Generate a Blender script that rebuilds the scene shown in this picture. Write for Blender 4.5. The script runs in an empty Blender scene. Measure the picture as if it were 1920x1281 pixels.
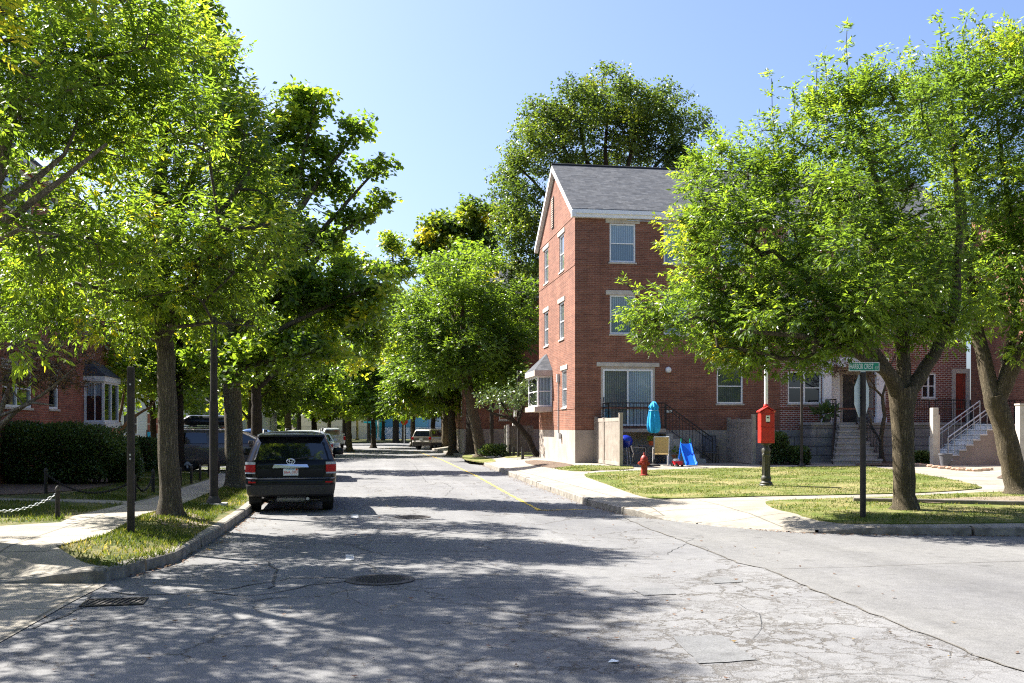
import bpy, bmesh, math, random
import numpy as np
from mathutils import Vector, Matrix
R = math.radians
C = bpy.context.scene.collection
rng = np.random.default_rng(7)
random.seed(7)

# ------------------------------------------------------------------ camera model (35 mm lens, level, shifted up)
F = 1867.0; YAW = R(8.77); CAMH = 1.8; HZ = 803.0
FW = Vector((math.sin(YAW), math.cos(YAW), 0)); RT = Vector((math.cos(YAW), -math.sin(YAW), 0))
def at(px, py, d):                      # world point seen at a photo pixel at depth d
    return FW*d + RT*((px-960)/F*d) + Vector((0, 0, CAMH+(HZ-py)/F*d))
def gp(px, py, z=0.0):                  # world point on the ground seen at a photo pixel
    zz = z if not callable(z) else 0.2
    p = None
    for _ in range(12 if callable(z) else 1):
        p = at(px, py, F*(CAMH-zz)/(py-HZ))
        if callable(z): zz = z(p.x, p.y)
    return Vector((p.x, p.y, zz))
def depth(p): return p.x*FW.x + p.y*FW.y
def on_x(px, X):                        # Y on the plane X = const under a photo column
    k = (px-960)/F; c, s = math.cos(YAW), math.sin(YAW)
    # x = k*d*c + d*s = X
    d = X/(k*c+s); return -k*d*s + d*c
def on_y(px, Y):
    k = (px-960)/F; c, s = math.cos(YAW), math.sin(YAW)
    d = Y/(c-k*s); return k*d*c + d*s
def zpix(py, d): return CAMH+(HZ-py)/F*d

# ------------------------------------------------------------------ mesh builder
class MB:
    def __init__(s): s.v = []; s.f = []; s.m = []
    def add(s, vs, fs, m=0):
        o = len(s.v); s.v += [tuple(p) for p in vs]
        for f in fs: s.f.append([i+o for i in f]); s.m.append(m)
        return s
    def box(s, x0, x1, y0, y1, z0, z1, M=None, m=0):
        vs = [Vector((x, y, z)) for z in (z0, z1) for y in (y0, y1) for x in (x0, x1)]
        if M is not None: vs = [M @ p for p in vs]
        return s.add(vs, [(0,2,3,1),(4,5,7,6),(0,1,5,4),(2,6,7,3),(0,4,6,2),(1,3,7,5)], m)
    def quad(s, a, b, c, d, m=0): return s.add([a, b, c, d], [(0,1,2,3)], m)
    def prism(s, poly, h0, h1, M=None, m=0):       # poly in xy, extruded along z
        n = len(poly)
        vs = [Vector((x, y, h0)) for x, y in poly] + [Vector((x, y, h1)) for x, y in poly]
        if M is not None: vs = [M @ p for p in vs]
        return s.add(vs, [tuple(range(n))[::-1], tuple(range(n, 2*n))] + [(i, (i+1) % n, n+(i+1) % n, n+i) for i in range(n)], m)
    def tube(s, pts, rad, n=10, cap=True, m=0):
        pts = [Vector(p) for p in pts]
        if not hasattr(rad, '__len__'): rad = [rad]*len(pts)
        o = len(s.v); k = len(pts); up = None
        for i, p in enumerate(pts):
            t = (pts[min(i+1, k-1)]-pts[max(i-1, 0)]).normalized()
            if up is None: up = Vector((0, 0, 1)) if abs(t.z) < .9 else Vector((1, 0, 0))
            a = t.cross(up).normalized(); b = a.cross(t).normalized(); up = b
            for j in range(n):
                w = 2*math.pi*j/n
                s.v.append(tuple(p + (a*math.cos(w)+b*math.sin(w))*rad[i]))
        for i in range(k-1):
            for j in range(n):
                s.f.append([o+i*n+j, o+i*n+(j+1) % n, o+(i+1)*n+(j+1) % n, o+(i+1)*n+j]); s.m.append(m)
        if cap:
            s.f.append([o+j for j in range(n)][::-1]); s.m.append(m)
            s.f.append([o+(k-1)*n+j for j in range(n)]); s.m.append(m)
        return s
    def lathe(s, prof, c=(0, 0, 0), n=24, M=None, m=0):   # prof = [(r, z)]
        o = len(s.v); c = Vector(c); k = len(prof)
        for r, z in prof:
            for j in range(n):
                w = 2*math.pi*j/n
                p = Vector((r*math.cos(w), r*math.sin(w), z))
                if M is not None: p = M @ p
                s.v.append(tuple(p+c))
        for i in range(k-1):
            for j in range(n):
                s.f.append([o+i*n+j, o+i*n+(j+1) % n, o+(i+1)*n+(j+1) % n, o+(i+1)*n+j]); s.m.append(m)
        s.f.append([o+j for j in range(n)][::-1]); s.m.append(m)
        s.f.append([o+(k-1)*n+j for j in range(n)]); s.m.append(m)
        return s
    def loft(s, rings, cap=True, m=0):
        o = len(s.v); n = len(rings[0]); k = len(rings)
        for r in rings: s.v += [tuple(p) for p in r]
        for i in range(k-1):
            for j in range(n):
                s.f.append([o+i*n+j, o+i*n+(j+1) % n, o+(i+1)*n+(j+1) % n, o+(i+1)*n+j]); s.m.append(m)
        if cap:
            s.f.append([o+j for j in range(n)][::-1]); s.m.append(m)
            s.f.append([o+(k-1)*n+j for j in range(n)]); s.m.append(m)
        return s
    def build(s, name, mat, parent=None, loc=None, smooth=None, bevel=0, sub=0):
        me = bpy.data.meshes.new(name); me.from_pydata(s.v, [], s.f); me.update()
        mats = mat if isinstance(mat, (list, tuple)) else [mat]
        for x in mats: me.materials.append(x)
        if len(mats) > 1: me.polygons.foreach_set('material_index', s.m)
        o = bpy.data.objects.new(name, me); C.objects.link(o)
        if loc is not None: o.location = loc
        if parent is not None: o.parent = parent
        if smooth is not None:
            me.polygons.foreach_set('use_smooth', [True]*len(me.polygons)); me.set_sharp_from_angle(angle=R(smooth))
        if bevel:
            b = o.modifiers.new('Bevel', 'BEVEL'); b.width = bevel; b.segments = 2; b.limit_method = 'ANGLE'; b.angle_limit = R(40)
        if sub:
            b = o.modifiers.new('Sub', 'SUBSURF'); b.levels = sub; b.render_levels = sub
        return o
    def sub_origin(s, c):
        c = Vector(c); s.v = [tuple(Vector(p)-c) for p in s.v]; return s

def tag(o, label=None, cat=None, group=None, kind=None):
    if label: o['label'] = label
    if cat: o['category'] = cat
    if group: o['group'] = group
    if kind: o['kind'] = kind
    return o
def empty(name, loc=(0, 0, 0), rz=0, label=None, cat=None, group=None):
    o = bpy.data.objects.new(name, None); C.objects.link(o); o.location = loc; o.rotation_euler = (0, 0, rz)
    o.empty_display_size = .2
    return tag(o, label, cat, group)
def copy_tree(o, loc=None, rz=None, sc=None, label=None, parent=None, group=None):
    c = o.copy(); C.objects.link(c)
    if parent is not None: c.parent = parent
    if loc is not None: c.location = loc
    if rz is not None: c.rotation_euler = (0, 0, rz)
    if sc is not None: c.scale = sc if hasattr(sc, '__len__') else (sc, sc, sc)
    if label: c['label'] = label
    if group: c['group'] = group
    for ch in list(o.children): copy_tree(ch, parent=c)
    return c
def text_mesh(s, size, name, mat, M, parent, depth_=.002, sx=1.0):
    cu = bpy.data.curves.new(name, 'FONT'); cu.body = s; cu.size = size; cu.extrude = depth_; cu.align_x = 'CENTER'; cu.align_y = 'CENTER'
    t = bpy.data.objects.new(name+'_tmp', cu); C.objects.link(t)
    dg = bpy.context.evaluated_depsgraph_get(); dg.update()
    me = bpy.data.meshes.new_from_object(t.evaluated_get(dg))
    bpy.data.objects.remove(t); bpy.data.curves.remove(cu)
    me.transform(M @ Matrix.Diagonal((sx, 1, 1, 1))); me.materials.clear(); me.materials.append(mat)
    me.name = name
    o = bpy.data.objects.new(name, me); C.objects.link(o); o.parent = parent
    return o
def basis(o, u, n):                     # x along u, y along outward n, z up
    u = Vector(u).normalized(); n = Vector(n).normalized(); o = Vector(o)
    return Matrix(((u.x, n.x, 0, o.x), (u.y, n.y, 0, o.y), (u.z, n.z, 1, o.z), (0, 0, 0, 1)))

# ------------------------------------------------------------------ materials
class NT:
    def __init__(s, name):
        s.m = bpy.data.materials.new(name); s.m.use_nodes = True; s.t = s.m.node_tree; s.t.nodes.clear()
        s.out = s.n('ShaderNodeOutputMaterial')
    def n(s, ty, **kw):
        x = s.t.nodes.new(ty)
        for k, v in kw.items():
            if k.startswith('i_'):
                key = k[2:]; key = int(key) if key.isdigit() else key.replace('_', ' ')
                x.inputs[key].default_value = v
            else: setattr(x, k, v)
        return x
    def l(s, a, b): s.t.links.new(a, b); return s
    def coord(s, kind='Object'): return s.n('ShaderNodeTexCoord').outputs[kind]
    def noise(s, vec, scale, detail=4, rough=.55, dist=0):
        x = s.n('ShaderNodeTexNoise'); x.inputs['Scale'].default_value = scale; x.inputs['Detail'].default_value = detail
        x.inputs['Roughness'].default_value = rough; x.inputs['Distortion'].default_value = dist
        s.l(vec, x.inputs['Vector']); return x.outputs['Fac']
    def ramp(s, fac, stops):
        x = s.n('ShaderNodeValToRGB'); e = x.color_ramp.elements
        while len(e) < len(stops): e.new(.5)
        for k, (p, c) in enumerate(stops):
            e[k].position = p; e[k].color = (*c, 1) if hasattr(c, '__len__') else (c, c, c, 1)
        s.l(fac, x.inputs['Fac']); return x.outputs['Color']
    def mix(s, fac, a, b, mode='MIX'):
        x = s.n('ShaderNodeMix', data_type='RGBA', blend_type=mode)
        for val, sock in ((fac, x.inputs[0]), (a, x.inputs[6]), (b, x.inputs[7])):
            if hasattr(val, 'is_linked') or isinstance(val, bpy.types.NodeSocket): s.l(val, sock)
            else: sock.default_value = val if not hasattr(val, '__len__') else (*val, 1)[:4]
        return x.outputs[2]
    def math(s, op, a, b=0.0, c=None):
        x = s.n('ShaderNodeMath', operation=op)
        for k, val in enumerate((a, b) if c is None else (a, b, c)):
            if isinstance(val, bpy.types.NodeSocket): s.l(val, x.inputs[k])
            else: x.inputs[k].default_value = val
        return x.outputs[0]
    def bump(s, h, strength=.3, dist=.01):
        x = s.n('ShaderNodeBump'); x.inputs['Strength'].default_value = strength; x.inputs['Distance'].default_value = dist
        s.l(h, x.inputs['Height']); return x.outputs['Normal']
    def bsdf(s, col, rough=.7, metal=0, spec=.5, normal=None, coat=0):
        x = s.n('ShaderNodeBsdfPrincipled')
        if isinstance(col, bpy.types.NodeSocket): s.l(col, x.inputs['Base Color'])
        else: x.inputs['Base Color'].default_value = (*col, 1)
        if isinstance(rough, bpy.types.NodeSocket): s.l(rough, x.inputs['Roughness'])
        else: x.inputs['Roughness'].default_value = rough
        x.inputs['Metallic'].default_value = metal; x.inputs['Specular IOR Level'].default_value = spec
        x.inputs['Coat Weight'].default_value = coat; x.inputs['Coat Roughness'].default_value = .04
        if normal is not None: s.l(normal, x.inputs['Normal'])
        return x.outputs[0]
    def done(s, sh): s.l(sh, s.out.inputs['Surface']); return s.m
def m_noise(name, c1, c2, scale=8, rough=.7, bump=.15, dist=.005, spec=.4, metal=0, detail=5, coat=0, spread=(.35, .65)):
    t = NT(name); f = t.noise(t.coord(), scale, detail)
    col = t.ramp(f, [(spread[0], c1), (spread[1], c2)])
    nm = t.bump(t.noise(t.coord(), scale*4, 3), bump, dist) if bump else None
    return t.done(t.bsdf(col, rough, metal, spec, nm, coat))
MAT = {}
def mk():
    def brick(name, a, b, mortar, rowh=.072, w=.215, ms=.007, big=.6):
        t = NT(name); sx = t.n('ShaderNodeSeparateXYZ'); t.l(t.coord(), sx.inputs[0])
        cx = t.n('ShaderNodeCombineXYZ'); t.l(t.math('ADD', sx.outputs[0], sx.outputs[1]), cx.inputs[0]); t.l(sx.outputs[2], cx.inputs[1])
        br = t.n('ShaderNodeTexBrick'); t.l(cx.outputs[0], br.inputs['Vector'])
        br.inputs['Scale'].default_value = 1; br.inputs['Brick Width'].default_value = w; br.inputs['Row Height'].default_value = rowh
        br.inputs['Mortar Size'].default_value = ms; br.inputs['Mortar Smooth'].default_value = .3; br.inputs['Bias'].default_value = -.1
        br.inputs['Color1'].default_value = (*a, 1); br.inputs['Color2'].default_value = (*b, 1); br.inputs['Mortar'].default_value = (*mortar, 1)
        # rows of lighter and darker firing, and soft weather staining
        cz = t.n('ShaderNodeCombineXYZ'); t.l(t.math('MULTIPLY', sx.outputs[2], 6.2), cz.inputs[1]); t.l(t.math('MULTIPLY', t.math('ADD', sx.outputs[0], sx.outputs[1]), .55), cz.inputs[0])
        rows = t.noise(cz.outputs[0], 1.0, 3, .7)
        col = t.mix(.6, br.outputs['Color'], t.ramp(rows, [(.3, .6), (.7, 1.25)]), 'MULTIPLY')
        col = t.mix(big, col, t.ramp(t.noise(t.coord(), .55, 5, .6), [(.3, (.55, .5, .5)), (.7, (1.15, 1.1, 1.05))]), 'MULTIPLY')
        cv = t.n('ShaderNodeCombineXYZ'); t.l(t.math('MULTIPLY', t.math('ADD', sx.outputs[0], sx.outputs[1]), 2.6), cv.inputs[0]); t.l(t.math('MULTIPLY', sx.outputs[2], .22), cv.inputs[1])
        col = t.mix(.5, col, t.ramp(t.noise(cv.outputs[0], 1.0, 5, .7), [(.32, .66), (.55, 1.08)]), 'MULTIPLY')        # rain streaks
        nm = t.bump(br.outputs['Fac'], -.5, .006)
        return t.done(t.bsdf(col, .85, 0, .25, nm))
    MAT['brick'] = brick('brick', (.262, .110, .069), (.185, .073, .047), (.28, .20, .155))
    MAT['brick_old'] = brick('brick_old', (.23, .066, .045), (.16, .05, .036), (.48, .42, .38), rowh=.08, ms=.012, big=.3)
    MAT['brick_left'] = brick('brick_left', (.34, .11, .066), (.23, .075, .048), (.30, .2, .16))
    MAT['block'] = brick('block', (.30, .29, .27), (.26, .25, .24), (.08, .08, .08), rowh=.36, w=1.4, ms=.02)
    MAT['stucco'] = m_noise('stucco', (.285, .24, .203), (.385, .328, .28), 1.3, .85, .3, .004)
    MAT['stone'] = m_noise('stone', (.42, .37, .31), (.55, .50, .43), 4, .8, .2, .003)
    MAT['concrete'] = m_noise('concrete', (.26, .25, .23), (.38, .365, .34), 2.2, .85, .3, .003)
    MAT['concrete_white'] = m_noise('concrete_white', (.50, .52, .52), (.72, .73, .72), 3, .8, .3, .003)
    MAT['white'] = m_noise('white_paint', (.70, .71, .72), (.80, .80, .80), 6, .5, .05)
    MAT['white_shade'] = m_noise('white_board', (.72, .73, .75), (.80, .80, .82), 2, .6, .05)
    MAT['tan_trim'] = m_noise('tan_trim', (.42, .36, .31), (.5, .44, .38), 3, .6, .05)
    MAT['iron'] = m_noise('black_iron', (.012, .012, .013), (.025, .024, .024), 20, .5, .1)
    MAT['pole'] = m_noise('dark_pole', (.014, .011, .010), (.034, .027, .024), 6, .65, .2)
    MAT['pole_grey'] = m_noise('grey_brown_pole', (.032, .027, .025), (.066, .056, .052), 5, .7, .2)
    MAT['green_iron'] = m_noise('dark_green_iron', (.030, .032, .024), (.065, .060, .045), 14, .5, .25, .004)
    MAT['red_box'] = m_noise('red_enamel', (.37, .016, .010), (.48, .023, .013), 7, .38, .08, .003, .5)
    MAT['red_hyd'] = m_noise('weathered_red', (.19, .022, .014), (.33, .036, .02), 9, .5, .2, .004)
    MAT['silver'] = m_noise('silver_metal', (.48, .49, .5), (.6, .6, .61), 10, .4, .05, metal=.7)
    MAT['alloy'] = m_noise('alloy_wheel', (.42, .43, .44), (.55, .56, .57), 10, .35, .03, metal=.2)
    MAT['step_sheen'] = m_noise('step_sheen', (.10, .115, .15), (.15, .17, .21), 4, .22, 0, metal=.7)  # sky sheen on the car's bumper put into a bluish metal colour
    MAT['galv'] = m_noise('galvanised', (.42, .44, .45), (.55, .57, .58), 12, .45, .05, metal=.5)
    MAT['vinyl'] = m_noise('beige_vinyl', (.25, .215, .18), (.34, .295, .25), 3, .6, .05)
    MAT['teal'] = m_noise('teal_cloth', (.006, .27, .55), (.01, .34, .66), 9, .8, .3, .004)
    MAT['blue_plastic'] = m_noise('blue_plastic', (.008, .13, .72), (.012, .16, .80), 5, .35, .03)
    MAT['blue_enamel'] = m_noise('blue_enamel', (.008, .02, .22), (.012, .03, .3), 6, .2, 0)
    MAT['mesh_tan'] = m_noise('tan_mesh', (.42, .30, .12), (.54, .40, .19), 30, .8, .2)
    MAT['mesh_dark'] = m_noise('dark_mesh', (.07, .07, .078), (.12, .12, .135), 30, .8, .2)
    MAT['chrome'] = m_noise('chrome', (.75, .76, .78), (.82, .83, .85), 3, .1, 0, metal=1)
    MAT['rubber'] = m_noise('rubber', (.012, .012, .012), (.022, .022, .022), 20, .85, .2)
    MAT['plastic'] = m_noise('black_plastic', (.018, .018, .02), (.03, .03, .032), 40, .55, .1)
    MAT['tail_red'] = m_noise('tail_light_red', (.36, .004, .006), (.46, .008, .010), 40, .3, 0, spec=.25)
    MAT['lamp_clear'] = m_noise('clear_lamp', (.34, .36, .4), (.48, .5, .54), 30, .15, 0)
    MAT['timber'] = m_noise('grey_timber', (.11, .10, .085), (.2, .18, .155), 4, .85, .3)
    MAT['terracotta'] = m_noise('terracotta', (.35, .13, .06), (.45, .18, .09), 5, .8, .1)
    MAT['edging'] = m_noise('edging_stone', (.40, .22, .16), (.55, .42, .28), 3, .85, .3)
    MAT['red_plastic'] = m_noise('red_plastic', (.45, .01, .02), (.55, .02, .03), 6, .35, 0)
    MAT['orange'] = m_noise('orange_plastic', (.5, .08, .02), (.6, .12, .03), 6, .5, 0)
    MAT['door_red'] = m_noise('door_red', (.23, .035, .02), (.28, .045, .028), 4, .45, .05)
    MAT['siding_pale'] = m_noise('pale_siding', (.50, .56, .62), (.58, .64, .70), 1, .7, .05)
    MAT['cream'] = m_noise('cream_panel', (.66, .56, .44), (.74, .64, .51), .3, .8, .1)
    MAT['teal_wall'] = m_noise('teal_panel', (.01, .36, .40), (.015, .42, .46), .3, .6, .05)
    MAT['blue_wall'] = m_noise('blue_panel', (.12, .34, .50), (.16, .40, .56), .3, .6, .05)
    MAT['yellow_post'] = m_noise('yellow_post', (.55, .38, .09), (.62, .44, .12), 3, .6, .1)
    MAT['mulch'] = m_noise('mulch', (.05, .032, .022), (.16, .11, .075), 14, .95, .8, .02)
    MAT['soil'] = m_noise('soil', (.10, .075, .05), (.24, .19, .135), 9, .95, .6, .015)
    MAT['stop_back'] = m_noise('sign_back', (.48, .55, .56), (.58, .64, .65), 4, .4, .03, metal=.3)
    MAT['sign_green'] = m_noise('sign_green', (.004, .20, .13), (.008, .24, .16), 5, .45, 0)
    MAT['sign_white'] = m_noise('sign_white', (.75, .77, .76), (.8, .82, .81), 5, .5, 0)
    MAT['black'] = m_noise('flat_black', (.01, .01, .01), (.015, .015, .015), 8, .7, 0)
    MAT['plate_white'] = m_noise('plate_white', (.72, .74, .78), (.78, .8, .82), 20, .5, 0)
    MAT['plate_red'] = m_noise('plate_red', (.45, .02, .03), (.5, .03, .04), 20, .5, 0)
    MAT['litter'] = m_noise('paper', (.7, .75, .8), (.8, .82, .85), 20, .8, 0)
    def paint(name, c, flake=0, spec=.4, coat=.8):
        t = NT(name); f = t.noise(t.coord(), 3, 3)
        col = t.ramp(f, [(.3, tuple(x*.9 for x in c)), (.7, c)])
        return t.done(t.bsdf(col, .3, flake, spec, None, coat))
    MAT['paint_black'] = paint('black_paint', (.003, .004, .008), 0, .14, .30)
    MAT['paint_taupe'] = paint('taupe_paint', (.145, .123, .110), .1)
    MAT['paint_silver'] = paint('silver_paint', (.27, .25, .215), .3)
    MAT['paint_white'] = paint('white_car_paint', (.62, .65, .70))
    MAT['paint_blue'] = paint('blue_paint', (.05, .12, .30), .3)
    MAT['paint_pale'] = paint('pale_paint', (.5, .52, .52), .3)
    MAT['paint_navy'] = paint('navy_paint', (.012, .016, .032))
    def glass(name, c, rough=.04):
        t = NT(name); f = t.noise(t.coord(), 1.5, 2)
        return t.done(t.bsdf(t.ramp(f, [(.3, tuple(x*.7 for x in c)), (.7, c)]), rough, 0, .9, None, .6))
    MAT['car_glass'] = glass('tinted_car_glass', (.006, .009, .014))
    MAT['pane_dark'] = glass('dark_pane', (.012, .014, .018))
    def blinds(name, c, pitch):
        t = NT(name); sx = t.n('ShaderNodeSeparateXYZ'); t.l(t.coord(), sx.inputs[0])
        w = t.math('SINE', t.math('MULTIPLY', t.math('ADD', sx.outputs[0], sx.outputs[1]), 2*math.pi/pitch))
        col = t.mix(.5, t.ramp(w, [(.0, tuple(x*.62 for x in c)), (.6, c)]), t.ramp(t.noise(t.coord(), .8, 3), [(.3, .6), (.7, 1.1)]), 'MULTIPLY')
        return t.done(t.bsdf(col, .06, 0, .7, None, .3))
    MAT['pane_blinds'] = blinds('pane_with_blinds', (.32, .42, .50), .09)  # blinds brightened blue: sky reflected in the upper sash put into the colour
    MAT['pane_blinds_low'] = blinds('pane_with_blinds_below', (.17, .24, .30), .09)  # darker lower-sash copy, without the sky reflection in its colour
    MAT['pane_blinds_grey'] = blinds('pane_with_grey_blinds', (.15, .17, .18), .09)
    MAT['pane_blinds_dim'] = blinds('pane_with_dim_blinds', (.06, .075, .085), .09)
    # shingles
    t = NT('shingles'); sx = t.n('ShaderNodeSeparateXYZ'); t.l(t.coord(), sx.inputs[0])
    cx = t.n('ShaderNodeCombineXYZ'); t.l(sx.outputs[0], cx.inputs[0]); t.l(t.math('MULTIPLY', sx.outputs[1], 1.2), cx.inputs[1])
    br = t.n('ShaderNodeTexBrick'); t.l(cx.outputs[0], br.inputs['Vector'])
    for k, v in (('Scale', 1), ('Brick Width', .31), ('Row Height', .14), ('Mortar Size', .010), ('Mortar Smooth', .4)): br.inputs[k].default_value = v
    br.inputs['Color1'].default_value = (.045, .051, .062, 1); br.inputs['Color2'].default_value = (.092, .097, .106, 1); br.inputs['Mortar'].default_value = (.06, .06, .065, 1)
    col = t.mix(.8, br.outputs['Color'], t.ramp(t.noise(t.coord(), 5, 4, .7), [(.3, .6), (.7, 1.35)]), 'MULTIPLY')
    MAT['shingle'] = t.done(t.bsdf(col, .92, 0, .2, t.bump(br.outputs['Fac'], -.5, .01)))
    # bark
    def bark(name, a, b, sc=9):
        t = NT(name); mp = t.n('ShaderNodeMapping'); mp.inputs['Scale'].default_value = (1, 1, .11); t.l(t.coord(), mp.inputs[0])
        f = t.noise(mp.outputs[0], 26, 5, .7, .5); g = t.noise(mp.outputs[0], 60, 3, .6); bl = t.noise(t.coord(), 2.2, 4)
        ridge = t.math('ABSOLUTE', t.math('SUBTRACT', f, .5))
        col = t.mix(.8, t.ramp(g, [(.3, a), (.7, b)]), t.ramp(ridge, [(0, .42), (.09, 1.1)]), 'MULTIPLY')
        col = t.mix(.7, col, t.ramp(bl, [(.3, (.72, .74, .70)), (.7, (1.2, 1.15, 1.08))]), 'MULTIPLY')
        h = t.math('ADD', t.math('MULTIPLY', g, .3), t.ramp(ridge, [(0, 0), (.12, 1)]))
        return t.done(t.bsdf(col, .93, 0, .2, t.bump(h, .9, .03)))
    MAT['bark'] = bark('bark_brown', (.11, .088, .058), (.21, .172, .118))
    MAT['bark_grey'] = bark('bark_grey', (.115, .098, .074), (.225, .195, .152))
    MAT['bark_dark'] = bark('bark_dark', (.035, .028, .022), (.085, .068, .052))
    MAT['bark_pale'] = bark('bark_pale', (.26, .22, .19), (.42, .36, .31))
    # leaves
    def leaf(name, dark, mid, light, yellow, trans=.5, tg=1.5):
        t = NT(name); at_ = t.n('ShaderNodeAttribute'); at_.attribute_name = 'tint'
        col = t.ramp(at_.outputs['Fac'], [(0, dark), (.45, mid), (.85, light), (1, yellow)])
        tc = t.mix(1.0, col, (tg*1.25, tg*1.05, tg*.45), 'MULTIPLY')
        tr = t.n('ShaderNodeBsdfTranslucent'); t.l(tc, tr.inputs[0])
        mx = t.n('ShaderNodeMixShader'); mx.inputs[0].default_value = trans
        t.l(t.bsdf(col, .36, 0, .5), mx.inputs[1]); t.l(tr.outputs[0], mx.inputs[2])
        return t.done(mx.outputs[0])
    MAT['leaf_ash'] = leaf('ash_leaves', (.040, .078, .015), (.074, .134, .020), (.130, .195, .024), (.30, .30, .03), .54, 2.8)
    MAT['leaf_maple'] = leaf('maple_leaves', (.040, .080, .015), (.074, .134, .019), (.125, .192, .023), (.24, .27, .03), .55, 2.8)
    MAT['leaf_elm'] = leaf('elm_leaves', (.036, .070, .016), (.060, .108, .022), (.098, .155, .029), (.15, .18, .035), .5, 2.0)
    MAT['leaf_yellow'] = leaf('yellowing_leaves', (.034, .066, .015), (.066, .116, .02), (.13, .185, .025), (.30, .29, .032), .55, 2.2)
    MAT['leaf_hedge'] = leaf('hedge_leaves', (.042, .078, .028), (.072, .125, .042), (.11, .17, .052), (.10, .13, .04), .3, 1.3)
    MAT['leaf_russet'] = leaf('russet_leaves', (.10, .055, .035), (.16, .09, .06), (.22, .14, .09), (.3, .22, .08), .35, 1.3)
    # grass
    t = NT('lawn'); co = t.coord()
    a = t.noise(co, .55, 6, .62); b = t.noise(co, 22, 4, .7); c = t.noise(co, 2.6, 5, .65)
    green = t.ramp(b, [(.25, (.050, .072, .014)), (.75, (.13, .16, .032))])
    dry = t.ramp(b, [(.25, (.17, .14, .065)), (.75, (.33, .275, .135))])
    msk = t.ramp(t.math('ADD', t.math('MULTIPLY', a, .6), t.math('MULTIPLY', c, .4)), [(.46, 0), (.63, 1)])
    MAT['lawn'] = t.done(t.bsdf(t.mix(msk, green, dry), .95, 0, .15, t.bump(b, .9, .03)))
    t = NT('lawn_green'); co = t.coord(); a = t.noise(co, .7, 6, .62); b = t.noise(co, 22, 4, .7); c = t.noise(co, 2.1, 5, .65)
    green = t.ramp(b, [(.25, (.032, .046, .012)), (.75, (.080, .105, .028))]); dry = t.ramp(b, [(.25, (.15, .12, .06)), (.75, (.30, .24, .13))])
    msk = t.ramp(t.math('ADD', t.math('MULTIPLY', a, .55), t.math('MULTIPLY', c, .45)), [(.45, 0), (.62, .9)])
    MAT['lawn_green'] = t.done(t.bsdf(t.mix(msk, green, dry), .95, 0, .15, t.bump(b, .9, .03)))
    def blade(name, a, b):
        t = NT(name); at_ = t.n('ShaderNodeAttribute'); at_.attribute_name = 'tint'
        col = t.ramp(at_.outputs['Fac'], [(0, a), (.6, b), (1, (.34, .28, .13))])
        tr = t.n('ShaderNodeBsdfTranslucent'); t.l(t.mix(1.0, col, (1.7, 1.6, .8), 'MULTIPLY'), tr.inputs[0]); mx = t.n('ShaderNodeMixShader'); mx.inputs[0].default_value = .4
        t.l(t.bsdf(col, .6, 0, .25), mx.inputs[1]); t.l(tr.outputs[0], mx.inputs[2]); return t.done(mx.outputs[0])
    MAT['blade'] = blade('grass_blades', (.042, .075, .012), (.118, .145, .030))
    # asphalt
    def asphalt(name, base, crack_w, alli, tone):
        t = NT(name); co = t.coord()
        sp = t.noise(co, 75, 4, .85); md = t.noise(co, 6, 6, .65); lg = t.noise(co, .35, 5, .6)
        col = t.mix(1.0, t.ramp(sp, [(.30, tuple(x*.52 for x in base)), (.70, tuple(min(1, x*1.48) for x in base))]), t.ramp(lg, [(.3, (.82, .82, .84)), (.7, (1.14, 1.13, 1.1))]), 'MULTIPLY')
        col = t.mix(.6, col, t.ramp(md, [(.3, .78), (.7, 1.18)]), 'MULTIPLY')
        mp = t.n('ShaderNodeMapping'); mp.inputs['Scale'].default_value = (1.1, .07, 1); t.l(co, mp.inputs[0])
        col = t.mix(.55, col, t.ramp(t.noise(mp.outputs[0], 1.0, 4, .6), [(.35, .74), (.62, 1.12)]), 'MULTIPLY')      # wheel-worn lanes
        col = t.mix(.8, col, t.ramp(t.noise(co, 1.9, 2, .4), [(.66, 1.0), (.74, .62)]), 'MULTIPLY')                    # oil spots
        if alli:
            # distorted crack nets: wide plates all over, a fine crazed net near the mouth of the side street
            ds = t.n('ShaderNodeVectorMath', operation='ADD'); nz = t.n('ShaderNodeTexNoise'); nz.inputs['Scale'].default_value = 1.6; nz.inputs['Detail'].default_value = 6; nz.inputs['Roughness'].default_value = .68; t.l(co, nz.inputs['Vector'])
            sc = t.n('ShaderNodeVectorMath', operation='SCALE'); sc.inputs['Scale'].default_value = .9; t.l(nz.outputs['Color'], sc.inputs[0]); t.l(co, ds.inputs[0]); t.l(sc.outputs[0], ds.inputs[1])
            def net(scale, w0, w1):
                v = t.n('ShaderNodeTexVoronoi', feature='DISTANCE_TO_EDGE'); v.inputs['Scale'].default_value = scale; t.l(ds.outputs[0], v.inputs['Vector'])
                return t.ramp(v.outputs['Distance'], [(w0, 1), (w1, 0)])
            n1 = t.math('MULTIPLY', net(.42, .002, .009), t.ramp(t.noise(co, .6, 3), [(.43, 0), (.52, 1)]))
            n2 = net(2.3, .012, .05); n3 = net(5.5, .02, .09)
            def spot(p, r0, r1):
                d = t.n('ShaderNodeVectorMath', operation='DISTANCE'); t.l(co, d.inputs[0]); d.inputs[1].default_value = p
                return t.ramp(t.math('ADD', t.math('DIVIDE', d.outputs['Value'], r1), t.math('MULTIPLY', t.math('SUBTRACT', md, .5), .5)), [(r0/r1, 1), (1, 0)])
            mk2 = None
            for p, r0, r1 in alli:
                s_ = spot(p, r0, r1); mk2 = s_ if mk2 is None else t.math('MAXIMUM', mk2, s_)
            fine = t.math('MULTIPLY', t.math('MAXIMUM', t.math('MULTIPLY', n2, .9), t.math('MULTIPLY', n3, t.ramp(t.noise(co, 1.1, 4), [(.45, 0), (.58, .75)]))), mk2)
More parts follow.
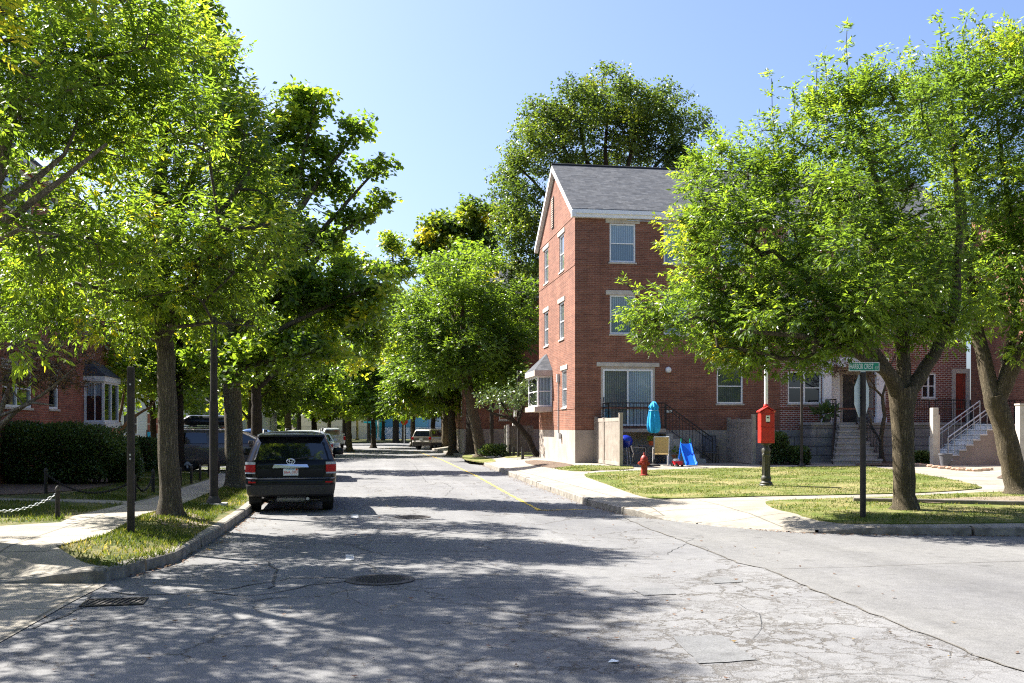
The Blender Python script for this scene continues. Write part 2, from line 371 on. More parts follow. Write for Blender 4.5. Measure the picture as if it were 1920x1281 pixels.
            thin = t.math('MULTIPLY', net(1.25, .003, .016), t.ramp(t.noise(co, .8, 4), [(.47, 0), (.58, .75)]))
            cr = t.math('MAXIMUM', t.math('MAXIMUM', n1, fine), thin)
            col = t.mix(t.math('MULTIPLY', cr, .88), col, (.050, .042, .032))
            h = t.math('SUBTRACT', t.math('MULTIPLY', sp, .35), cr)
        else: h = t.math('MULTIPLY', sp, .35)
        return t.done(t.bsdf(col, .88, 0, .3, t.bump(h, .6, .012)))
    MAT['asphalt'] = asphalt('asphalt_old', (.150, .150, .153), 1, [((3.2, 8.2, 0), .6, 2.9), ((4.4, 10.6, 0), .3, 1.9), ((1.9, 6.6, 0), .4, 1.8)], 0)
    MAT['asphalt_new'] = asphalt('asphalt_new', (.140, .139, .138), 0, None, 0)
    MAT['asphalt_patch'] = asphalt('asphalt_patch', (.128, .130, .133), 0, None, 0)
    MAT['crack'] = m_noise('crack_fill', (.03, .03, .031), (.08, .08, .08), 12, .9, .1)
    MAT['seam'] = m_noise('seam_dirt', (.07, .062, .052), (.13, .12, .105), 12, .95, .3)
    MAT['road_yellow'] = m_noise('worn_yellow', (.26, .225, .16), (.62, .42, .05), 7, .85, .1, spread=(.36, .48))
    MAT['road_white'] = m_noise('worn_white', (.22, .22, .22), (.42, .44, .46), 9, .85, .1, spread=(.35, .55))
    # kerb granite, pavement with joints
    MAT['kerb'] = m_noise('kerb_stone', (.13, .117, .097), (.27, .245, .21), 6, .85, .5, .008)
    t = NT('pavement'); co = t.coord()
    br = t.n('ShaderNodeTexBrick'); t.l(co, br.inputs['Vector']); br.offset = 0.0
    for k, v in (('Scale', 1), ('Brick Width', 1.5), ('Row Height', 1.5), ('Mortar Size', .022), ('Mortar Smooth', .2)): br.inputs[k].default_value = v
    br.inputs['Color1'].default_value = (.245, .222, .186, 1); br.inputs['Color2'].default_value = (.29, .264, .223, 1); br.inputs['Mortar'].default_value = (.13, .12, .1, 1)
    col = t.mix(.8, br.outputs['Color'], t.ramp(t.noise(co, 1.1, 6, .65), [(.3, (.62, .61, .59)), (.7, (1.14, 1.14, 1.12))]), 'MULTIPLY')
    col = t.mix(.6, col, t.ramp(t.noise(co, 70, 3, .7), [(.3, .75), (.7, 1.2)]), 'MULTIPLY')
    MAT['pavement'] = t.done(t.bsdf(col, .88, 0, .3, t.bump(t.noise(co, 60, 3), .3, .004)))
    # wood siding, thin horizontal boards
    t = NT('clapboard'); sx = t.n('ShaderNodeSeparateXYZ'); t.l(t.coord(), sx.inputs[0])
    w = t.math('FRACT', t.math('MULTIPLY', sx.outputs[2], 6.0))
    MAT['clapboard'] = t.done(t.bsdf(t.ramp(w, [(0, (.34, .37, .40)), (.12, (.52, .56, .60)), (1, (.58, .62, .66))]), .7, 0, .3))
mk()

# ================================================================== GROUND
def sm(t): t = max(0.0, min(1.0, t)); return t*t*(3-2*t)
def segd(x, y, a, b):
    vx, vy = b[0]-a[0], b[1]-a[1]; L = vx*vx+vy*vy; k = max(0, min(1, ((x-a[0])*vx+(y-a[1])*vy)/L))
    return math.hypot(x-a[0]-k*vx, y-a[1]-k*vy)
def polyd(x, y, P): return min(segd(x, y, P[i], P[i+1]) for i in range(len(P)-1))
# kerb foot lines on the road (z = 0)
KR = [gp(*p) for p in ((767, 831.5), (805, 843), (836, 851), (870, 859), (905, 872), (1004.8, 912.7), (1100, 948), (1167, 965), (1225, 973), (1268, 978.5), (1345, 987.5), (1420, 994), (1498, 999.5), (1600, 1002.5), (1700, 1004), (1920, 1006))]
KR = [(p.x, p.y) for p in KR]
dx, dy = KR[-1][0]-KR[-3][0], KR[-1][1]-KR[-3][1]; dl = math.hypot(dx, dy)
KR.append((KR[-1][0]+dx/dl*40, KR[-1][1]+dy/dl*40))
KL = [gp(*p) for p in ((-420, 1094), (0, 1094), (150, 1095), (195, 1092.5), (224, 1085), (275, 1071), (329, 1055), (372, 1030), (416, 1002), (463, 968))]
KL = [(p.x, p.y) for p in KL] + [(-2.36, 27), (-2.7, 32), (-3.3, 45), (-3.7, 80), (-4.0, 112)]
RAMP_R = (gp(1275, 979)[:2], gp(1470, 998)[:2]); RAMP_L = (gp(-500, 1094)[:2], gp(-30, 1094)[:2])
STREET_R = KR[:9]; CROSS_R = KR[9:]
def zr(x, y):
    d1 = polyd(x, y, STREET_R); d2 = polyd(x, y, CROSS_R)
    z = .15 + .25*sm(d1/2.6)*sm(d2/19.0)
    z += .03*sm(min(d1, d2)/1.2)
    return z - (z-.012)*(1-sm((segd(x, y, *RAMP_R)-.15)/1.5))*.98
def zl(x, y):
    d = polyd(x, y, KL); z = .15+.10*sm(d/1.3)+.06*sm((d-2)/6)
    z -= (z-.03)*(1-sm((abs(y-42.3)-5.2)/1.6))*.96
    return z - (z-.012)*(1-sm((segd(x, y, *RAMP_L)-.1)/1.15))*.98
def sheet(name, poly, zf, dz, mat, step=1.0, thick=0.0, kind='structure', origin=(0, 0, 0)):
    bm = bmesh.new(); vs = [bm.verts.new((p[0], p[1], 0)) for p in poly]; f = bm.faces.new(vs)
    if f.normal.z < 0: f.normal_flip()
    bm.normal_update(); bmesh.ops.triangulate(bm, faces=bm.faces[:])
    if callable(zf):
        xs = [p[0] for p in poly]; ys = [p[1] for p in poly]
        def cuts(a, b, ax):
            k = math.ceil(a/step)
            while k*step < b:
                co = (k*step, 0, 0) if ax == 0 else (0, k*step, 0); no = (1, 0, 0) if ax == 0 else (0, 1, 0)
                bmesh.ops.bisect_plane(bm, geom=bm.verts[:]+bm.edges[:]+bm.faces[:], plane_co=co, plane_no=no, dist=1e-5); k += 1
        cuts(min(xs), min(max(xs), min(xs)+60), 0); cuts(min(ys), min(max(ys), min(ys)+75), 1)
    for v in bm.verts: v.co.z = (zf(v.co.x, v.co.y) if callable(zf) else zf) + dz
    bm.normal_update()
    for f in bm.faces:
        if f.normal.z < 0: f.normal_flip()
    if thick:
        e = [x for x in bm.edges if x.is_boundary]; r = bmesh.ops.extrude_edge_only(bm, edges=e)
        for v in [g for g in r['geom'] if isinstance(g, bmesh.types.BMVert)]: v.co.z -= thick
    me = bpy.data.meshes.new(name); bm.to_mesh(me); bm.free(); me.materials.append(mat)
    me.polygons.foreach_set('use_smooth', [not thick]*len(me.polygons))
    o = bpy.data.objects.new(name, me); C.objects.link(o); return tag(o, kind=kind)
def off(P, d):                                # offset a polyline to its left by d
    out = []
    for i in range(len(P)):
        a = Vector(P[max(i-1, 0)]); b = Vector(P[min(i+1, len(P)-1)]); t = (b-a).normalized(); out.append((P[i][0]-t.y*d, P[i][1]+t.x*d))
    return out
def resample(P, st):
    out = [tuple(P[0])]
    for i in range(len(P)-1):
        a, b = Vector(P[i]), Vector(P[i+1]); n = max(1, int((b-a).length/st)); out += [tuple(a.lerp(b, k/n)) for k in range(1, n+1)]
    return out
def smooth_poly(P, n=2):
    for _ in range(n):
        Q = []
        for i in range(len(P)):
            a, b = Vector(P[i]), Vector(P[(i+1) % len(P)]); Q += [tuple(a.lerp(b, .25)), tuple(a.lerp(b, .75))]
        P = Q
    return P
BIG = [(-900, -300), (900, -300), (900, 1500), (-900, 1500)]
sheet('ground', BIG, -.05, 0, MAT['lawn'])
sheet('road', [(-60, -40), (80, -40), (80, 123), (-60, 123)], 0.0, 0, MAT['asphalt'])

# right and left pavements (concrete), lawns laid over them
KRi = off(KR, .16); KLi = off(KL, .16)          # KR runs away->near->right: its left side is the lot
PR = KRi + [(70, 8), (70, 110), (11, 110)]
sheet('pavement', PR, zr, 0, MAT['pavement'], thick=.0)
PL_ = KLi + [(-50, 112), (-50, KLi[0][1])]
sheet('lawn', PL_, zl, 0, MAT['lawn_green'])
# kerb stones
def kerb(P, Pi, zf, name, stone=2.3):
    mb = MB(); a = resample(P, .25); 
    L = 0; runs = [[a[0]]]
    for i in range(1, len(a)):
        L += (Vector(a[i])-Vector(a[i-1])).length; runs[-1].append(a[i])
        if L > stone and i < len(a)-1: L = 0; runs.append([a[i]])
    for r in runs:
        if len(r) < 2: continue
        # leave a small open joint
        r = list(r); r[0] = tuple(Vector(r[0]).lerp(Vector(r[1]), .10)); r[-1] = tuple(Vector(r[-1]).lerp(Vector(r[-2]), .10))
        i_ = off(r, .165); jz = random.uniform(-.012, .012); jo = random.uniform(-.008, .008)
        rings = []
        for (x, y), (xi, yi) in zip(r, i_):
            z = max(.012, zf(xi, yi)+.004+jz*min(1, zf(xi, yi)/.1)); n = Vector((xi-x, yi-y)).normalized(); x += n.x*jo; y += n.y*jo
            rings.append([(x, y, -.04), (x+n.x*.012, y+n.y*.012, z-.015), (x+n.x*.035, y+n.y*.035, z+.004), (xi, yi, z+.006), (xi, yi, -.04)])
        mb.loft(rings)
    return tag(mb.build(name, MAT['kerb']), kind='structure')
kerb(KR, KRi, zr, 'kerb'); kerb(KL, KLi, zl, 'kerb')

def pz(pts, zf): return [tuple(gp(x, y, zf)[:2]) for x, y in pts]
LAWN_A = pz([(1088, 891), (1140, 909), (1195, 929), (1222, 935), (1254, 936), (1340, 934), (1431, 931), (1560, 929), (1700, 926), (1780, 922), (1838, 917), (1842, 914), (1800, 903), (1690, 884), (1640, 877), (1594, 875), (1500, 876), (1398, 878), (1300, 880), (1230, 882), (1120, 887)], zr)
LAWN_B = pz([(1432, 943), (1452, 955), (1492, 979), (1510, 984), (1600, 984), (1700, 984), (1920, 981), (2100, 978), (2100, 925), (1920, 922), (1800, 926), (1700, 932), (1560, 936), (1445, 940)], zr)
LAWN_C = pz([(1034, 880), (1090, 884.5), (1160, 882), (1190, 879), (1186, 876), (1120, 874), (1072, 874)], zr)
LAWN_D = pz([(940, 860), (985, 857), (1012, 855), (1014, 846), (985, 845), (945, 847)], zr)
LAWN_E = pz([(866, 860.5), (905, 867), (930, 867), (928, 862), (890, 854), (868, 853)], zr)
MULCH = pz([(975, 866), (1030, 879), (1068, 875.5), (1078, 872), (1012, 863)], zr)
for nm, p, m in (('lawn', LAWN_A, 'lawn'), ('lawn', LAWN_B, 'lawn'), ('lawn', LAWN_C, 'lawn'), ('lawn', LAWN_D, 'lawn'), ('lawn', LAWN_E, 'lawn'), ('mulch_bed', MULCH, 'mulch')):
    sheet(nm, smooth_poly(p, 1), zr, .022, MAT[m], thick=.05)
# left pavement + narrow path
SW = pz([(-420, 985), (0, 988), (60, 984), (113, 981), (138, 969), (238, 946), (296, 932), (337, 917), (392, 900), (432, 886), (452, 880), (458, 885), (425, 912), (392, 925), (341, 947), (266, 966), (194, 1005), (103, 1046), (118, 1052), (160, 1058), (205, 1067)], zl)
i0 = min(range(len(KLi)), key=lambda i: math.hypot(KLi[i][0]-SW[-1][0], KLi[i][1]-SW[-1][1]))
SW = SW + [KLi[i] for i in range(3, -1, -1)]
sheet('pavement', SW, zl, .014, MAT['pavement'], thick=.04)
PATH = pz([(-80, 935), (108, 937.5), (203, 939.5), (246, 942), (238, 947), (190, 944.5), (108, 941), (-80, 938.5)], zl)
sheet('path', PATH, zl, .020, MAT['pavement'], thick=.05)
DRIVE = [(-40, 37.0), (-2.9, 37.0), (-3.2, 47), (-40, 47)]
sheet('driveway', DRIVE, zl, .03, MAT['asphalt_new'])
APR = [tuple(gp(x, y)[:2]) for x, y in ((-700, 1206), (0, 1206), (60, 1172), (130, 1132), (200, 1096.5), (100, 1096), (-700, 1096))]
sheet('driveway', APR, 0, .008, MAT['pavement'])
# hedge bed
HB = pz([(-200, 932), (0, 929), (60, 927), (150, 920), (225, 908), (262, 898), (262, 888), (215, 884), (-200, 890)], zl)
sheet('mulch_bed', smooth_poly(HB, 1), zl, .018, MAT['mulch'], thick=.04)
TP = pz([(275, 965), (300, 985), (350, 992), (392, 988), (390, 975), (362, 962), (320, 958)], zl)
sheet('bare_soil', smooth_poly(TP, 2), zl, .010, MAT['soil'])
TP2 = pz([(1690, 947), (1920, 945), (2080, 945), (2080, 936), (1920, 934), (1780, 937)], zr)
sheet('bare_soil', smooth_poly(TP2, 1), zr, .045, MAT['soil'])
sheet('mulch_bed', pz([(1425, 872.5), (1520, 872), (1520, 864), (1425, 864)], zr), zr, .03, MAT['mulch'])
sheet('mulch_bed', pz([(1604, 873), (1712, 876), (1716, 870), (1710, 864), (1604, 864)], zr), zr, .03, MAT['mulch'])
sheet('mulch_bed', pz([(1868, 897), (1935, 903), (1935, 893), (1880, 891)], zr), zr, .02, MAT['mulch'])
# park strip beyond the end of the street
far_lawn = [(-60, 123), (80, 123), (80, 175), (-60, 175)]
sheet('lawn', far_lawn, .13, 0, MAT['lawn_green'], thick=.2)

# newer asphalt of the side street, seams, patches, cracks, markings
def strip(name, pts, w, mat, z=.009, wob=.02, seed=1, parent=None):
    r = random.Random(seed); P = resample([tuple(gp(*p)[:2]) for p in pts], .18); mb = MB(); L = []; Rr = []
    for i, p in enumerate(P):
        a = Vector(P[max(i-1, 0)]); b = Vector(P[min(i+1, len(P)-1)]); t = (b-a).normalized(); n = Vector((-t.y, t.x))
        c = Vector(p)+n*r.uniform(-wob, wob); ww = w*r.uniform(.35, 1.0)
        L.append((c.x+n.x*ww/2, c.y+n.y*ww/2, z)); Rr.append((c.x-n.x*ww/2, c.y-n.y*ww/2, z))
    for i in range(len(P)-1): mb.quad(Rr[i], Rr[i+1], L[i+1], L[i])
    return mb
SEAM = [(1172, 972), (1215, 992), (1262, 1008), (1330, 1035), (1384, 1056), (1430, 1066), (1480, 1086), (1560, 1121), (1650, 1158), (1760, 1200), (1850, 1238), (1925, 1262), (2150, 1350)]
NEW = [tuple(gp(x, y)[:2]) for x, y in SEAM] + [(80, gp(2150, 1350).y-8), (80, KR[-1][1]-1)] + [KR[i] for i in range(15, 6, -1)]
sheet('road', NEW, 0, .004, MAT['asphalt_new'])
mb = strip('s', SEAM, .030, None, .010, .03, 3)
mb2 = strip('s', [(1440, 1068), (1600, 1064), (1760, 1058), (1920, 1053), (2100, 1049)], .02, None, .010, .008, 4); mb.add(mb2.v, mb2.f)
tag(mb.build('road_seam', MAT['seam']), kind='structure')
mb = MB()
CRK = [[(178, 1096), (200, 1108), (258, 1117), (330, 1115), (410, 1108), (470, 1098), (545, 1085), (620, 1083), (660, 1086)],
       [(60, 1180), (110, 1160), (150, 1140), (175, 1118)], [(500, 1052), (518, 1068), (520, 1085), (508, 1104)], [(400, 1112), (450, 1118), (520, 1112), (580, 1098), (648, 1090)],
       [(640, 968), (668, 957), (700, 940), (738, 936)], [(470, 1035), (560, 1022), (640, 1018), (720, 1042), (800, 1040), (905, 1046)],
       [(200, 1130), (320, 1142), (420, 1135), (540, 1118)], [(1180, 1000), (1300, 1010), (1250, 1040), (1120, 1042)],
       [(830, 905), (850, 915), (835, 930)], [(733, 845), (752, 858), (775, 870), (800, 905)], [(960, 1245), (1010, 1200), (1100, 1180), (1230, 1170)]]
for k, c in enumerate(CRK[:10]):
    w = .04 if k < 4 else .014
    s_ = strip('c', c, w, None, .006, .035, k+10); mb.add(s_.v, s_.f)
for k in range(7):                             # wandering hairline cracks over the carriageway
    rr = random.Random(k+50); x, y = rr.uniform(-1.5, 1.8), rr.uniform(5, 24); an = rr.uniform(-.6, .6)+(math.pi/2 if rr.random() < .4 else 0); P = [(x, y)]
    for _ in range(rr.randint(8, 22)):
        an += rr.uniform(-.55, .55); x += .25*math.cos(an); y += .25*math.sin(an); P.append((x, y))
    for i in range(len(P)-1):
        a, b = Vector(P[i]), Vector(P[i+1]); n = Vector((-(b-a).y, (b-a).x)).normalized()*rr.uniform(.0015, .004)
        mb.quad((a.x-n.x, a.y-n.y, .006), (b.x-n.x, b.y-n.y, .006), (b.x+n.x, b.y+n.y, .006), (a.x+n.x, a.y+n.y, .006))
tag(mb.build('road_cracks', MAT['crack']), kind='structure')
for p in ([(1261, 1195), (1354.6, 1193), (1417, 1238.5), (1311, 1246)], [(1331, 1085), (1388, 1083.5), (1395, 1092), (1340, 1095)], [(1184, 1104), (1250, 1103), (1268, 1115), (1206, 1118)], [(930, 1290), (985, 1268), (1200, 1266), (1226, 1290)]):
    P = resample([tuple(gp(*q)[:2]) for q in p]+[tuple(gp(*p[0])[:2])], .12)[:-1]; P = [(x+random.uniform(-.012, .012), y+random.uniform(-.012, .012)) for x, y in P]
    sheet('road_patch', P, 0, .007, MAT['asphalt_patch'])
mb = MB()
for pts, w in (([(1012, 957.5), (954, 927), (894.8, 893.6), (827.6, 862), (777, 845.5)], .12), ([(1006, 957.5), (1060, 956.5), (1112, 955.5)], .11), ([(633, 851), (700, 850), (790, 850)], .22), ([(660, 840.5), (760, 840)], .3)):
    s_ = strip('y', pts, w, None, .007, .006, 5); s_.v = [v for v in s_.v]; mb.add(s_.v, s_.f)
tag(mb.build('road_marking', MAT['road_yellow']), kind='structure')
mb = MB()
for x, y, w, h in ((656, 1045, 8, 10), (665, 968, 7, 7)):
    mb.quad(gp(x-w, y+h/2, .007), gp(x+w, y+h/2, .007), gp(x+w, y-h/2, .007), gp(x-w, y-h/2, .007))
tag(mb.build('road_marking', MAT['road_white']), kind='structure')

# manhole covers and gully grate
def manhole(px, py, r, lab):
    p = gp(px, py); e = empty('manhole_cover', (p.x, p.y, 0), 0, lab, 'manhole cover', 'round manhole covers')
    mb = MB(); mb.lathe([(r+.07, .004), (r+.07, .012), (r+.005, .014), (r+.005, .004)], n=40); mb.build('rim', MAT['pole_grey'], e)
    mb = MB(); mb.lathe([(r, .003), (r, .013), (r-.03, .014), (r-.03, .010)], n=40)
    for i in range(-9, 10):
        for j in range(-9, 10):
            x, y = i*.03*r/.3, j*.03*r/.3
            if math.hypot(x, y) < r-.05 and (i+j) % 2 == 0: mb.box(x-.014, x+.014, y-.014, y+.014, .009, .016)
    mb.build('lid', MAT['pole'], e)
manhole(713, 1088, .34, 'nearer iron manhole cover, larger in view, in the dappled shade of the road')
manhole(773, 970, .30, 'farther iron manhole cover, ahead of the black car in the shade')
p = gp(215, 1130); e = empty('drain_grate', (p.x, p.y, 0), R(4), 'rusty iron drain grate with slanted bars in the gutter by the kerb', 'drain grate')
mb = MB()
for a, b, c, d in ((-.45, .45, -.27, -.23), (-.45, .45, .23, .27), (-.45, -.41, -.23, .23), (.41, .45, -.23, .23)): mb.box(a, b, c, d, .003, .014)
mb.build('frame', MAT['pole'], e)
mb = MB(); mb.box(-.41, .41, -.23, .23, .002, .005); mb.build('pit', MAT['black'], e)
mb = MB()
for i in range(9): mb.box(-.02, .02, -.23, .23, .006, .013, Matrix.Translation((-.36+i*.09, 0, 0)) @ Matrix.Shear('XY', 4, (0, 0)) @ Matrix.Rotation(R(-14), 4, 'Z'))
mb.build('bar', MAT['pole_grey'], e); e.scale = (.68, .8, 1)

# grass blades: near lawns only
def in_poly(x, y, P):
    c = np.zeros(len(x), bool); n = len(P)
    for i in range(n):
        x0, y0 = P[i]; x1, y1 = P[(i+1) % n]
        m = ((y0 > y) != (y1 > y)) & (x < (x1-x0)*(y-y0)/((y1-y0) or 1e-9)+x0); c ^= m
    return c
def np_mesh(name, V, nv, mats, tint=None, parent=None, kind=None, loc=None):
    """V: (n*nv,3) vertices of n separate faces with nv corners each"""
    n = len(V)//nv; me = bpy.data.meshes.new(name)
    me.vertices.add(len(V)); me.vertices.foreach_set('co', np.ascontiguousarray(V, np.float32).ravel())
    me.loops.add(len(V)); me.loops.foreach_set('vertex_index', np.arange(len(V), dtype=np.int32))
    me.polygons.add(n); me.polygons.foreach_set('loop_start', np.arange(0, len(V), nv, dtype=np.int32)); me.polygons.foreach_set('loop_total', np.full(n, nv, np.int32))
    me.update(calc_edges=True)
    if tint is not None:
        a = me.attributes.new('tint', 'FLOAT', 'FACE'); a.data.foreach_set('value', tint.astype(np.float32))
    me.materials.append(mats); o = bpy.data.objects.new(name, me); C.objects.link(o)
    if parent: o.parent = parent
    if loc is not None: o.location = loc
    if kind: o['kind'] = kind
    return o
def blades(polys, zf, dens, hmin, hmax, tint0, pmin=.06, excl=()):
    out = []; ti = []
    for P in polys:
        xs = [p[0] for p in P]; ys = [p[1] for p in P]; A = (max(xs)-min(xs))*(max(ys)-min(ys)); n = int(A*dens)
        x = rng.uniform(min(xs), max(xs), n); y = rng.uniform(min(ys), max(ys), n); k = in_poly(x, y, P)
        for q in excl: k &= ~in_poly(x, y, q)
        nz = np.sin(x*1.9+y*1.3)+np.sin(x*.7-y*2.3+1)+.7*np.sin(x*4.1+y*3.7)+.5*np.sin(x*9-y*7)
        k &= rng.uniform(0, 1, n) < np.clip(.58+.30*nz, pmin, 1); x, y, nz = x[k], y[k], nz[k]
        z = np.array([zf(a, b) for a, b in zip(x, y)])+.01
        h = rng.uniform(hmin, hmax, len(x)); a = rng.uniform(0, 6.283, len(x)); w = rng.uniform(.006, .014, len(x))
        lean = rng.normal(0, .45, (len(x), 2))*h[:, None]
        b0 = np.stack([x-np.cos(a)*w, y-np.sin(a)*w, z], 1); b1 = np.stack([x+np.cos(a)*w, y+np.sin(a)*w, z], 1); tp = np.stack([x+lean[:, 0], y+lean[:, 1], z+h], 1)
        out.append(np.stack([b0, b1, tp], 1).reshape(-1, 3)); ti.append(np.clip(tint0-nz*.13+rng.normal(0, .22, len(x)), 0, 1))
    return np_mesh('grass', np.concatenate(out), 3, MAT['blade'], np.concatenate(ti), kind='stuff')
MAT['blade'] = bpy.data.materials['grass_blades']
blades([LAWN_A, LAWN_B, LAWN_C], zr, 400, .025, .065, .46)
VERGE = pz([(103, 1046), (150, 1056), (205, 1066), (235, 1062), (326, 1037), (385, 993), (410, 968), (462, 944), (462, 915), (425, 913), (392, 926), (341, 948), (268, 967), (196, 1006)], zl)
LL = pz([(-60, 983), (60, 981), (112, 978), (138, 966), (236, 946), (190, 945), (108, 942), (-60, 939)], zl)
LL2 = pz([(60, 935), (150, 937), (246, 941), (300, 928), (337, 914), (392, 897), (440, 878), (300, 878), (240, 905), (140, 925)], zl)
blades([VERGE], zl, 1000, .03, .07, .42, .34); blades([LL, LL2], zl, 420, .03, .08, .38)

# fallen leaves in the gutters and under the trees
pts = []
for P, n in ((KL[4:12], 1100), (KR[2:9], 1500), (KR[11:16], 300)):
    Q = resample(P, .1)
    for _ in range(n):
        q = random.choice(Q); pts.append((q[0]+random.gauss(0, .12), q[1]+random.gauss(0, .12), .012))
for _ in range(500):
    x, y = random.uniform(-3, 6), random.uniform(5, 30)
    if polyd(x, y, KR) > .2 and polyd(x, y, KL) > .2: pts.append((x, y, .012))
V = []
for x, y, z in pts:
    a = random.uniform(0, 6.28); s = random.uniform(.012, .035); t = random.uniform(-.3, .3)
    for k, (l, w) in enumerate(((-1, 0), (0, .5), (1, 0), (0, -.5))): V.append((x+s*(l*math.cos(a)-w*math.sin(a)), y+s*(l*math.sin(a)+w*math.cos(a)), z+abs(l)*s*.25+(t*s if k == 1 else 0)))
np_mesh('fallen_leaves', np.array(V), 4, MAT['leaf_russet'], rng.uniform(0, 1, len(pts)), kind='stuff')

# ================================================================== BUILDINGS
def wall(mb, o, u, n, W, H, ops, rec=.10, top=None, m=0, z0=0):
    """wall panel with real openings; ops = [(x0,x1,z0,z1)], top = optional gable polygon points [(x,z)] above H"""
    B = basis(o, u, n)
    xs = sorted({0, W, *[a for q in ops for a in q[:2]]}); zs = sorted({z0, H, *[a for q in ops for a in q[2:4]]})
    for i in range(len(xs)-1):
        for j in range(len(zs)-1):
            cx, cz = (xs[i]+xs[i+1])/2, (zs[j]+zs[j+1])/2
            if any(q[0] < cx < q[1] and q[2] < cz < q[3] for q in ops): continue
            mb.add([B @ Vector(p) for p in ((xs[i], 0, zs[j]), (xs[i+1], 0, zs[j]), (xs[i+1], 0, zs[j+1]), (xs[i], 0, zs[j+1]))], [(0, 1, 2, 3)], m)
    for a, b, c, d in [q[:4] for q in ops]:
        for p, q in (((a, c), (b, c)), ((b, c), (b, d)), ((b, d), (a, d)), ((a, d), (a, c))):
            mb.add([B @ Vector(v) for v in ((p[0], 0, p[1]), (q[0], 0, q[1]), (q[0], -rec, q[1]), (p[0], -rec, p[1]))], [(0, 1, 2, 3)], m)
    if top: mb.add([B @ Vector((x, 0, z)) for x, z in top], [tuple(range(len(top)))], m)
def window(par, org, o, u, n, q, rec=.09, kind='sash', fr=.065, pane='pane_blinds', lintel=None, sill=True, frame='white', lin_mat='stone'):
    """one window: frame mesh as the part; pane, lintel and sill its sub-parts (par may be None: returns list)"""
    a, b, c, d = q[:4]; B = Matrix.Translation(-Vector(org)) @ basis(o, u, n); mb = MB(); y0, y1 = -rec+.004, -rec+.062
    mb.box(a+.002, a+fr, y0, y1, c+.002, d-.002, B); mb.box(b-fr, b-.002, y0, y1, c+.002, d-.002, B)
    mb.box(a+fr, b-fr, y0, y1, c+.002, c+fr, B); mb.box(a+fr, b-fr, y0, y1, d-fr, d-.002, B)
    zm = c+(d-c)*.49; xm = (a+b)/2
    if kind in ('sash', 'double'): mb.box(a+fr, b-fr, y0, y1-.02, zm-.02, zm+.02, B)
    if kind in ('double',): mb.box(xm-.035, xm+.035, y0, y1-.004, c+fr, zm-.02, B); mb.box(xm-.035, xm+.035, y0, y1-.004, zm+.02, d-fr, B)
    if kind == 'slider': mb.box(xm-.03, xm+.03, y0, y1-.01, c+fr, d-fr, B)
    f = mb.build('window' if kind != 'slider' else 'sliding_door', MAT[frame], par, bevel=0)
    mb = MB()
    if kind == 'slider':
        mb.box(a+fr, xm-.03, -rec+.008, -rec+.014, c+fr, d-fr, B); mb.build('pane', MAT['pane_blinds_grey'], f)
        mb = MB(); mb.box(xm+.03, b-fr, -rec+.02, -rec+.026, c+fr, d-fr, B); mb.build('pane', MAT['pane_blinds'], f)
        mb = MB(); mb.box(a+.02, a+.05, y1, y1+.03, c+.95, c+1.15, B); mb.build('handle', MAT['black'], f)
    else:
        mb.box(a+fr, b-fr, -rec+.006, -rec+.012, c+fr, zm-.02 if kind != 'plain' else d-fr, B)
        mb.build('pane', MAT['pane_blinds_low' if pane == 'pane_blinds' else pane], f)
        if kind != 'plain': mb = MB(); mb.box(a+fr, b-fr, -rec+.014, -rec+.020, zm+.02, d-fr, B); mb.build('pane', MAT[pane], f)
    if lintel:
        l0, l1, h = lintel; mb = MB(); mb.box(a-l0, b+l1, -.05, .035, d+.004, d+h, B); mb.build('lintel', MAT[lin_mat], f, bevel=.012)
    if sill: mb = MB(); mb.box(a-.05, b+.05, -rec+.06, .045, c-.07, c-.003, B); mb.build('sill', MAT['stone'], f, bevel=.008)
    return f
def slab(mb, pts, t):                     # plate from 4 points (counter-clockwise from above), thickness t downwards
    lo = [Vector(p)-Vector((0, 0, t)) for p in pts]; mb.add([*pts, *lo], [(0, 1, 2, 3), (7, 6, 5, 4), (0, 4, 5, 1), (1, 5, 6, 2), (2, 6, 7, 3), (3, 7, 4, 0)])

# ---- brick row house with the gable to the street (right side)
X0, Y0 = at(1078, 803, 39.3).x, at(1078, 803, 39.3).y
ZG = .36; W1 = 16.7; DP = 7.9; EAVE = 10.45; RIDGE = 13.1; FND = 1.72
Y1 = Y0+DP; YR = (Y0+Y1)/2
def zf_(py, px): return zpix(py, depth(Vector((on_y(px, Y0), Y0, 0))))
def fx(px): return on_y(px, Y0)-X0
def win_f(pl, pr, pt, pb): xm = (pl+pr)/2; return (fx(pl), fx(pr), zf_(pb, xm), zf_(pt, xm))
org = (X0, Y0, ZG)
b1 = empty('brick_row_house', org, 0, 'three storey red brick row house with grey shingle roof and gable facing the street', 'house')
uF, nF, uG, nG = (1, 0, 0), (0, -1, 0), (0, -1, 0), (-1, 0, 0)
door_q = win_f(1126.5, 1228.5, 688, 799)
second = win_f(1143.5, 1191.5, 553.5, 626.5); third = win_f(1143, 1191.5, 419.5, 492)
ww = second[1]-second[0]
wins = [second, third]
for px in (1268, 1374, 1500, 1590, 1690, 1790):
    c = fx(px)
    for z in (second, third): wins.append((c-ww/2, c+ww/2, z[2], z[3]))
g1 = win_f(1343.7, 1393, 690, 757)
dbl = win_f(1477, 1540, 696, 757)
g3 = win_f(1728, 1755, 700, 747)
ent = (fx(1557), fx(1640), 1.97, 4.25); ent2 = (fx(1790), fx(1812), 2.05, 4.15)
ops = [door_q, g1, dbl, g3, ent, ent2]+wins
WB = fx(1462)                              # the older brick starts here
mb = MB(); S = lambda q: q
wall(mb, (X0, Y0, 0), uF, nF, WB, EAVE-.1, [q for q in ops if q[1] < WB], z0=FND)
def shift(q): return (q[0]-WB, q[1]-WB, q[2], q[3])
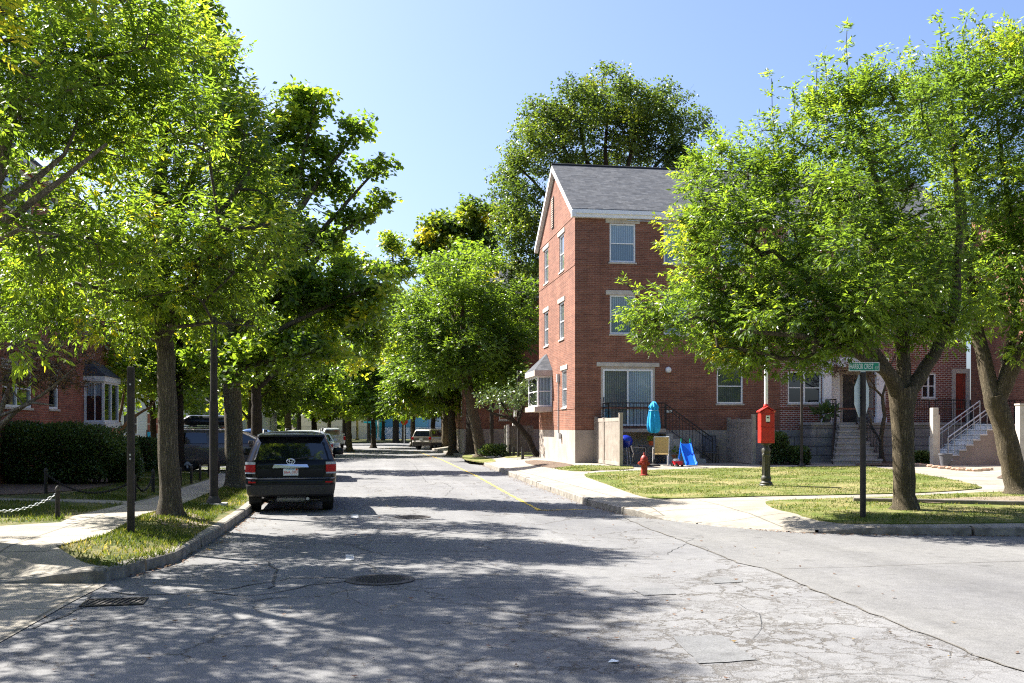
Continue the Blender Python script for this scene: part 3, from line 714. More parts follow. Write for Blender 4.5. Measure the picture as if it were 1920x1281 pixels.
gw = [(c-.5, c+.5, z[2], z[3]) for c in (on_x(1053.0, X0), on_x(1024.2, X0)) for z in (second, third)]   # as Y
c1 = on_x(1058, X0); low = (c1-.48, c1+.48, zpix(764, 41), zpix(693, 41))
gq = [(Y1-q[1], Y1-q[0], q[2], q[3]) for q in gw+[low]]
wall(mb, (X0, Y1, 0), uG, nG, DP, EAVE-.1, gq, z0=FND, top=[(0, EAVE-.1), (DP, EAVE-.1), (DP, EAVE), (DP/2, RIDGE-.12), (0, EAVE)])
wall(mb, (X0+W1, Y0, 0), (0, 1, 0), (1, 0, 0), DP, EAVE-.1, [], z0=FND, top=[(0, EAVE-.1), (DP, EAVE-.1), (DP/2, RIDGE-.12)])
wall(mb, (X0+W1, Y1, 0), (-1, 0, 0), (0, 1, 0), W1, EAVE-.1, [], z0=FND)
# projecting string courses at the floors
for z in (zf_(765, 1100), zf_(492, 1100)-.08, EAVE-.22):
    mb.box(-.012, W1, -.016, 0.0, z-.035, z+.035, Matrix.Translation((X0, Y0, 0))); mb.box(-.016, -.001, .001, DP, z-.035, z+.035, Matrix.Translation((X0, Y0, 0)))
mb.sub_origin(org).build('wall', MAT['brick'], b1)
mb = MB(); wall(mb, (X0+WB, Y0, 0), uF, nF, W1-WB, EAVE-.1, [shift(q) for q in ops if q[1] > WB], z0=FND); mb.sub_origin(org).build('wall', MAT['brick_old'], b1)
mb = MB(); mb.box(.03, WB, .0, DP-.03, -.4, FND-.001, Matrix.Translation((X0-.03, Y0-.03, 0))); mb.sub_origin(org).build('foundation', MAT['stucco'], b1)
mb = MB(); mb.box(WB, W1, 0, .5, -.4, FND-.001, Matrix.Translation((X0, Y0-.04, 0))); mb.sub_origin(org).build('foundation', MAT['block'], b1)
for q in wins: window(b1, org, (X0, Y0, 0), uF, nF, q, lintel=(.17, .17, .19))
window(b1, org, (X0, Y0, 0), uF, nF, g1, kind='sash', pane='pane_blinds_dim', lintel=(.17, .17, .19))
window(b1, org, (X0, Y0, 0), uF, nF, dbl, kind='double', pane='pane_dark')
window(b1, org, (X0, Y0, 0), uF, nF, g3, kind='double', pane='pane_dark')
for q in gq: window(b1, org, (X0, Y1, 0), uG, nG, q, pane='pane_blinds_grey', lintel=(.2, .2, .19))
# sliding door with tan surround
q = door_q; B = basis((X0, Y0, 0), uF, nF); mb = MB()
mb.box(q[0]+.002, q[0]+.085, -.095, -.02, q[2], q[3]-.002, B); mb.box(q[1]-.085, q[1]-.002, -.095, -.02, q[2], q[3]-.002, B); mb.box(q[0]+.085, q[1]-.085, -.095, -.02, q[3]-.09, q[3]-.002, B)
mb.sub_origin(org).build('door_surround', MAT['tan_trim'], b1)
window(b1, org, (X0, Y0, 0), uF, nF, (q[0]+.087, q[1]-.087, q[2], q[3]-.092), kind='slider', fr=.075, sill=False)
mb = MB(); mb.box(q[0]-.17, q[1]+.17, -.05, .035, q[3]+.004, q[3]+.17, B); mb.sub_origin(org).build('lintel', MAT['stone'], b1, bevel=.012)
# roof
ov = .16
def rp(x, y, z): return (X0+x, y, z)
mb = MB(); s_ = (RIDGE-EAVE)/(DP/2); e0 = EAVE-.02
slab(mb, [rp(-ov, Y0-.22, e0-.22*s_+.16), rp(W1, Y0-.22, e0-.22*s_+.16), rp(W1, YR, RIDGE+.14), rp(-ov, YR, RIDGE+.14)], .07)
slab(mb, [rp(W1, Y1+.22, e0-.22*s_+.16), rp(-ov, Y1+.22, e0-.22*s_+.16), rp(-ov, YR+.001, RIDGE+.14), rp(W1, YR+.001, RIDGE+.14)], .07)
roof = mb.sub_origin(org).build('roof', MAT['shingle'], b1)
mb = MB(); mb.tube([rp(-ov-.02, YR, RIDGE+.13), rp(W1, YR, RIDGE+.13)], .07, 8); mb.sub_origin(org).build('ridge', MAT['black'], roof)
mb = MB(); mb.box(X0-ov, X0+W1, Y0-.20, Y0-.001, EAVE-.34, EAVE-.03); mb.box(X0-ov, X0+W1, Y0-.27, Y0-.201, EAVE-.20, EAVE-.05); mb.sub_origin(org).build('fascia', MAT['white_shade'], b1)
mb = MB()
for sgn, ye in ((-1, Y0), (1, Y1)):
    a = Vector(rp(-ov-.015, ye+sgn*.26, e0-.26*s_+.10)); b = Vector(rp(-ov-.015, YR, RIDGE+.08)); d = Vector((0, 0, .24)); w = Vector((ov+.012, 0, 0))
    mb.add([a, b, b-d, a-d, a+w, b+w, b-d+w, a-d+w], [(0, 1, 2, 3), (7, 6, 5, 4), (0, 4, 5, 1), (1, 5, 6, 2), (2, 6, 7, 3), (3, 7, 4, 0)])
mb.sub_origin(org).build('rake_board', MAT['white'], b1)
mb = MB(); vY = on_x(1037, X0); Bv = basis((X0, Y1, 0), uG, nG); vx = Y1-vY
mb.box(vx-.22, vx+.22, .002, .02, 10.55, 11.95, Bv); fr_ = mb.sub_origin(org).build('vent', MAT['pole_grey'], b1)
mb = MB()
for k in range(14): mb.box(vx-.2, vx+.2, .021, .05, 10.60+k*.095, 10.65+k*.095, Bv)
mb.sub_origin(org).build('louvre', MAT['stucco'], fr_)
# bay window on the gable wall
by0, by1 = on_x(1035, X0), on_x(1013.5, X0); bz0, bz1 = zpix(771, 44), zpix(704, 44); pr = .62; ang = .35
mid = (by0+by1)/2
foot = [(0, by0), (-pr, by0+ang*.6), (-pr, by1-ang*.6), (0, by1)]
mb = MB(); P = [(X0+x, y) for x, y in foot]
big = [(X0+.0, by0-.12), (X0-pr-.14, by0+.12), (X0-pr-.14, by1-.12), (X0, by1+.12)]
mb.prism(big, bz0-.02, bz0+.20); bay = mb.sub_origin(org).build('bay_window', MAT['tan_trim'], b1)
mb = MB(); mb.prism(big, bz1-.02, bz1+.22); mb.sub_origin(org).build('head', MAT['tan_trim'], bay)
for k in range(3):
    a, b = Vector((*P[k], 0)), Vector((*P[k+1], 0)); u = (b-a).normalized(); n = Vector((u.y, -u.x, 0)); n = n if n.x < .1 else -n
    if k == 0: n = Vector((u.y, -u.x, 0)); n = n if n.y < 0 else -n
    if k == 2: n = Vector((u.y, -u.x, 0)); n = n if n.y > 0 else -n
    L = (b-a).length; mb = MB(); Bb = basis(a, u, n); c, d = bz0+.205, bz1-.025; f_ = .07
    mb.box(0, f_, -.06, 0, c, d, Bb); mb.box(L-f_, L, -.06, 0, c, d, Bb); mb.box(f_, L-f_, -.06, 0, c, c+f_, Bb); mb.box(f_, L-f_, -.06, 0, d-f_, d, Bb); mb.box(f_, L-f_, -.05, -.006, (c+d)/2-.02, (c+d)/2+.02, Bb)
    mb.box(f_, L-f_, -.045, -.035, c+f_, d-f_, Bb, m=1); mb.sub_origin(org).build('sash', [MAT['white'], MAT['pane_dark'] if k != 0 else MAT['pane_blinds']], bay)
mb = MB(); t_ = (X0-.02, mid-.25, bz1+1.02), (X0-.02, mid+.25, bz1+1.02)
bb = [(x, y, bz1+.221) for x, y in big]
mb.add([*bb, *t_], [(0, 1, 4), (1, 2, 5, 4), (2, 3, 5), (0, 4, 5, 3), (3, 2, 1, 0)]); mb.sub_origin(org).build('roof', MAT['shingle'], bay)
# small fixtures on the walls
mb = MB(); p = Vector((X0+fx(1252), Y0, zf_(694, 1252))); mb.lathe([(.04, 0), (.11, .02), (.13, .09), (.10, .16), (.03, .19)], p-Vector(org), 16, Matrix.Rotation(R(90), 4, 'X')); mb.build('porch_light', MAT['white'], b1, smooth=40)
mb = MB(); mb.box(-.14, .14, -.05, -.002, -.05, .05, Matrix.Translation(Vector((X0+fx(1253), Y0, zf_(771.5, 1253)))-Vector(org))); mb.build('outlet_cover', MAT['galv'], b1)
ym = on_x(1049, X0); mb = MB(); mb.tube([(X0-.05, ym, 4.0), (X0-.05, ym, 1.55)], .025, 8); mb.box(X0-.12, X0-.002, ym-.08, ym+.08, 3.75, 4.1); mb.box(X0-.14, X0-.034, ym-.5, ym-.32, 1.35, 1.6)
mb.sub_origin(org).build('conduit', MAT['galv'], b1)
mb = MB(); mb.box(fx(1175), fx(1250), -.05, -.02, EAVE-.42, EAVE-.39, Matrix.Translation((X0, Y0-.05, 0))); mb.sub_origin(org).build('cable_tray', MAT['galv'], b1)
# main entrance: pilasters, tan recess, sidelight, door
q = ent; B = Matrix.Translation(-Vector(org)) @ basis((X0, Y0, 0), uF, nF)
for a, b in ((fx(1541), fx(1556.5)), (fx(1640.5), fx(1657))):
    mb = MB(); mb.box(a, b, .002, .14, 1.97, 4.30, B); mb.box(a-.05, b+.05, .002, .18, 1.965, 2.25, B); mb.box(a-.05, b+.05, .002, .18, 4.0, 4.29, B); mb.build('pilaster', MAT['white_shade'], b1, bevel=.01)
mb = MB(); mb.box(q[0]-.5, q[1]+.5, .002, .25, 4.31, 4.7, B); mb.build('entablature', MAT['white_shade'], b1, bevel=.01)
mb = MB(); mb.box(q[0], q[1], -.9, -.86, q[2], q[3], B); mb.box(q[0]+.002, q[0]+.03, -.86, -.1, q[2], q[3], B); mb.box(q[1]-.03, q[1]-.002, -.86, -.1, q[2], q[3], B); mb.box(q[0], q[1], -.86, -.1, q[3]-.03, q[3], B); mb.build('porch_lining', MAT['tan_trim'], b1)
mb = MB(); mb.box(q[0]+.12, q[0]+.82, -.86, -.8, q[2]+.05, q[3]-.12, B)
for k in range(18): mb.box(q[0]+.15, q[0]+.79, -.8, -.78, q[2]+.1+k*.105, q[2]+.17+k*.105, B)
mb.build('louvred_door', MAT['white_shade'], b1)
mb = MB(); mb.box(q[0]+1.0, q[0]+1.6, -.86, -.82, q[2]+.02, q[3]-.2, B); mb.build('door', MAT['pole_grey'], b1)
# red door beyond the street tree
q = ent2; mb = MB(); mb.box(q[0]-.13, q[0]+.02, -.06, .05, 1.97, 4.3, B); mb.box(q[1]-.02, q[1]+.13, -.06, .05, 1.97, 4.3, B); mb.box(q[0]+.021, q[1]-.021, -.06, .05, 4.1, 4.3, B); mb.build('door_surround', MAT['tan_trim'], b1)
mb = MB(); mb.box(q[0]+.021, q[1]-.021, -.08, -.03, 1.98, 4.1, B); d_ = mb.build('door', MAT['door_red'], b1); mb = MB(); mb.box(q[1]-.12, q[1]-.08, -.03, .03, 2.9, 3.02, B); mb.build('handle', MAT['chrome'], d_)

# porch platform with stone steps, and iron rails
def rail(par, P0, P1, h=.92, sp=.13, posts=(0, 1), mid=True, mat='iron', r=.018, name='railing'):
    P0, P1 = Vector(P0), Vector(P1); mb = MB(); L = (P1-P0).length; up = Vector((0, 0, 1))
    mb.tube([P0+up*h, P1+up*h], r*1.25, 8)
    if mid: mb.tube([P0+up*(h-.16), P1+up*(h-.16)], r*.8, 6)
    mb.tube([P0+up*.1, P1+up*.1], r*.8, 6); k = max(2, int(L/sp))
    for i in range(k+1):
        p = P0.lerp(P1, i/k); end = i in (0, k); mb.tube([p, p+up*(h if end else h-.02)], r*1.25 if end else r*.55, 6)
    return mb.build(name, MAT[mat], par)
zp = 1.93; Yp = Y0-1.05
st = empty('stone_steps', (X0+fx(1585), Y0, ZG), 0, 'weathered concrete porch steps with black iron rails up to the white columned entrance', 'steps'); so = Vector(st.location)
mb = MB(); mb.box(X0+fx(1500), X0+fx(1716), Yp, Y0-.042, ZG-.3, zp); mb.sub_origin(so).build('porch', MAT['block'], st)
mb = MB(); mb.box(X0+fx(1498), X0+fx(1718), Yp-.05, Y0-.044, zp+.001, zp+.10); mb.sub_origin(so).build('porch_slab', MAT['concrete'], st)
top_l, top_r = on_y(1567, Yp), on_y(1601, Yp); NS = 7; rise = (zp-.40)/NS
mb = MB()
for k in range(NS):
    z = zp-rise*k; y = Yp-.052-.27*k; L = top_l-.17*k; rr_ = top_r+.02*k
    mb.box(L, rr_, y-.27, y-.001 if k == 0 else y, ZG-.2, z-.09 if k == 0 else z-.09)
    mb.box(L-.03, rr_+.03, y-.30, y-.002, z-.088, z)
mb.sub_origin(so).build('tread', MAT['concrete'], st, bevel=.01)
yb = Yp-.052-.27*6.5
rail(st, Vector((top_l-.17*6.2, yb, .42))-so, Vector((top_l-.05, Yp-.12, zp+.02))-so); rail(st, Vector((top_r+.16, yb, .42))-so, Vector((top_r+.05, Yp-.12, zp+.02))-so)
rail(st, Vector((top_l-.05, Yp-.11, zp+.1))-so, Vector((top_l-.05, Y0-.3, zp+.1))-so)
rail(st, Vector((X0+fx(1664), Yp+.02, zp+.1))-so, Vector((X0+fx(1716), Yp+.02, zp+.1))-so, sp=.10)
# second porch, in the shade behind the street tree
st2 = empty('porch', (X0+fx(1760), Y0, ZG), 0, 'shaded block porch with black iron railing below the red door', 'porch'); so = Vector(st2.location)
mb = MB(); mb.box(X0+fx(1726), X0+fx(1815), Yp, Y0-.042, ZG-.3, zp); mb.sub_origin(so).build('base', MAT['stucco'], st2)
mb = MB(); mb.box(X0+fx(1724), X0+fx(1817), Yp-.05, Y0-.044, zp+.001, zp+.10); mb.sub_origin(so).build('floor_slab', MAT['concrete'], st2)
rail(st2, Vector((X0+fx(1727), Yp+.02, zp+.1))-so, Vector((X0+fx(1782), Yp+.02, zp+.1))-so, sp=.10)
rail(st2, Vector((X0+fx(1762), Yp-1.4, .45))-so, Vector((X0+fx(1788), Yp-.1, zp+.1))-so, sp=.12)
# patio stair at the sliding door
ps = empty('patio_steps', (X0+fx(1200), Y0, ZG), 0, 'black railed landing and concrete steps at the sliding glass door', 'steps'); so = Vector(ps.location)
xl, xr = X0+fx(1126), X0+fx(1228); lz = 1.78; dp_ = .95
mb = MB(); mb.box(xl+.05, xr+.15, Y0-.045-dp_, Y0-.045, lz-.14, lz); mb.box(xl+.1, xr+.05, Y0-.1-.06, Y0-.046, ZG-.1, lz-.141); mb.sub_origin(so).build('landing', MAT['stucco'], ps, bevel=.01)
NS = 7
mb = MB()
for k in range(NS):
    x = xr+.152+.27*k; z = lz-(lz-.40)/NS*(k+1)
    mb.box(x, x+.27, Y0-.045-dp_, Y0-.045, ZG-.1, z)
mb.sub_origin(so).build('tread', MAT['concrete'], ps)
yr = Y0-dp_-.0
rail(ps, Vector((xl+.08, yr, lz))-so, Vector((xr+.12, yr, lz))-so, 1.0, .135); rail(ps, Vector((xl+.08, yr, lz))-so, Vector((xl+.08, Y0-.08, lz))-so, 1.0, .135)
rail(ps, Vector((xr+.16, yr, lz-.05))-so, Vector((xr+.16+.27*7, yr, .42))-so, 1.0, .16)

# ---- sunlit brick wing at the right with white stairs
XB = X0+fx(1819)+.02; YB = Y0-.02
w2 = empty('brick_wing', (XB, YB-6, ZG), 0, 'sunlit brick wing standing square to the row house behind the leaning tree', 'house'); so = Vector(w2.location)
mb = MB(); LB = 10.0; opsB = [(LB-8.7, LB-7.6, 4.9, 6.3), (LB-5.2, LB-4.1, 4.9, 6.3), (LB-5.3, LB-4.2, 1.95, 4.05)]
wall(mb, (XB, YB, 0), (0, -1, 0), (-1, 0, 0), LB, EAVE, [(LB-b, LB-a, c, d) for a, b, c, d in opsB], z0=1.2); wall(mb, (XB, YB-LB, 0), (1, 0, 0), (0, -1, 0), 8, EAVE, [], z0=1.2)
wall(mb, (XB+8, YB-LB, 0), (0, 1, 0), (1, 0, 0), LB, EAVE, [], z0=1.2); wall(mb, (XB+8, YB, 0), (-1, 0, 0), (0, 1, 0), 8, EAVE, [], z0=1.2)
mb.sub_origin(so).build('wall', MAT['brick'], w2)
mb = MB(); mb.box(XB-.02, XB+8, YB-LB-.02, YB, -.3, 1.199); mb.sub_origin(so).build('foundation', MAT['stucco'], w2)
mb = MB(); slab(mb, [(XB-.3, YB-LB-.3, EAVE), (XB+8.3, YB-LB-.3, EAVE), (XB+4, YB-LB/2, EAVE+2.6), (XB+3.99, YB-LB/2, EAVE+2.6)], .1); slab(mb, [(XB-.3, YB, EAVE), (XB-.3, YB-LB-.3, EAVE), (XB+4, YB-LB/2, EAVE+2.6), (XB+4, YB-LB/2+.01, EAVE+2.6)], .1)
slab(mb, [(XB+8.3, YB-LB-.3, EAVE), (XB+8.3, YB, EAVE), (XB+4, YB-LB/2, EAVE+2.6), (XB+4, YB-LB/2+.01, EAVE+2.6)], .1); mb.sub_origin(so).build('roof', MAT['shingle'], w2)
for q in opsB[:2]: window(w2, so, (XB, YB, 0), (0, -1, 0), (-1, 0, 0), (LB-q[1], LB-q[0], q[2], q[3]), lintel=(.17, .17, .19))
q = opsB[2]; B = Matrix.Translation(-so) @ basis((XB, YB, 0), (0, -1, 0), (-1, 0, 0)); mb = MB(); mb.box(LB-q[1]+.003, LB-q[0]-.003, -.09, -.04, q[2], q[3]-.003, B); mb.build('door', MAT['door_red'], w2)
# its stairs, climbing to the right
yS0 = gp(1765, 872, zr).y; xS0 = gp(1757, 871, zr).x; yS1 = yS0+1.35; NS = 8; ru = .285
zS = .40; zt = 1.93
ws = empty('white_stairs', (xS0, yS0, zS), 0, 'sunlit white concrete stairs with grey metal handrails behind the right trees', 'stairs'); so = Vector(ws.location)
mb = MB(); prof = [(0, zS-.3)]
for k in range(NS): prof += [(k*ru, zS+(zt-zS)/NS*(k+1)-.02), ((k+1)*ru, zS+(zt-zS)/NS*(k+1)-.02)]
xe = XB-xS0-.03; prof += [(xe, zt-.02), (xe, zS-.3)]
mb.prism(prof, 0, 1.35, Matrix(((1, 0, 0, xS0), (0, 0, 1, yS0), (0, 1, 0, 0), (0, 0, 0, 1)))); mb.sub_origin(so).build('flight', MAT['stucco'], ws)
mb = MB()
for k in range(NS):
    mb.box(xS0+k*ru-.03, xS0+(k+1)*ru+(0 if k < NS-1 else xe-NS*ru-.01), yS0-.03, yS1+.03, zS+(zt-zS)/NS*(k+1)-.019, zS+(zt-zS)/NS*(k+1)+.03)
    mb.box(xS0+k*ru-.012, xS0+k*ru-.001, yS0+.0, yS1, zS+(zt-zS)/NS*k+.031, zS+(zt-zS)/NS*(k+1)-.02)
mb.sub_origin(so).build('tread', MAT['concrete_white'], ws, bevel=.008)
for y in (yS0+.06, yS1-.06):
    rail(ws, Vector((xS0+.15, y, zS+.15))-so, Vector((xS0+NS*ru, y, zt+.03))-so, .9, .3, mat='galv', r=.02); rail(ws, Vector((xS0+NS*ru+.02, y, zt+.03))-so, Vector((XB-.1, y, zt+.03))-so, .9, .2, mat='iron')

# ---- second row house, farther along the street
def simple_house(name, org, W, D, eave, ridge, fnd, label, front, gable, brick='brick', ridge_x=True, cat='house', flip=False):
    """org = near street corner; W along +x (or -x when flip), D along +y; front/gable = window rects"""
    o = empty(name, org, 0, label, cat); sx = -1 if flip else 1; X, Y, Zg = org
    mb = MB()
    wall(mb, (0, 0, 0), (sx, 0, 0), (0, -1, 0), W, eave-Zg, front, z0=fnd-Zg); gq_ = [(D-b, D-a, c, d) for a, b, c, d in gable]
    wall(mb, (0, D, 0), (0, -1, 0), (-sx, 0, 0), D, eave-Zg, gq_, z0=fnd-Zg, top=[(0, eave-Zg), (D, eave-Zg), (D/2, ridge-Zg-.1)] if ridge_x else None)
    wall(mb, (sx*W, 0, 0), (0, 1, 0), (sx, 0, 0), D, eave-Zg, [], z0=fnd-Zg, top=[(0, eave-Zg), (D, eave-Zg), (D/2, ridge-Zg-.1)] if ridge_x else None)
    wall(mb, (sx*W, D, 0), (-sx, 0, 0), (0, 1, 0), W, eave-Zg, [], z0=fnd-Zg); mb.build('wall', MAT[brick], o)
    mb = MB(); a, b = sorted((-sx*.03, sx*W)); mb.box(a, b, -.03, D, -.5, fnd-Zg-.002); mb.build('foundation', MAT['stucco'], o)
    for q in front: window(o, (0, 0, 0), (0, 0, 0), (sx, 0, 0), (0, -1, 0), q, pane='pane_dark', lintel=(.17, .17, .19))
    for q in gq_: window(o, (0, 0, 0), (0, D, 0), (0, -1, 0), (-sx, 0, 0), q, pane='pane_blinds_dim', lintel=(.17, .17, .19))
    mb = MB(); e = eave-Zg; r = ridge-Zg
    if ridge_x:
        x0, x1 = sorted((-sx*.2, sx*(W+.2)))
        slab(mb, [(x0, -.3, e-.05), (x1, -.3, e-.05), (x1, D/2, r), (x0, D/2, r)], .08); slab(mb, [(x1, D+.3, e-.05), (x0, D+.3, e-.05), (x0, D/2+.001, r), (x1, D/2+.001, r)], .08)
    else:
        x0, x1 = sorted((-sx*.3, sx*(W+.3))); xm = sx*W/2
        slab(mb, [(x0, D+.2, e-.05), (x0, -.2, e-.05), (xm, -.2, r), (xm, D+.2, r)], .08); slab(mb, [(x1, -.2, e-.05), (x1, D+.2, e-.05), (xm+.001, D+.2, r), (xm+.001, -.2, r)], .08)
        for y in (.0, D): mb.add([(0, y, e), (sx*W, y, e), (xm, y, r-.1)], [(0, 1, 2)])
    mb.build('roof', MAT['shingle'], o)
    mb = MB(); a, b = sorted((-sx*.15, sx*W)); mb.box(a, b, -.28, -.002, e-.32, e-.10); mb.build('fascia', MAT['white_shade'], o)
    return o
p3 = at(871, 803, 63); fr3 = [(x, x+1, z, z+1.4) for x in (2.2, 5.0, 8.2, 11) for z in (2.0, 4.75, 7.5)]
simple_house('brick_row_house', (p3.x, p3.y, .3), 16, 8, 10.4, 13.0, 1.75, 'farther brick row house half hidden by the leaning street trees', fr3, [(1.5, 2.4, z, z+1.4) for z in (2.3, 4.9, 7.5)])
p4 = at(800, 803, 92); simple_house('brick_row_house', (p4.x+2, p4.y, .3), 16, 8, 10.4, 13.0, 1.75, 'most distant brick row house, seen in gaps beyond the parked silver wagon', fr3, [])

# ---- brick house on the left with its long wall to the street
XL = -9.4; yl0, yl1, yl2 = 25.3, on_x(142, XL), on_x(216, XL-.45)
def rly(px, X): return on_x(px, X)
fq = []
for a, b, t_, bt in ((4, 60, 690, 764), (92, 110, 688, 767)):
    ya, yb_ = rly(a, XL), rly(b, XL); d = depth(Vector((XL, (ya+yb_)/2, 0))); fq.append((ya-yl0, yb_-yl0, zpix(bt, d), zpix(t_, d)))
base = list(fq); 
for q in base:
    for dz in (2.7, 5.4): fq.append((q[0], q[1], q[2]+dz, q[3]+dz))
lh = empty('brick_house', (XL, yl0, .3), 0, 'shaded brick house at the left behind the clipped hedge, white framed windows', 'house'); so = Vector(lh.location)
D1 = yl1-yl0; mb = MB()
# long wall faces +x: u along +y, n = +x
wall(mb, (XL, yl0, 0), (0, 1, 0), (1, 0, 0), D1, 9.4, fq); wall(mb, (XL-9, yl0, 0), (1, 0, 0), (0, -1, 0), 9, 9.4, []); wall(mb, (XL, yl1, 0), (-1, 0, 0), (0, 1, 0), 9, 9.4, [])
D2 = yl2-yl1; y2 = [(rly(a, XL-.45)-yl1, rly(b, XL-.45)-yl1, c, d) for a, b, c, d in ((197, 206, 2.05, 3.35), (197, 206, 5.0, 6.3), (160, 180, 5.0, 6.3))]
wall(mb, (XL-.45, yl1, 0), (0, 1, 0), (1, 0, 0), D2, 9.4, y2); wall(mb, (XL-.45, yl2, 0), (-1, 0, 0), (0, 1, 0), 8.5, 9.4, []); wall(mb, (XL-9, yl2, 0), (0, -1, 0), (-1, 0, 0), yl2-yl0, 9.4, [])
mb.sub_origin(so).build('wall', MAT['brick_left'], lh)
for q in fq: window(lh, so, (XL, yl0, 0), (0, 1, 0), (1, 0, 0), q, kind='double' if q[1]-q[0] > 1.5 else 'sash', pane='pane_dark', lintel=(.1, .1, .18))
for q in y2: window(lh, so, (XL-.45, yl1, 0), (0, 1, 0), (1, 0, 0), q, pane='pane_blinds_dim', lintel=(.1, .1, .18))
mb = MB(); slab(mb, [(XL+.35, yl0-.3, 9.4), (XL+.35, yl2+.3, 9.4), (XL-4.5, yl2+.3, 12.2), (XL-4.5, yl0-.3, 12.2)], .1); slab(mb, [(XL-9.35, yl2+.3, 9.4), (XL-9.35, yl0-.3, 9.4), (XL-4.501, yl0-.3, 12.2), (XL-4.501, yl2+.3, 12.2)], .1); mb.sub_origin(so).build('roof', MAT['shingle'], lh)
mb = MB(); mb.box(XL+.003, XL+.3, yl0-.1, yl2, 9.15, 9.38); mb.sub_origin(so).build('fascia', MAT['white_shade'], lh)
ba, bb_ = rly(157, XL-.45), rly(187, XL-.45); zb0, zb1 = 2.03, 3.5; xw = XL-.45
mb = MB(); mb.box(xw+.002, xw+.75, ba-.08, bb_+.08, zb0-.22, zb0); bw = mb.sub_origin(so).build('bay_window', MAT['white'], lh)
mb = MB(); mb.box(xw+.002, xw+.75, ba-.08, bb_+.08, zb1, zb1+.2); mb.sub_origin(so).build('head', MAT['white'], bw)
mb = MB()
for y in (ba, (ba+bb_)/2-.04, bb_-.08): mb.box(xw+.62, xw+.70, y, y+.08, zb0+.001, zb1-.001)
for y in (ba, bb_-.08): mb.box(xw+.01, xw+.09, y, y+.08, zb0+.001, zb1-.001)
mb.box(xw+.625, xw+.69, ba+.081, bb_-.081, zb0+.001, zb0+.07); mb.box(xw+.625, xw+.69, ba+.081, bb_-.081, zb1-.07, zb1-.001); mb.sub_origin(so).build('sash', MAT['white'], bw)
mb = MB(); mb.box(xw+.64, xw+.65, ba+.08, bb_-.08, zb0+.07, zb1-.07); mb.sub_origin(so).build('pane', MAT['pane_dark'], bw)
for xa_, xb__ in ((xw+.09, xw+.36), (xw+.40, xw+.62)):
    mb = MB(); mb.box(xa_, xb__, ba+.03, ba+.04, zb0+.06, zb1-.55); mb.sub_origin(so).build('pane', MAT['pane_dark'], bw)
    mb = MB(); mb.box(xa_, xb__, ba+.03, ba+.045, zb1-.53, zb1-.06); mb.sub_origin(so).build('pane', MAT['pane_blinds'], bw)
mb = MB(); mb.box(xw+.36, xw+.40, ba+.01, ba+.06, zb0+.06, zb1-.06); mb.box(xw+.09, xw+.62, ba+.01, ba+.06, zb0+.001, zb0+.06); mb.box(xw+.09, xw+.62, ba+.01, ba+.06, zb1-.06, zb1-.001); mb.sub_origin(so).build('near_sash', MAT['white'], bw)
mb = MB(); a_ = [(xw+.003, ba-.1, zb1+.201), (xw+.8, ba-.1, zb1+.201), (xw+.8, bb_+.1, zb1+.201), (xw+.003, bb_+.1, zb1+.201), (xw+.003, ba+.2, zb1+.85), (xw+.003, bb_-.2, zb1+.85)]
mb.add(a_, [(0, 1, 4), (1, 2, 5, 4), (2, 3, 5), (0, 4, 5, 3), (3, 2, 1, 0)]); mb.sub_origin(so).build('roof', MAT['shingle'], bw)

# ---- pale houses beyond the car park at the left
def pale_house(px, d, W, D, h, rh, label, mat='clapboard', rz=0):
    p = at(px, 803, d); o = empty('pale_house', (p.x, p.y, .2), rz, label, 'house')
    wq = [(W*(k+.5)/3-.45, W*(k+.5)/3+.45, z, z+1.35) for k in range(3) for z in ((1.2,) if h < 4 else (1.1, 3.9))]
    mb = MB(); wall(mb, (0, 0, 0), (1, 0, 0), (0, -1, 0), W, h, wq, top=[(0, h), (W, h), (W/2, h+rh-.1)]); wall(mb, (0, D, 0), (0, -1, 0), (-1, 0, 0), D, h, []); wall(mb, (W, 0, 0), (0, 1, 0), (1, 0, 0), D, h, []); wall(mb, (W, D, 0), (-1, 0, 0), (0, 1, 0), W, h, [], top=[(0, h), (W, h), (W/2, h+rh-.1)])
    mb.build('wall', MAT[mat], o)
    for q in wq: window(o, (0, 0, 0), (0, 0, 0), (1, 0, 0), (0, -1, 0), q, pane='pane_dark')
    mb = MB(); slab(mb, [(-.3, D+.3, h-.15), (-.3, -.4, h-.15), (W/2, -.4, h+rh), (W/2, D+.3, h+rh)], .12); slab(mb, [(W+.3, -.4, h-.15), (W+.3, D+.3, h-.15), (W/2+.001, D+.3, h+rh), (W/2+.001, -.4, h+rh)], .12); mb.build('roof', MAT['shingle'], o)
    return o
pale_house(222, 62, 4.2, 8, 3.6, 1.6, 'pale clapboard house glimpsed between the dark pole and the near trunk')
pale_house(345, 70, 5.6, 8, 3.0, 1.4, 'low pale clapboard house behind the grey minivan')
pale_house(450, 74, 2.2, 6, 2.9, 1.0, 'small pale gabled porch house behind the parked blue sedan')

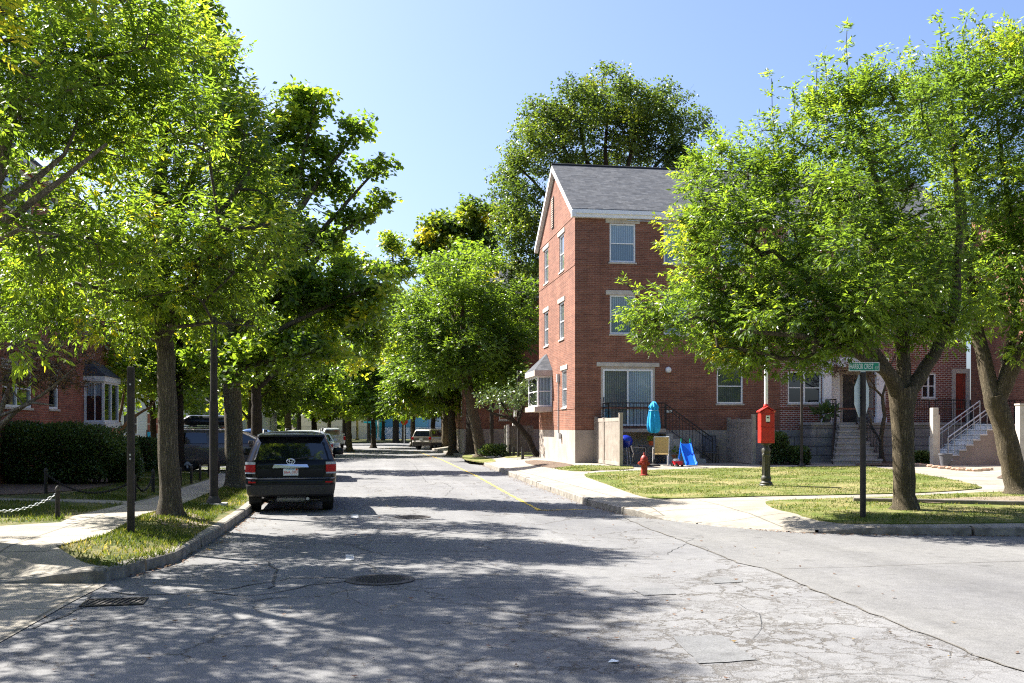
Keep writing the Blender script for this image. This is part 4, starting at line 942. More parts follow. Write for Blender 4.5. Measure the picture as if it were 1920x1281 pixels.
# ---- long sheds across the end of the street
def shed(name, pl, pr, d, h, mat, label, D=18):
    a, b = at(pl, 803, d), at(pr, 803, d*1.0); o = empty(name, (a.x, a.y, .1), -YAW, label, 'building'); W = (b-a).length
    mb = MB(); mb.box(0, W, 0, D, -.2, h); mb.build('wall', MAT[mat], o)
    mb = MB(); mb.box(-.15, W+.15, -.15, D, h+.002, h+.3); mb.build('parapet', MAT['white'], o)
    mb = MB()
    for k in range(1, max(2, int(W/2.4))): mb.box(k*2.4-.03, k*2.4+.03, -.03, -.002, 0, h-.02)
    mb.build('panel_joint', MAT['stucco'] if mat == 'cream' else MAT['siding_pale'], o)
    return o
shed('industrial_shed', 560, 689, 150, 6.5, 'cream', 'cream panelled industrial shed closing the end of the street')
shed('industrial_shed', 689.5, 716, 152, 5.6, 'teal_wall', 'narrow bright teal shed at the end of the street')
shed('industrial_shed', 716.5, 800, 156, 4.4, 'blue_wall', 'low blue shed with a white band beyond the end trees')
shed('industrial_shed', 800.5, 868, 160, 4.2, 'siding_pale', 'pale grey shed seen above the parked silver wagon')

# ================================================================== VEHICLES  (local: +y forward, rear bumper at y = 0)
def rring(z, y0, y1, w, r, n=8, pinch=0):
    """rounded rectangle at height z: x in +-w, y in y0..y1; pinch narrows the nose"""
    r = min(r, w*.98, (y1-y0)*.49); P = []
    for cx, cy, a0 in ((w-r, y1-r, 0), (-(w-r), y1-r, 90), (-(w-r), y0+r, 180), (w-r, y0+r, 270)):
        for k in range(n+1):
            a = R(a0+90*k/n); x = cx+r*math.cos(a); y = cy+r*math.sin(a); P.append(Vector((x*(1-pinch*sm((y-(y0+y1)/2)/((y1-y0)/2))), y, z)))
    return P
def itp(S, z, k):
    for a, b in zip(S, S[1:]):
        if a[0] <= z <= b[0]: t = (z-a[0])/(b[0]-a[0] or 1); return a[k]+(b[k]-a[k])*t
    return S[-1][k] if z > S[-1][0] else S[0][k]
def wheel(par, x, y, r, w, spokes=5, mat='alloy', dark=False):
    s = 1 if x > 0 else -1; M = Matrix.Translation((x, y, r)) @ Matrix.Rotation(R(90)*s, 4, 'Y')
    mb = MB(); mb.lathe([(r*.62, -w), (r*.94, -w), (r, -w*.85), (r, -w*.15), (r*.94, 0), (r*.66, .004), (r*.62, -.02)], (0, 0, 0), 36, M); o = mb.build('wheel', MAT['rubber'], par, smooth=35)
    mb = MB(); mb.lathe([(.01, -.05), (r*.63, -.05), (r*.66, .0), (r*.62, .012), (r*.60, -.02)], (0, 0, 0), 30, M, m=1)
    for k in range(spokes):
        a = 2*math.pi*k/spokes; T = M @ Matrix.Rotation(a, 4, 'Z'); mb.box(.02, r*.62, -r*.10, r*.10, -.045, -.004, T, m=0)
    mb.lathe([(.001, -.04), (r*.16, -.04), (r*.16, .006), (.001, .010)], (0, 0, 0), 16, M, m=0)
    mb.build('rim', [MAT[mat], MAT['plastic']], o); return o
def car(name, loc, rz, label, cat, S, paint, wb, r, tw, win, belt, rear_glass, group=None, tails=None, nose_pinch=.06, spokes=5, arch=1.14, roof_rails=False, mirrors=None, plate=None, bumper=None):
    """S = slices (z, y0, y1, w, r). win = list of (ya, yb at belt, yc, yd at top) side glass; rear_glass = (z0, z1, inset)"""
    e = empty(name, loc, rz, label, cat, group)
    mb = MB(); mb.loft([rring(*s, pinch=nose_pinch) for s in S]); mb.build('body', MAT[paint], e, smooth=32)
    W = lambda z: itp(S, z, 3); ymin = lambda z: itp(S, z, 1); ymax = lambda z: itp(S, z, 2); rr = lambda z: itp(S, z, 4)
    z0, z1 = belt
    for sx in (1, -1):
        for q in win:
            mb = MB(); n = 5; L = []
            for k in range(n+1):
                t = k/n; z = z0+(z1-z0)*t; ya = q[0]+(q[2]-q[0])*t; yb = q[1]+(q[3]-q[1])*t; x = sx*(W(z)+.006)
                L.append([(x*(1-nose_pinch*sm((y-(ymin(z)+ymax(z))/2)/((ymax(z)-ymin(z))/2))), y, z) for y in (ya, (ya+yb)/2, yb)])
            for k in range(n):
                for j in range(2): mb.quad(L[k][j], L[k][j+1], L[k+1][j+1], L[k+1][j])
            mb.build('side_window', MAT['car_glass'], e)
    if rear_glass:
        a, b, ins = rear_glass; mb = MB(); n = 5; L = []
        for k in range(n+1):
            z = a+(b-a)*k/n; w = W(z)-ins; y = ymin(z)-.006; rc = rr(z)
            L.append([(w*f, y+max(0, (abs(w*f)-(W(z)-rc)))**2/max(rc, .01)*.5, z) for f in (-1, -.85, -.5, 0, .5, .85, 1)])
        for k in range(n):
            for j in range(6): mb.quad(L[k][j], L[k][j+1], L[k+1][j+1], L[k+1][j])
        mb.build('rear_window', MAT['car_glass'], e)
        mb = MB(); L = []
        for k in range(n+1):
            z = z0+.02+(z1-z0-.02)*k/n; w = W(z)-.10; y = ymax(z)+.006; L.append([(w*f*.94, y-.10*abs(f)**3, z) for f in (-1, -.6, 0, .6, 1)])
        for k in range(n):
            for j in range(4): mb.quad(L[k][j], L[k+1][j], L[k+1][j+1], L[k][j+1])
        mb.build('windscreen', MAT['car_glass'], e)
    for y in wb:
        for sx in (1, -1):
            z = r; x = sx*(W(r)*(1-nose_pinch*sm((y-2.4)/2.4))); mb = MB(); mb.lathe([(r*arch, -.1), (r*arch, .006), (.02, .006)], (0, 0, 0), 30, Matrix.Translation((x, y, r)) @ Matrix.Rotation(R(90)*sx, 4, 'Y'))
            # keep the arch above the ground
            mb.v = [(a, b, max(c, .20)) for a, b, c in mb.v]; mb.build('wheel_arch', MAT['black'], e)
            wheel(e, x+sx*.012, y, r, tw, spokes)
    if tails:
        for sx in (1, -1):
            mb = MB(); x0, x1, za, zb, dp = tails; mb.box(min(sx*x0, sx*x1), max(sx*x0, sx*x1), ymin((za+zb)/2)-.02, ymin((za+zb)/2)+dp, za, zb); mb.build('tail_light', MAT['tail_red'], e, bevel=.02)
    if mirrors:
        y, z, w = mirrors
        for sx in (1, -1):
            mb = MB(); rings = [rring(0, -.10, .10, .11, .06, 4), rring(.05, -.12, .12, .13, .07, 4), rring(.16, -.09, .11, .11, .06, 4)]
            mb.loft([[p+Vector((sx*(w+.14), y, z)) for p in q] for q in rings]); mb.box(min(sx*w, sx*(w+.06)), max(sx*w, sx*(w+.06)), y-.02, y+.05, z+.04, z+.09); mb.build('mirror', MAT[paint], e, smooth=40)
    if roof_rails:
        for sx in (1, -1):
            y0, y1, z, w = roof_rails; mb = MB(); mb.tube([(sx*w, y0, z-.05), (sx*w, y0+.12, z+.02), (sx*w, y1-.12, z+.02), (sx*w, y1, z-.05)], .018, 8); mb.build('roof_rail', MAT['plastic'], e)
    if plate:
        y, z = plate; mb = MB(); mb.box(-.15, .15, y-.012, y, z-.08, z+.08); mb.build('licence_plate', MAT['plate_white'], e)
    if bumper:
        mb = MB(); y0, z0_, z1_, w = bumper; mb.loft([rring(z, y0, 2.0, w, .22) for z in (z0_, z0_+.03, z1_-.03, z1_)]); mb.build('bumper', MAT['plastic'], e, smooth=40)
    return e
# black sport utility vehicle, parked at the left kerb, seen from behind
SUV = [(.30, .35, 4.45, .80, .25), (.36, .10, 4.65, .88, .28), (.48, .02, 4.76, .925, .30), (.66, .01, 4.78, .945, .30), (.725, .03, 4.77, .95, .30), (.75, .10, 4.74, .952, .30), (.90, .105, 4.68, .957, .28), (1.0, .11, 4.50, .955, .28), (1.05, .12, 4.2, .95, .26), (1.09, .135, 3.75, .94, .24), (1.12, .15, 3.55, .915, .22), (1.30, .24, 3.20, .855, .20), (1.48, .33, 2.86, .79, .20), (1.60, .40, 2.62, .735, .22), (1.665, .45, 2.48, .69, .24), (1.705, .55, 2.35, .62, .26), (1.73, .75, 2.1, .46, .26), (1.735, 1.0, 1.8, .2, .15)]
pr_ = gp(466, 965); pR = gp(638, 958)
dS = F*1.8/(961-HZ); cS = at(545, HZ, dS-.25); sx_, sy_ = cS.x, cS.y
suv = car('suv', (sx_, sy_, 0), R(2.2), 'glossy black SUV parked at the left kerb showing its tailgate and white plate', 'car', SUV, 'paint_black', (.95, 3.74), .365, .235, [(.62, 1.42, .74, 1.36), (1.50, 2.42, 1.46, 2.26), (2.50, 3.25, 2.34, 2.52)], (1.13, 1.55), (1.13, 1.60, .05), mirrors=(2.75, 1.17, .90), roof_rails=(.75, 2.2, 1.735, .60))
mb = MB(); mb.loft([rring(z, y0, y0+.30, w, .07, 4) for z, y0, w in ((1.60, .30, .70), (1.625, .22, .715), (1.655, .24, .705), (1.69, .45, .64))]); mb.build('spoiler', MAT['paint_black'], suv, smooth=40)
for s in (1, -1):
    mb = MB(); 
    ys = lambda x, z: itp(SUV, z, 1)-.012+max(0, abs(x)-.66)**2*1.6
    xa, xb = .73, .945
    for (za, zb, m_) in ((.87, 1.03, 0), (1.03, 1.085, 1), (.835, .87, 1)):
        n = 6
        for k in range(n):
            x0 = xa+(xb-xa)*k/n; x1 = xa+(xb-xa)*(k+1)/n
            mb.quad((s*x0, ys(x0, .9)-.014, za), (s*x1, ys(x1, .9)-.014, za), (s*x1, ys(x1, 1.0)-.010, zb), (s*x0, ys(x0, 1.0)-.010, zb), m_)
        mb.quad((s*xb, ys(xb, .9)-.014, za), (s*(xb+.012), ys(xb, .9)+.26, za), (s*(xb+.012), ys(xb, .9)+.26, zb), (s*xb, ys(xb, 1.0)-.010, zb), m_)
        mb.quad((s*xa, ys(xa, .9)-.014, za), (s*xa, ys(xa, 1.0)-.010, zb), (s*xa, .14, zb), (s*xa, .13, za), m_)
    mb.build('tail_light', [MAT['tail_red'], MAT['lamp_clear']], suv)
    mb = MB(); mb.box(min(s*.72, s*.87), max(s*.72, s*.87), .012, .05, .645, .675); mb.build('reflector', MAT['tail_red'], suv)
mb = MB(); mb.loft([rring(z, y0, .9, w, .24) for z, y0, w in ((.36, .06, .88), (.40, .015, .905), (.56, -.005, .93), (.60, .0, .935))]); mb.build('bumper', MAT['plastic'], suv, smooth=40)
mb = MB(); mb.loft([rring(z, y0, .6, w, .26) for z, y0, w in ((.725, -.012, .93), (.745, -.02, .935), (.757, .0, .93))]); mb.build('bumper_step', MAT['step_sheen'], suv, smooth=40)
mb = MB(); mb.loft([[Vector((x, y, z)) for x, y, z in q] for q in [[(-.385, .075, .95), (.385, .075, .95), (.375, .045, .972), (.345, .075, 1.035), (-.345, .075, 1.035), (-.375, .045, .972)], [(-.385, .13, .95), (.385, .13, .95), (.375, .13, .972), (.345, .13, 1.035), (-.345, .13, 1.035), (-.375, .13, .972)]]]); mb.build('garnish', MAT['chrome'], suv, bevel=.008)
Mx = Matrix.Translation((0, .10, 1.095)) @ Matrix.Rotation(R(90), 4, 'X')
mb = MB()
def torus(mb, M, a, b, t, n=28, k=6):
    P = [M @ Vector((a*math.cos(2*math.pi*i/n), b*math.sin(2*math.pi*i/n), 0)) for i in range(n+1)]; mb.tube(P, t, k)
torus(mb, Mx, .085, .058, .010); torus(mb, Mx, .028, .052, .008); torus(mb, Mx @ Matrix.Translation((0, .022, 0)), .062, .026, .008); mb.build('emblem', MAT['chrome'], suv, smooth=60)
mb = MB(); mb.box(-.155, .155, .072, .085, .795, .945); lp = mb.build('licence_plate', MAT['plate_white'], suv, bevel=.004)
MP = lambda x, z: Matrix.Translation((x, .071, z)) @ Matrix.Rotation(R(90), 4, 'X')
text_mesh('86A 380', .082, 'lettering', MAT['plate_red'], MP(0, .865), lp, .0008, 1.0)
mb = MB(); mb.box(.10, .145, .069, .0715, .905, .94); mb.build('sticker', MAT['orange'], lp)
mb = MB(); mb.box(-.10, .08, .069, .0715, .918, .93); mb.build('banner', MAT['blue_wall'], lp)
mb = MB(); mb.tube([(.02, .12, 1.13), (.12, .15, 1.15), (.48, .185, 1.20)], .014, 6); mb.build('wiper', MAT['plastic'], suv)
mb = MB(); mb.tube([(.35, .12, .30), (.35, .6, .30)], .035, 10); mb.tube([(-.3, .45, .31), (.3, .45, .31)], .10, 10); mb.build('exhaust', MAT['galv'], suv)
mb = MB(); mb.loft([rring(z, .5, 4.3, .70, .2) for z in (.26, .34)]); mb.build('underbody', MAT['black'], suv)
mb = MB()
for s in (1, -1): mb.box(min(s*.62, s*.86), max(s*.62, s*.86), .30, .42, .22, .46)
mb.build('mud_flap', MAT['rubber'], suv)

# taupe minivan with black roof box, side on
VAN = [(.28, .30, 4.85, .84, .3), (.36, .10, 5.02, .92, .3), (.50, .02, 5.10, .96, .32), (.75, .0, 5.12, .98, .32), (.95, .02, 5.02, .985, .32), (1.02, .04, 4.75, .98, .3), (1.07, .06, 4.35, .965, .28), (1.12, .09, 4.0, .94, .25), (1.35, .18, 3.55, .87, .22), (1.55, .28, 3.15, .80, .22), (1.66, .36, 2.85, .74, .24), (1.71, .5, 2.6, .64, .25), (1.735, .8, 2.3, .4, .25)]
dV = 40.5; pv = at(313, HZ, dV); van = car('minivan', (pv.x, pv.y, zl(pv.x+2, pv.y)+.03), R(-90), 'taupe grey minivan side on, carrying a black roof box', 'car', VAN, 'paint_taupe', (.95, 3.98), .345, .22, [(.40, 1.72, .62, 1.66), (1.80, 2.72, 1.76, 2.58), (2.80, 3.9, 2.68, 3.05)], (1.12, 1.54), (1.10, 1.56, .08), tails=(.84, .965, .85, 1.2, .1), mirrors=(3.45, 1.08, .95), spokes=6, nose_pinch=.07, roof_rails=(.6, 2.7, 1.77, .68))
zb = zl(pv.x+2, pv.y)+.03
rb = empty('roof_box', (pv.x+.55, pv.y+.15, zb+1.83), R(-90), 'long black roof box strapped on top of the taupe minivan', 'roof box')
mb = MB(); mb.loft([rring(.03, .10, 2.1, .36, .2), rring(.10, .02, 2.2, .42, .22), rring(.17, .0, 2.24, .44, .22)]); mb.build('base', MAT['plastic'], rb, smooth=40)
mb = MB(); mb.loft([rring(.172, .0, 2.24, .44, .22), rring(.26, .05, 2.16, .42, .22), rring(.40, .22, 1.95, .34, .2), rring(.43, .30, 1.8, .26, .18)]); mb.build('lid', MAT['paint_navy'], rb, smooth=40)
mb = MB(); 
for y in (.45, 1.6): mb.box(-.66, .66, y-.04, y+.04, -.035, .028)
mb.build('crossbar', MAT['plastic'], rb)
SED = [(.22, .25, 4.3, .76, .25), (.30, .06, 4.5, .86, .28), (.48, .0, 4.58, .89, .3), (.66, .02, 4.55, .90, .3), (.80, .06, 4.35, .90, .28), (.86, .12, 3.9, .89, .26), (.90, .35, 3.45, .86, .2), (.94, .55, 3.3, .83, .2), (1.15, .95, 2.85, .73, .2), (1.33, 1.3, 2.5, .65, .2), (1.40, 1.5, 2.3, .56, .22), (1.425, 1.7, 2.1, .35, .2)]
def sedan(loc, rz, label, paint, scale=1): 
    o = car('sedan', loc, rz, label, 'car', SED, paint, (.9, 3.55), .32, .2, [(.95, 1.75, 1.32, 1.78), (1.83, 3.1, 1.84, 2.42)], (.95, 1.30), (.95, 1.30, .1), tails=(.6, .86, .62, .78, .1), mirrors=(2.95, .92, .86)); o.scale = (scale,)*3; return o
p = at(395, HZ, 47); sedan((p.x, p.y, .22), R(-90), 'dark blue sedan behind the taupe minivan, only its roof and glass showing', 'paint_blue', 1.1)
SV2 = [(a, b, c, d, e_) for a, b, c, d, e_ in SUV]
p = at(567, HZ, 33.5); car('suv', (p.x, p.y, 0), 0, 'pale silver wagon parked ahead, just its roof above the black car', 'car', SV2, 'paint_pale', (.95, 3.74), .365, .235, [(.62, 1.42, .74, 1.36), (1.50, 2.42, 1.46, 2.26), (2.50, 3.25, 2.34, 2.52)], (1.13, 1.55), (1.10, 1.57, .07), tails=(.72, .93, .85, 1.15, .1), mirrors=(2.95, 1.10, .93), roof_rails=(.75, 2.3, 1.76, .60), plate=(.07, .87))
p = at(600, HZ, 60); sedan((p.x, p.y, 0), R(4), 'pale blue white sedan between the black SUV and the white pickup', 'paint_white', 1.06)
# white pickup
PU = [(.36, .25, 5.3, .84, .25), (.45, .05, 5.5, .94, .28), (.62, .0, 5.56, .97, .3), (.9, .02, 5.54, .98, .3), (1.05, .03, 5.46, .98, .22), (1.10, .04, 5.3, .96, .2)]
p = at(627, HZ, 88); pk = car('pickup', (p.x, p.y, 0), R(6), 'white pickup truck parked farthest up the left kerb', 'car', PU, 'paint_white', (1.15, 4.45), .39, .25, [], (1.0, 1.1), None, tails=(.80, .97, .75, 1.05, .12), mirrors=(3.6, 1.15, .95), plate=(-.005, .6))
mb = MB(); mb.loft([rring(z, y0, y1, w, .18) for z, y0, y1, w in ((1.08, 1.95, 4.3, .94), (1.15, 1.97, 4.15, .92), (1.6, 2.1, 3.55, .76), (1.78, 2.25, 3.25, .68), (1.82, 2.5, 3.0, .5))]); mb.build('cab', MAT['paint_white'], pk, smooth=35)
mb = MB(); mb.box(-.66, .66, 1.985, 2.0, 1.2, 1.62); mb.build('rear_window', MAT['car_glass'], pk)
mb = MB()
for s in (1, -1): mb.box(min(s*.80, s*.885), max(s*.80, s*.885), 2.25, 3.6, 1.2, 1.58)
mb.build('side_window', MAT['car_glass'], pk)
mb = MB(); mb.box(-.82, .82, .12, 1.85, 1.09, 1.105); mb.build('load_bed', MAT['black'], pk)
# boxy silver wagon at the right kerb
JP = [(.34, .25, 4.2, .78, .2), (.42, .06, 4.42, .86, .22), (.55, .0, 4.5, .90, .24), (.72, .02, 4.48, .91, .22), (.76, .07, 4.46, .915, .2), (.95, .08, 4.40, .92, .2), (1.04, .09, 4.2, .915, .18), (1.08, .10, 3.55, .90, .16), (1.12, .12, 3.2, .88, .14), (1.40, .22, 2.95, .81, .13), (1.62, .32, 2.72, .755, .14), (1.69, .42, 2.6, .70, .16), (1.72, .6, 2.4, .55, .2)]
dJ = 82; pj = at(791, HZ, dJ)
jp = car('suv', (pj.x-.1, pj.y, 0), R(-33), 'boxy silver wagon parked askew at the right kerb by the leaning trunks', 'car', JP, 'paint_silver', (.88, 3.57), .36, .22, [(.42, 1.25, .52, 1.2), (1.33, 2.15, 1.3, 2.05), (2.23, 3.0, 2.15, 2.5)], (1.12, 1.58), (1.12, 1.58, .12), tails=(.72, .905, .85, 1.06, .08), mirrors=(2.75, 1.08, .9), nose_pinch=.03, roof_rails=(.6, 2.5, 1.76, .62), plate=(.06, .88))
mb = MB(); mb.loft([rring(z, y0, 4.5, w, .22) for z, y0, w in ((.36, .03, .885), (.55, -.012, .915), (.60, -.01, .915))]); mb.build('bumper', MAT['pole_grey'], jp, smooth=40)
# red garden cart and motorbike by the farther house
p = gp(909, 836, zr); e = empty('garden_cart', (p.x, p.y, p.z+.05), R(10), 'bright red garden cart half hidden by the leaning trunk', 'cart'); 
mb = MB(); mb.loft([[Vector(q) for q in ((-.45, -.3, .45), (.45, -.3, .45), (.45, .3, .45), (-.45, .3, .45))], [Vector(q) for q in ((-.6, -.4, .95), (.62, -.4, 1.0), (.62, .4, 1.0), (-.6, .4, .95))]]); mb.build('tray', MAT['red_plastic'], e, bevel=.03)
for sx in (-.35, .35):
    for sy in (-.38, .30): mb = MB(); mb.lathe([(.05, 0), (.22, 0), (.24, .03), (.22, .08), (.05, .08)], (sx, sy, .24), 18, Matrix.Rotation(R(-90), 4, 'X')); mb.build('wheel', MAT['rubber'], e)
p = gp(933, 838, zr); e = empty('motorbike', (p.x, p.y, p.z+.05), R(95), 'dusty silver motorbike parked against the farther house foundation', 'motorbike')
for y in (-.65, .7):
    mb = MB(); torus(mb, Matrix.Translation((0, y, .31)) @ Matrix.Rotation(R(90), 4, 'Y'), .26, .26, .055, 22, 8); mb.build('wheel', MAT['rubber'], e)
mb = MB(); mb.loft([rring(z, a, b, w, .1, 4) for z, a, b, w in ((.35, -.3, .35, .12), (.5, -.35, .38, .17), (.7, -.25, .40, .15), (.86, .02, .36, .11))]); mb.tube([(0, .35, .8), (0, .7, .31)], .035, 8); mb.tube([(0, -.3, .5), (0, -.65, .31)], .035, 8); mb.build('frame', MAT['silver'], e, smooth=40)
mb = MB(); mb.loft([rring(z, a, b, .13, .08, 4) for z, a, b in ((.72, -.75, .0), (.8, -.8, .02), (.84, -.7, -.05))]); mb.build('seat', MAT['black'], e, smooth=40)
mb = MB(); mb.tube([(-.36, .22, 1.0), (0, .33, .98), (.36, .22, 1.0)], .02, 8); mb.build('handlebar', MAT['black'], e)

# ================================================================== STREET FURNITURE
# fire hydrant
p = gp(1208, 893, zr); e = empty('fire_hydrant', p, R(-10), 'weathered red fire hydrant standing on the lawn edge before the patio', 'fire hydrant')
h = 1.0*(45/F*depth(p))/.75
mb = MB(); mb.lathe([(.15, -.03), (.15, .03), (.145, .05), (.105, .06), (.10, .10), (.10, .42), (.115, .43), (.115, .46), (.125, .47), (.125, .50), (.11, .51)], n=28); mb.build('barrel', MAT['red_hyd'], e, smooth=40)
mb = MB(); mb.lathe([(.118, .512), (.115, .55), (.095, .60), (.062, .64), (.035, .66), (.032, .70), (.012, .75)], n=28); mb.build('bonnet', MAT['red_hyd'], e, smooth=40)
def nozzle(a, r, L, z):
    mb = MB(); M = Matrix.Rotation(a, 4, 'Z') @ Matrix.Translation((.06, 0, z)) @ Matrix.Rotation(R(90), 4, 'Y')
    mb.lathe([(r*.8, 0), (r*.8, L*.45), (r, L*.5), (r, L*.9), (r*.6, L), (r*.35, L), (r*.35, L*1.25)], (0, 0, 0), 16, M); mb.build('nozzle', MAT['red_hyd'], e, smooth=40)
nozzle(R(180), .055, .12, .40); nozzle(R(-95), .07, .12, .36); nozzle(R(0), .055, .10, .40); e.scale = (h,)*3
# fire alarm box on a cast iron pedestal, white pole on top
p = gp(1436.5, 912, zr); sc = (912-757)/F*depth(p)/2.0
e = empty('fire_alarm_box', p, R(-8), 'red gabled fire alarm box on a dark fluted pedestal on the lawn', 'fire alarm box')
mb = MB(); mb.lathe([(.17, -.03), (.17, .04), (.15, .06), (.155, .09), (.12, .11), (.11, .14), (.125, .17), (.12, .22), (.095, .26)], n=24)
fl = []; 
prof = [(.095, .26), (.085, .72), (.10, .74), (.10, .77), (.085, .79), (.105, .84), (.105, .90), (.07, .94), (.07, 1.0), (.12, 1.02), (.12, 1.04)]
n = 24
o_ = len(mb.v)
mb.lathe(prof, n=24); mb.build('pedestal', MAT['green_iron'], e, smooth=50)
mb = MB()
for k in range(8):
    a = k*math.pi/4+.2; mb.tube([(.094*math.cos(a), .094*math.sin(a), .27), (.086*math.cos(a), .086*math.sin(a), .71)], .012, 6)
mb.lathe([(.02, .74), (.03, .78), (.012, .82), (.02, .85), (.001, .87)], (-.07, -.08, 0), 10); mb.build('fluting', MAT['green_iron'], e)
bw_, bd_ = .168, .145
def alarm(mb, w, d, z0, z1, ze, m=0): mb.prism([(-w, z0), (w, z0), (w, z1), (0, ze), (-w, z1)], -d, d, Matrix(((1, 0, 0, 0), (0, 0, 1, 0), (0, 1, 0, 0), (0, 0, 0, 1))), m)
mb = MB(); alarm(mb, bw_, bd_, 1.045, 1.79, 1.90); mb.build('box', MAT['red_box'], e, bevel=.012)
mb = MB()
for s in (1, -1):
    a = [(0, -bd_-.03, 1.905), (s*(bw_+.025), -bd_-.025, 1.79), (s*(bw_+.025), bd_+.025, 1.79), (0, bd_+.03, 1.905)]; slab(mb, [Vector(q)+Vector((0, 0, .03)) for q in a], .028)
mb.lathe([(.07, 1.86), (.07, 1.96), (.055, 1.975), (.055, 1.99)], n=20); mb.build('roof', MAT['red_box'], e)
mb = MB(); mb.box(-.155, .155, -bd_-.016, -bd_-.002, 1.10, 1.42); mb.box(-.155, .155, -bd_-.012, -bd_-.002, 1.46, 1.76); mb.build('door', MAT['red_box'], e, bevel=.008)
mb = MB(); mb.box(-.05, .05, -bd_-.022, -bd_-.014, 1.56, 1.71); mb.build('glass_plate', MAT['sign_white'], e, bevel=.004)
mb = MB(); mb.box(-.03, -.003, -bd_-.026, -bd_-.0225, 1.645, 1.675); mb.box(.003, .03, -bd_-.026, -bd_-.0225, 1.645, 1.675); mb.box(-.035, .035, -bd_-.026, -bd_-.014, 1.535, 1.556); mb.build('number', MAT['black'], e)
mb = MB(); mb.tube([(0, 0, 1.98), (0, 0, 3.4)], .045, 14); mb.build('pole', MAT['white'], e)
e.scale = (sc,)*3
# street name and stop sign post
p = gp(1618, 972, zr); d = depth(p)
e = empty('street_sign', p, -YAW, 'green HARBOR CREST street sign and edge-on stop sign on a dark wooden looking post', 'street sign')
top = (972-700)/F*d; mb = MB(); mb.tube([(0, 0, -.1), (0, 0, top-.02)], .052, 16); mb.lathe([(.056, top-.05), (.058, top), (.045, top+.015)], n=16); mb.build('post', MAT['pole'], e, smooth=40)
mb = MB(); mb.box(-.045, .045, -.012, .012, top+.01, top+.04); mb.build('bracket', MAT['galv'], e)
sw, sh = 57.5/F*d, 16.5/F*d; bx = (1620-1618)/F*d
mb = MB(); mb.box(-sw/2, sw/2, -.006, .006, 0, sh, Matrix.Translation((bx, 0, top+.038))); bl = mb.build('name_plate', MAT['sign_white'], e, bevel=.003)
mb = MB(); mb.box(-sw/2+.012, sw/2-.012, -.008, -.0062, .012, sh-.012, Matrix.Translation((bx, 0, top+.038))); mb.build('green_field', MAT['sign_green'], bl)
text_mesh('HARBOR CREST', sh*.86, 'lettering', MAT['sign_white'], Matrix.Translation((bx-.045, -.0088, top+.038+sh*.5)) @ Matrix.Rotation(R(90), 4, 'X'), bl, .0006, .44)
text_mesh('CT', sh*.42, 'lettering', MAT['sign_white'], Matrix.Translation((bx+sw/2-.05, -.0088, top+.038+sh*.34)) @ Matrix.Rotation(R(90), 4, 'X'), bl, .0006, .8)
mb = MB(); rO = .38; M = Matrix.Translation((.0, .062, top-.03-rO)) @ Matrix.Rotation(R(52), 4, 'Z') @ Matrix.Rotation(R(90), 4, 'X')
octa = [(rO/math.cos(math.pi/8)*math.cos(R(22.5+45*k)), rO/math.cos(math.pi/8)*math.sin(R(22.5+45*k))) for k in range(8)]
mb.prism(octa, -.003, .003, M); so_ = mb.build('stop_sign', MAT['stop_back'], e)
mb = MB(); mb.prism([(x*.97, y*.97) for x, y in octa], -.006, -.0034, M); mb.build('red_face', MAT['red_box'], so_)
text_mesh('STOP', .27, 'lettering', MAT['sign_white'], M @ Matrix.Translation((0, 0, -.0068)) @ Matrix.Rotation(R(180), 4, 'Y'), so_, .0006)
# thin dark sign post at the left and the big dark street light pole
p = gp(245.5, 1001, zl); e = empty('sign_post', p, 0, 'bare square dark brown post on the grass verge at the left corner', 'post')
mb = MB(); mb.box(-.048, .048, -.048, .048, -.1, (1001-688)/F*depth(p)); mb.build('shaft', MAT['pole'], e, bevel=.012)
mb = MB()
for z in (1.1, 1.16, 2.2, 2.6): mb.box(-.012, .012, -.056, -.0485, z, z+.024)
mb.build('bolt', MAT['galv'], e)
p = gp(401, 948, zl); e = empty('street_light', p, 0, 'tall dark street light pole on a concrete footing between two trunks', 'street light')
D_ = depth(p); mb = MB(); mb.box(-.26, .26, -.24, .24, -.1, .05); mb.build('footing', MAT['concrete'], e, bevel=.02)
mb = MB(); mb.tube([(0, 0, .05), (0, 0, 2.15)], .088, 12); mb.tube([(0, 0, 2.15), (0, 0, 5.2), (0, 0, 7.6)], [.074, .064, .05], 12); mb.build('pole', MAT['pole'], e, smooth=40)
mb = MB(); mb.lathe([(.15, .052), (.15, .09), (.11, .16), (.095, .2)], n=16); mb.build('base_collar', MAT['pole_grey'], e, smooth=40)
# slim lamp post in front of the entrance
p = gp(1503, 875.5, zr); e = empty('lamp_post', p, 0, 'slim dark lamp post on a small splayed base before the entrance windows', 'lamp post')
H = (875.5-690)/F*depth(p); mb = MB(); mb.tube([(0, 0, 0), (0, 0, .3), (0, 0, H)], [.055, .05, .042], 10); mb.build('shaft', MAT['pole'], e, smooth=40)
mb = MB(); mb.lathe([(.17, -.02), (.16, .03), (.08, .10), (.06, .16)], n=16); mb.build('base', MAT['pole'], e, smooth=40)
mb = MB(); mb.lathe([(.05, H), (.12, H+.05), (.14, H+.4), (.2, H+.42), (.04, H+.55), (.02, H+.62)], n=12); mb.build('lantern', MAT['pole'], e)
# small sign far left
p = gp(277, 879, zl); e = empty('sign_post', p, 0, 'short brown post carrying a small teal plate by the far left path', 'post')
mb = MB(); mb.box(-.05, .05, -.05, .05, -.05, (879-806)/F*depth(p)); mb.build('shaft', MAT['pole_grey'], e)
mb = MB(); mb.box(.0, .12, -.07, -.051, 1.05, 1.6); mb.build('plate', MAT['teal'], e)
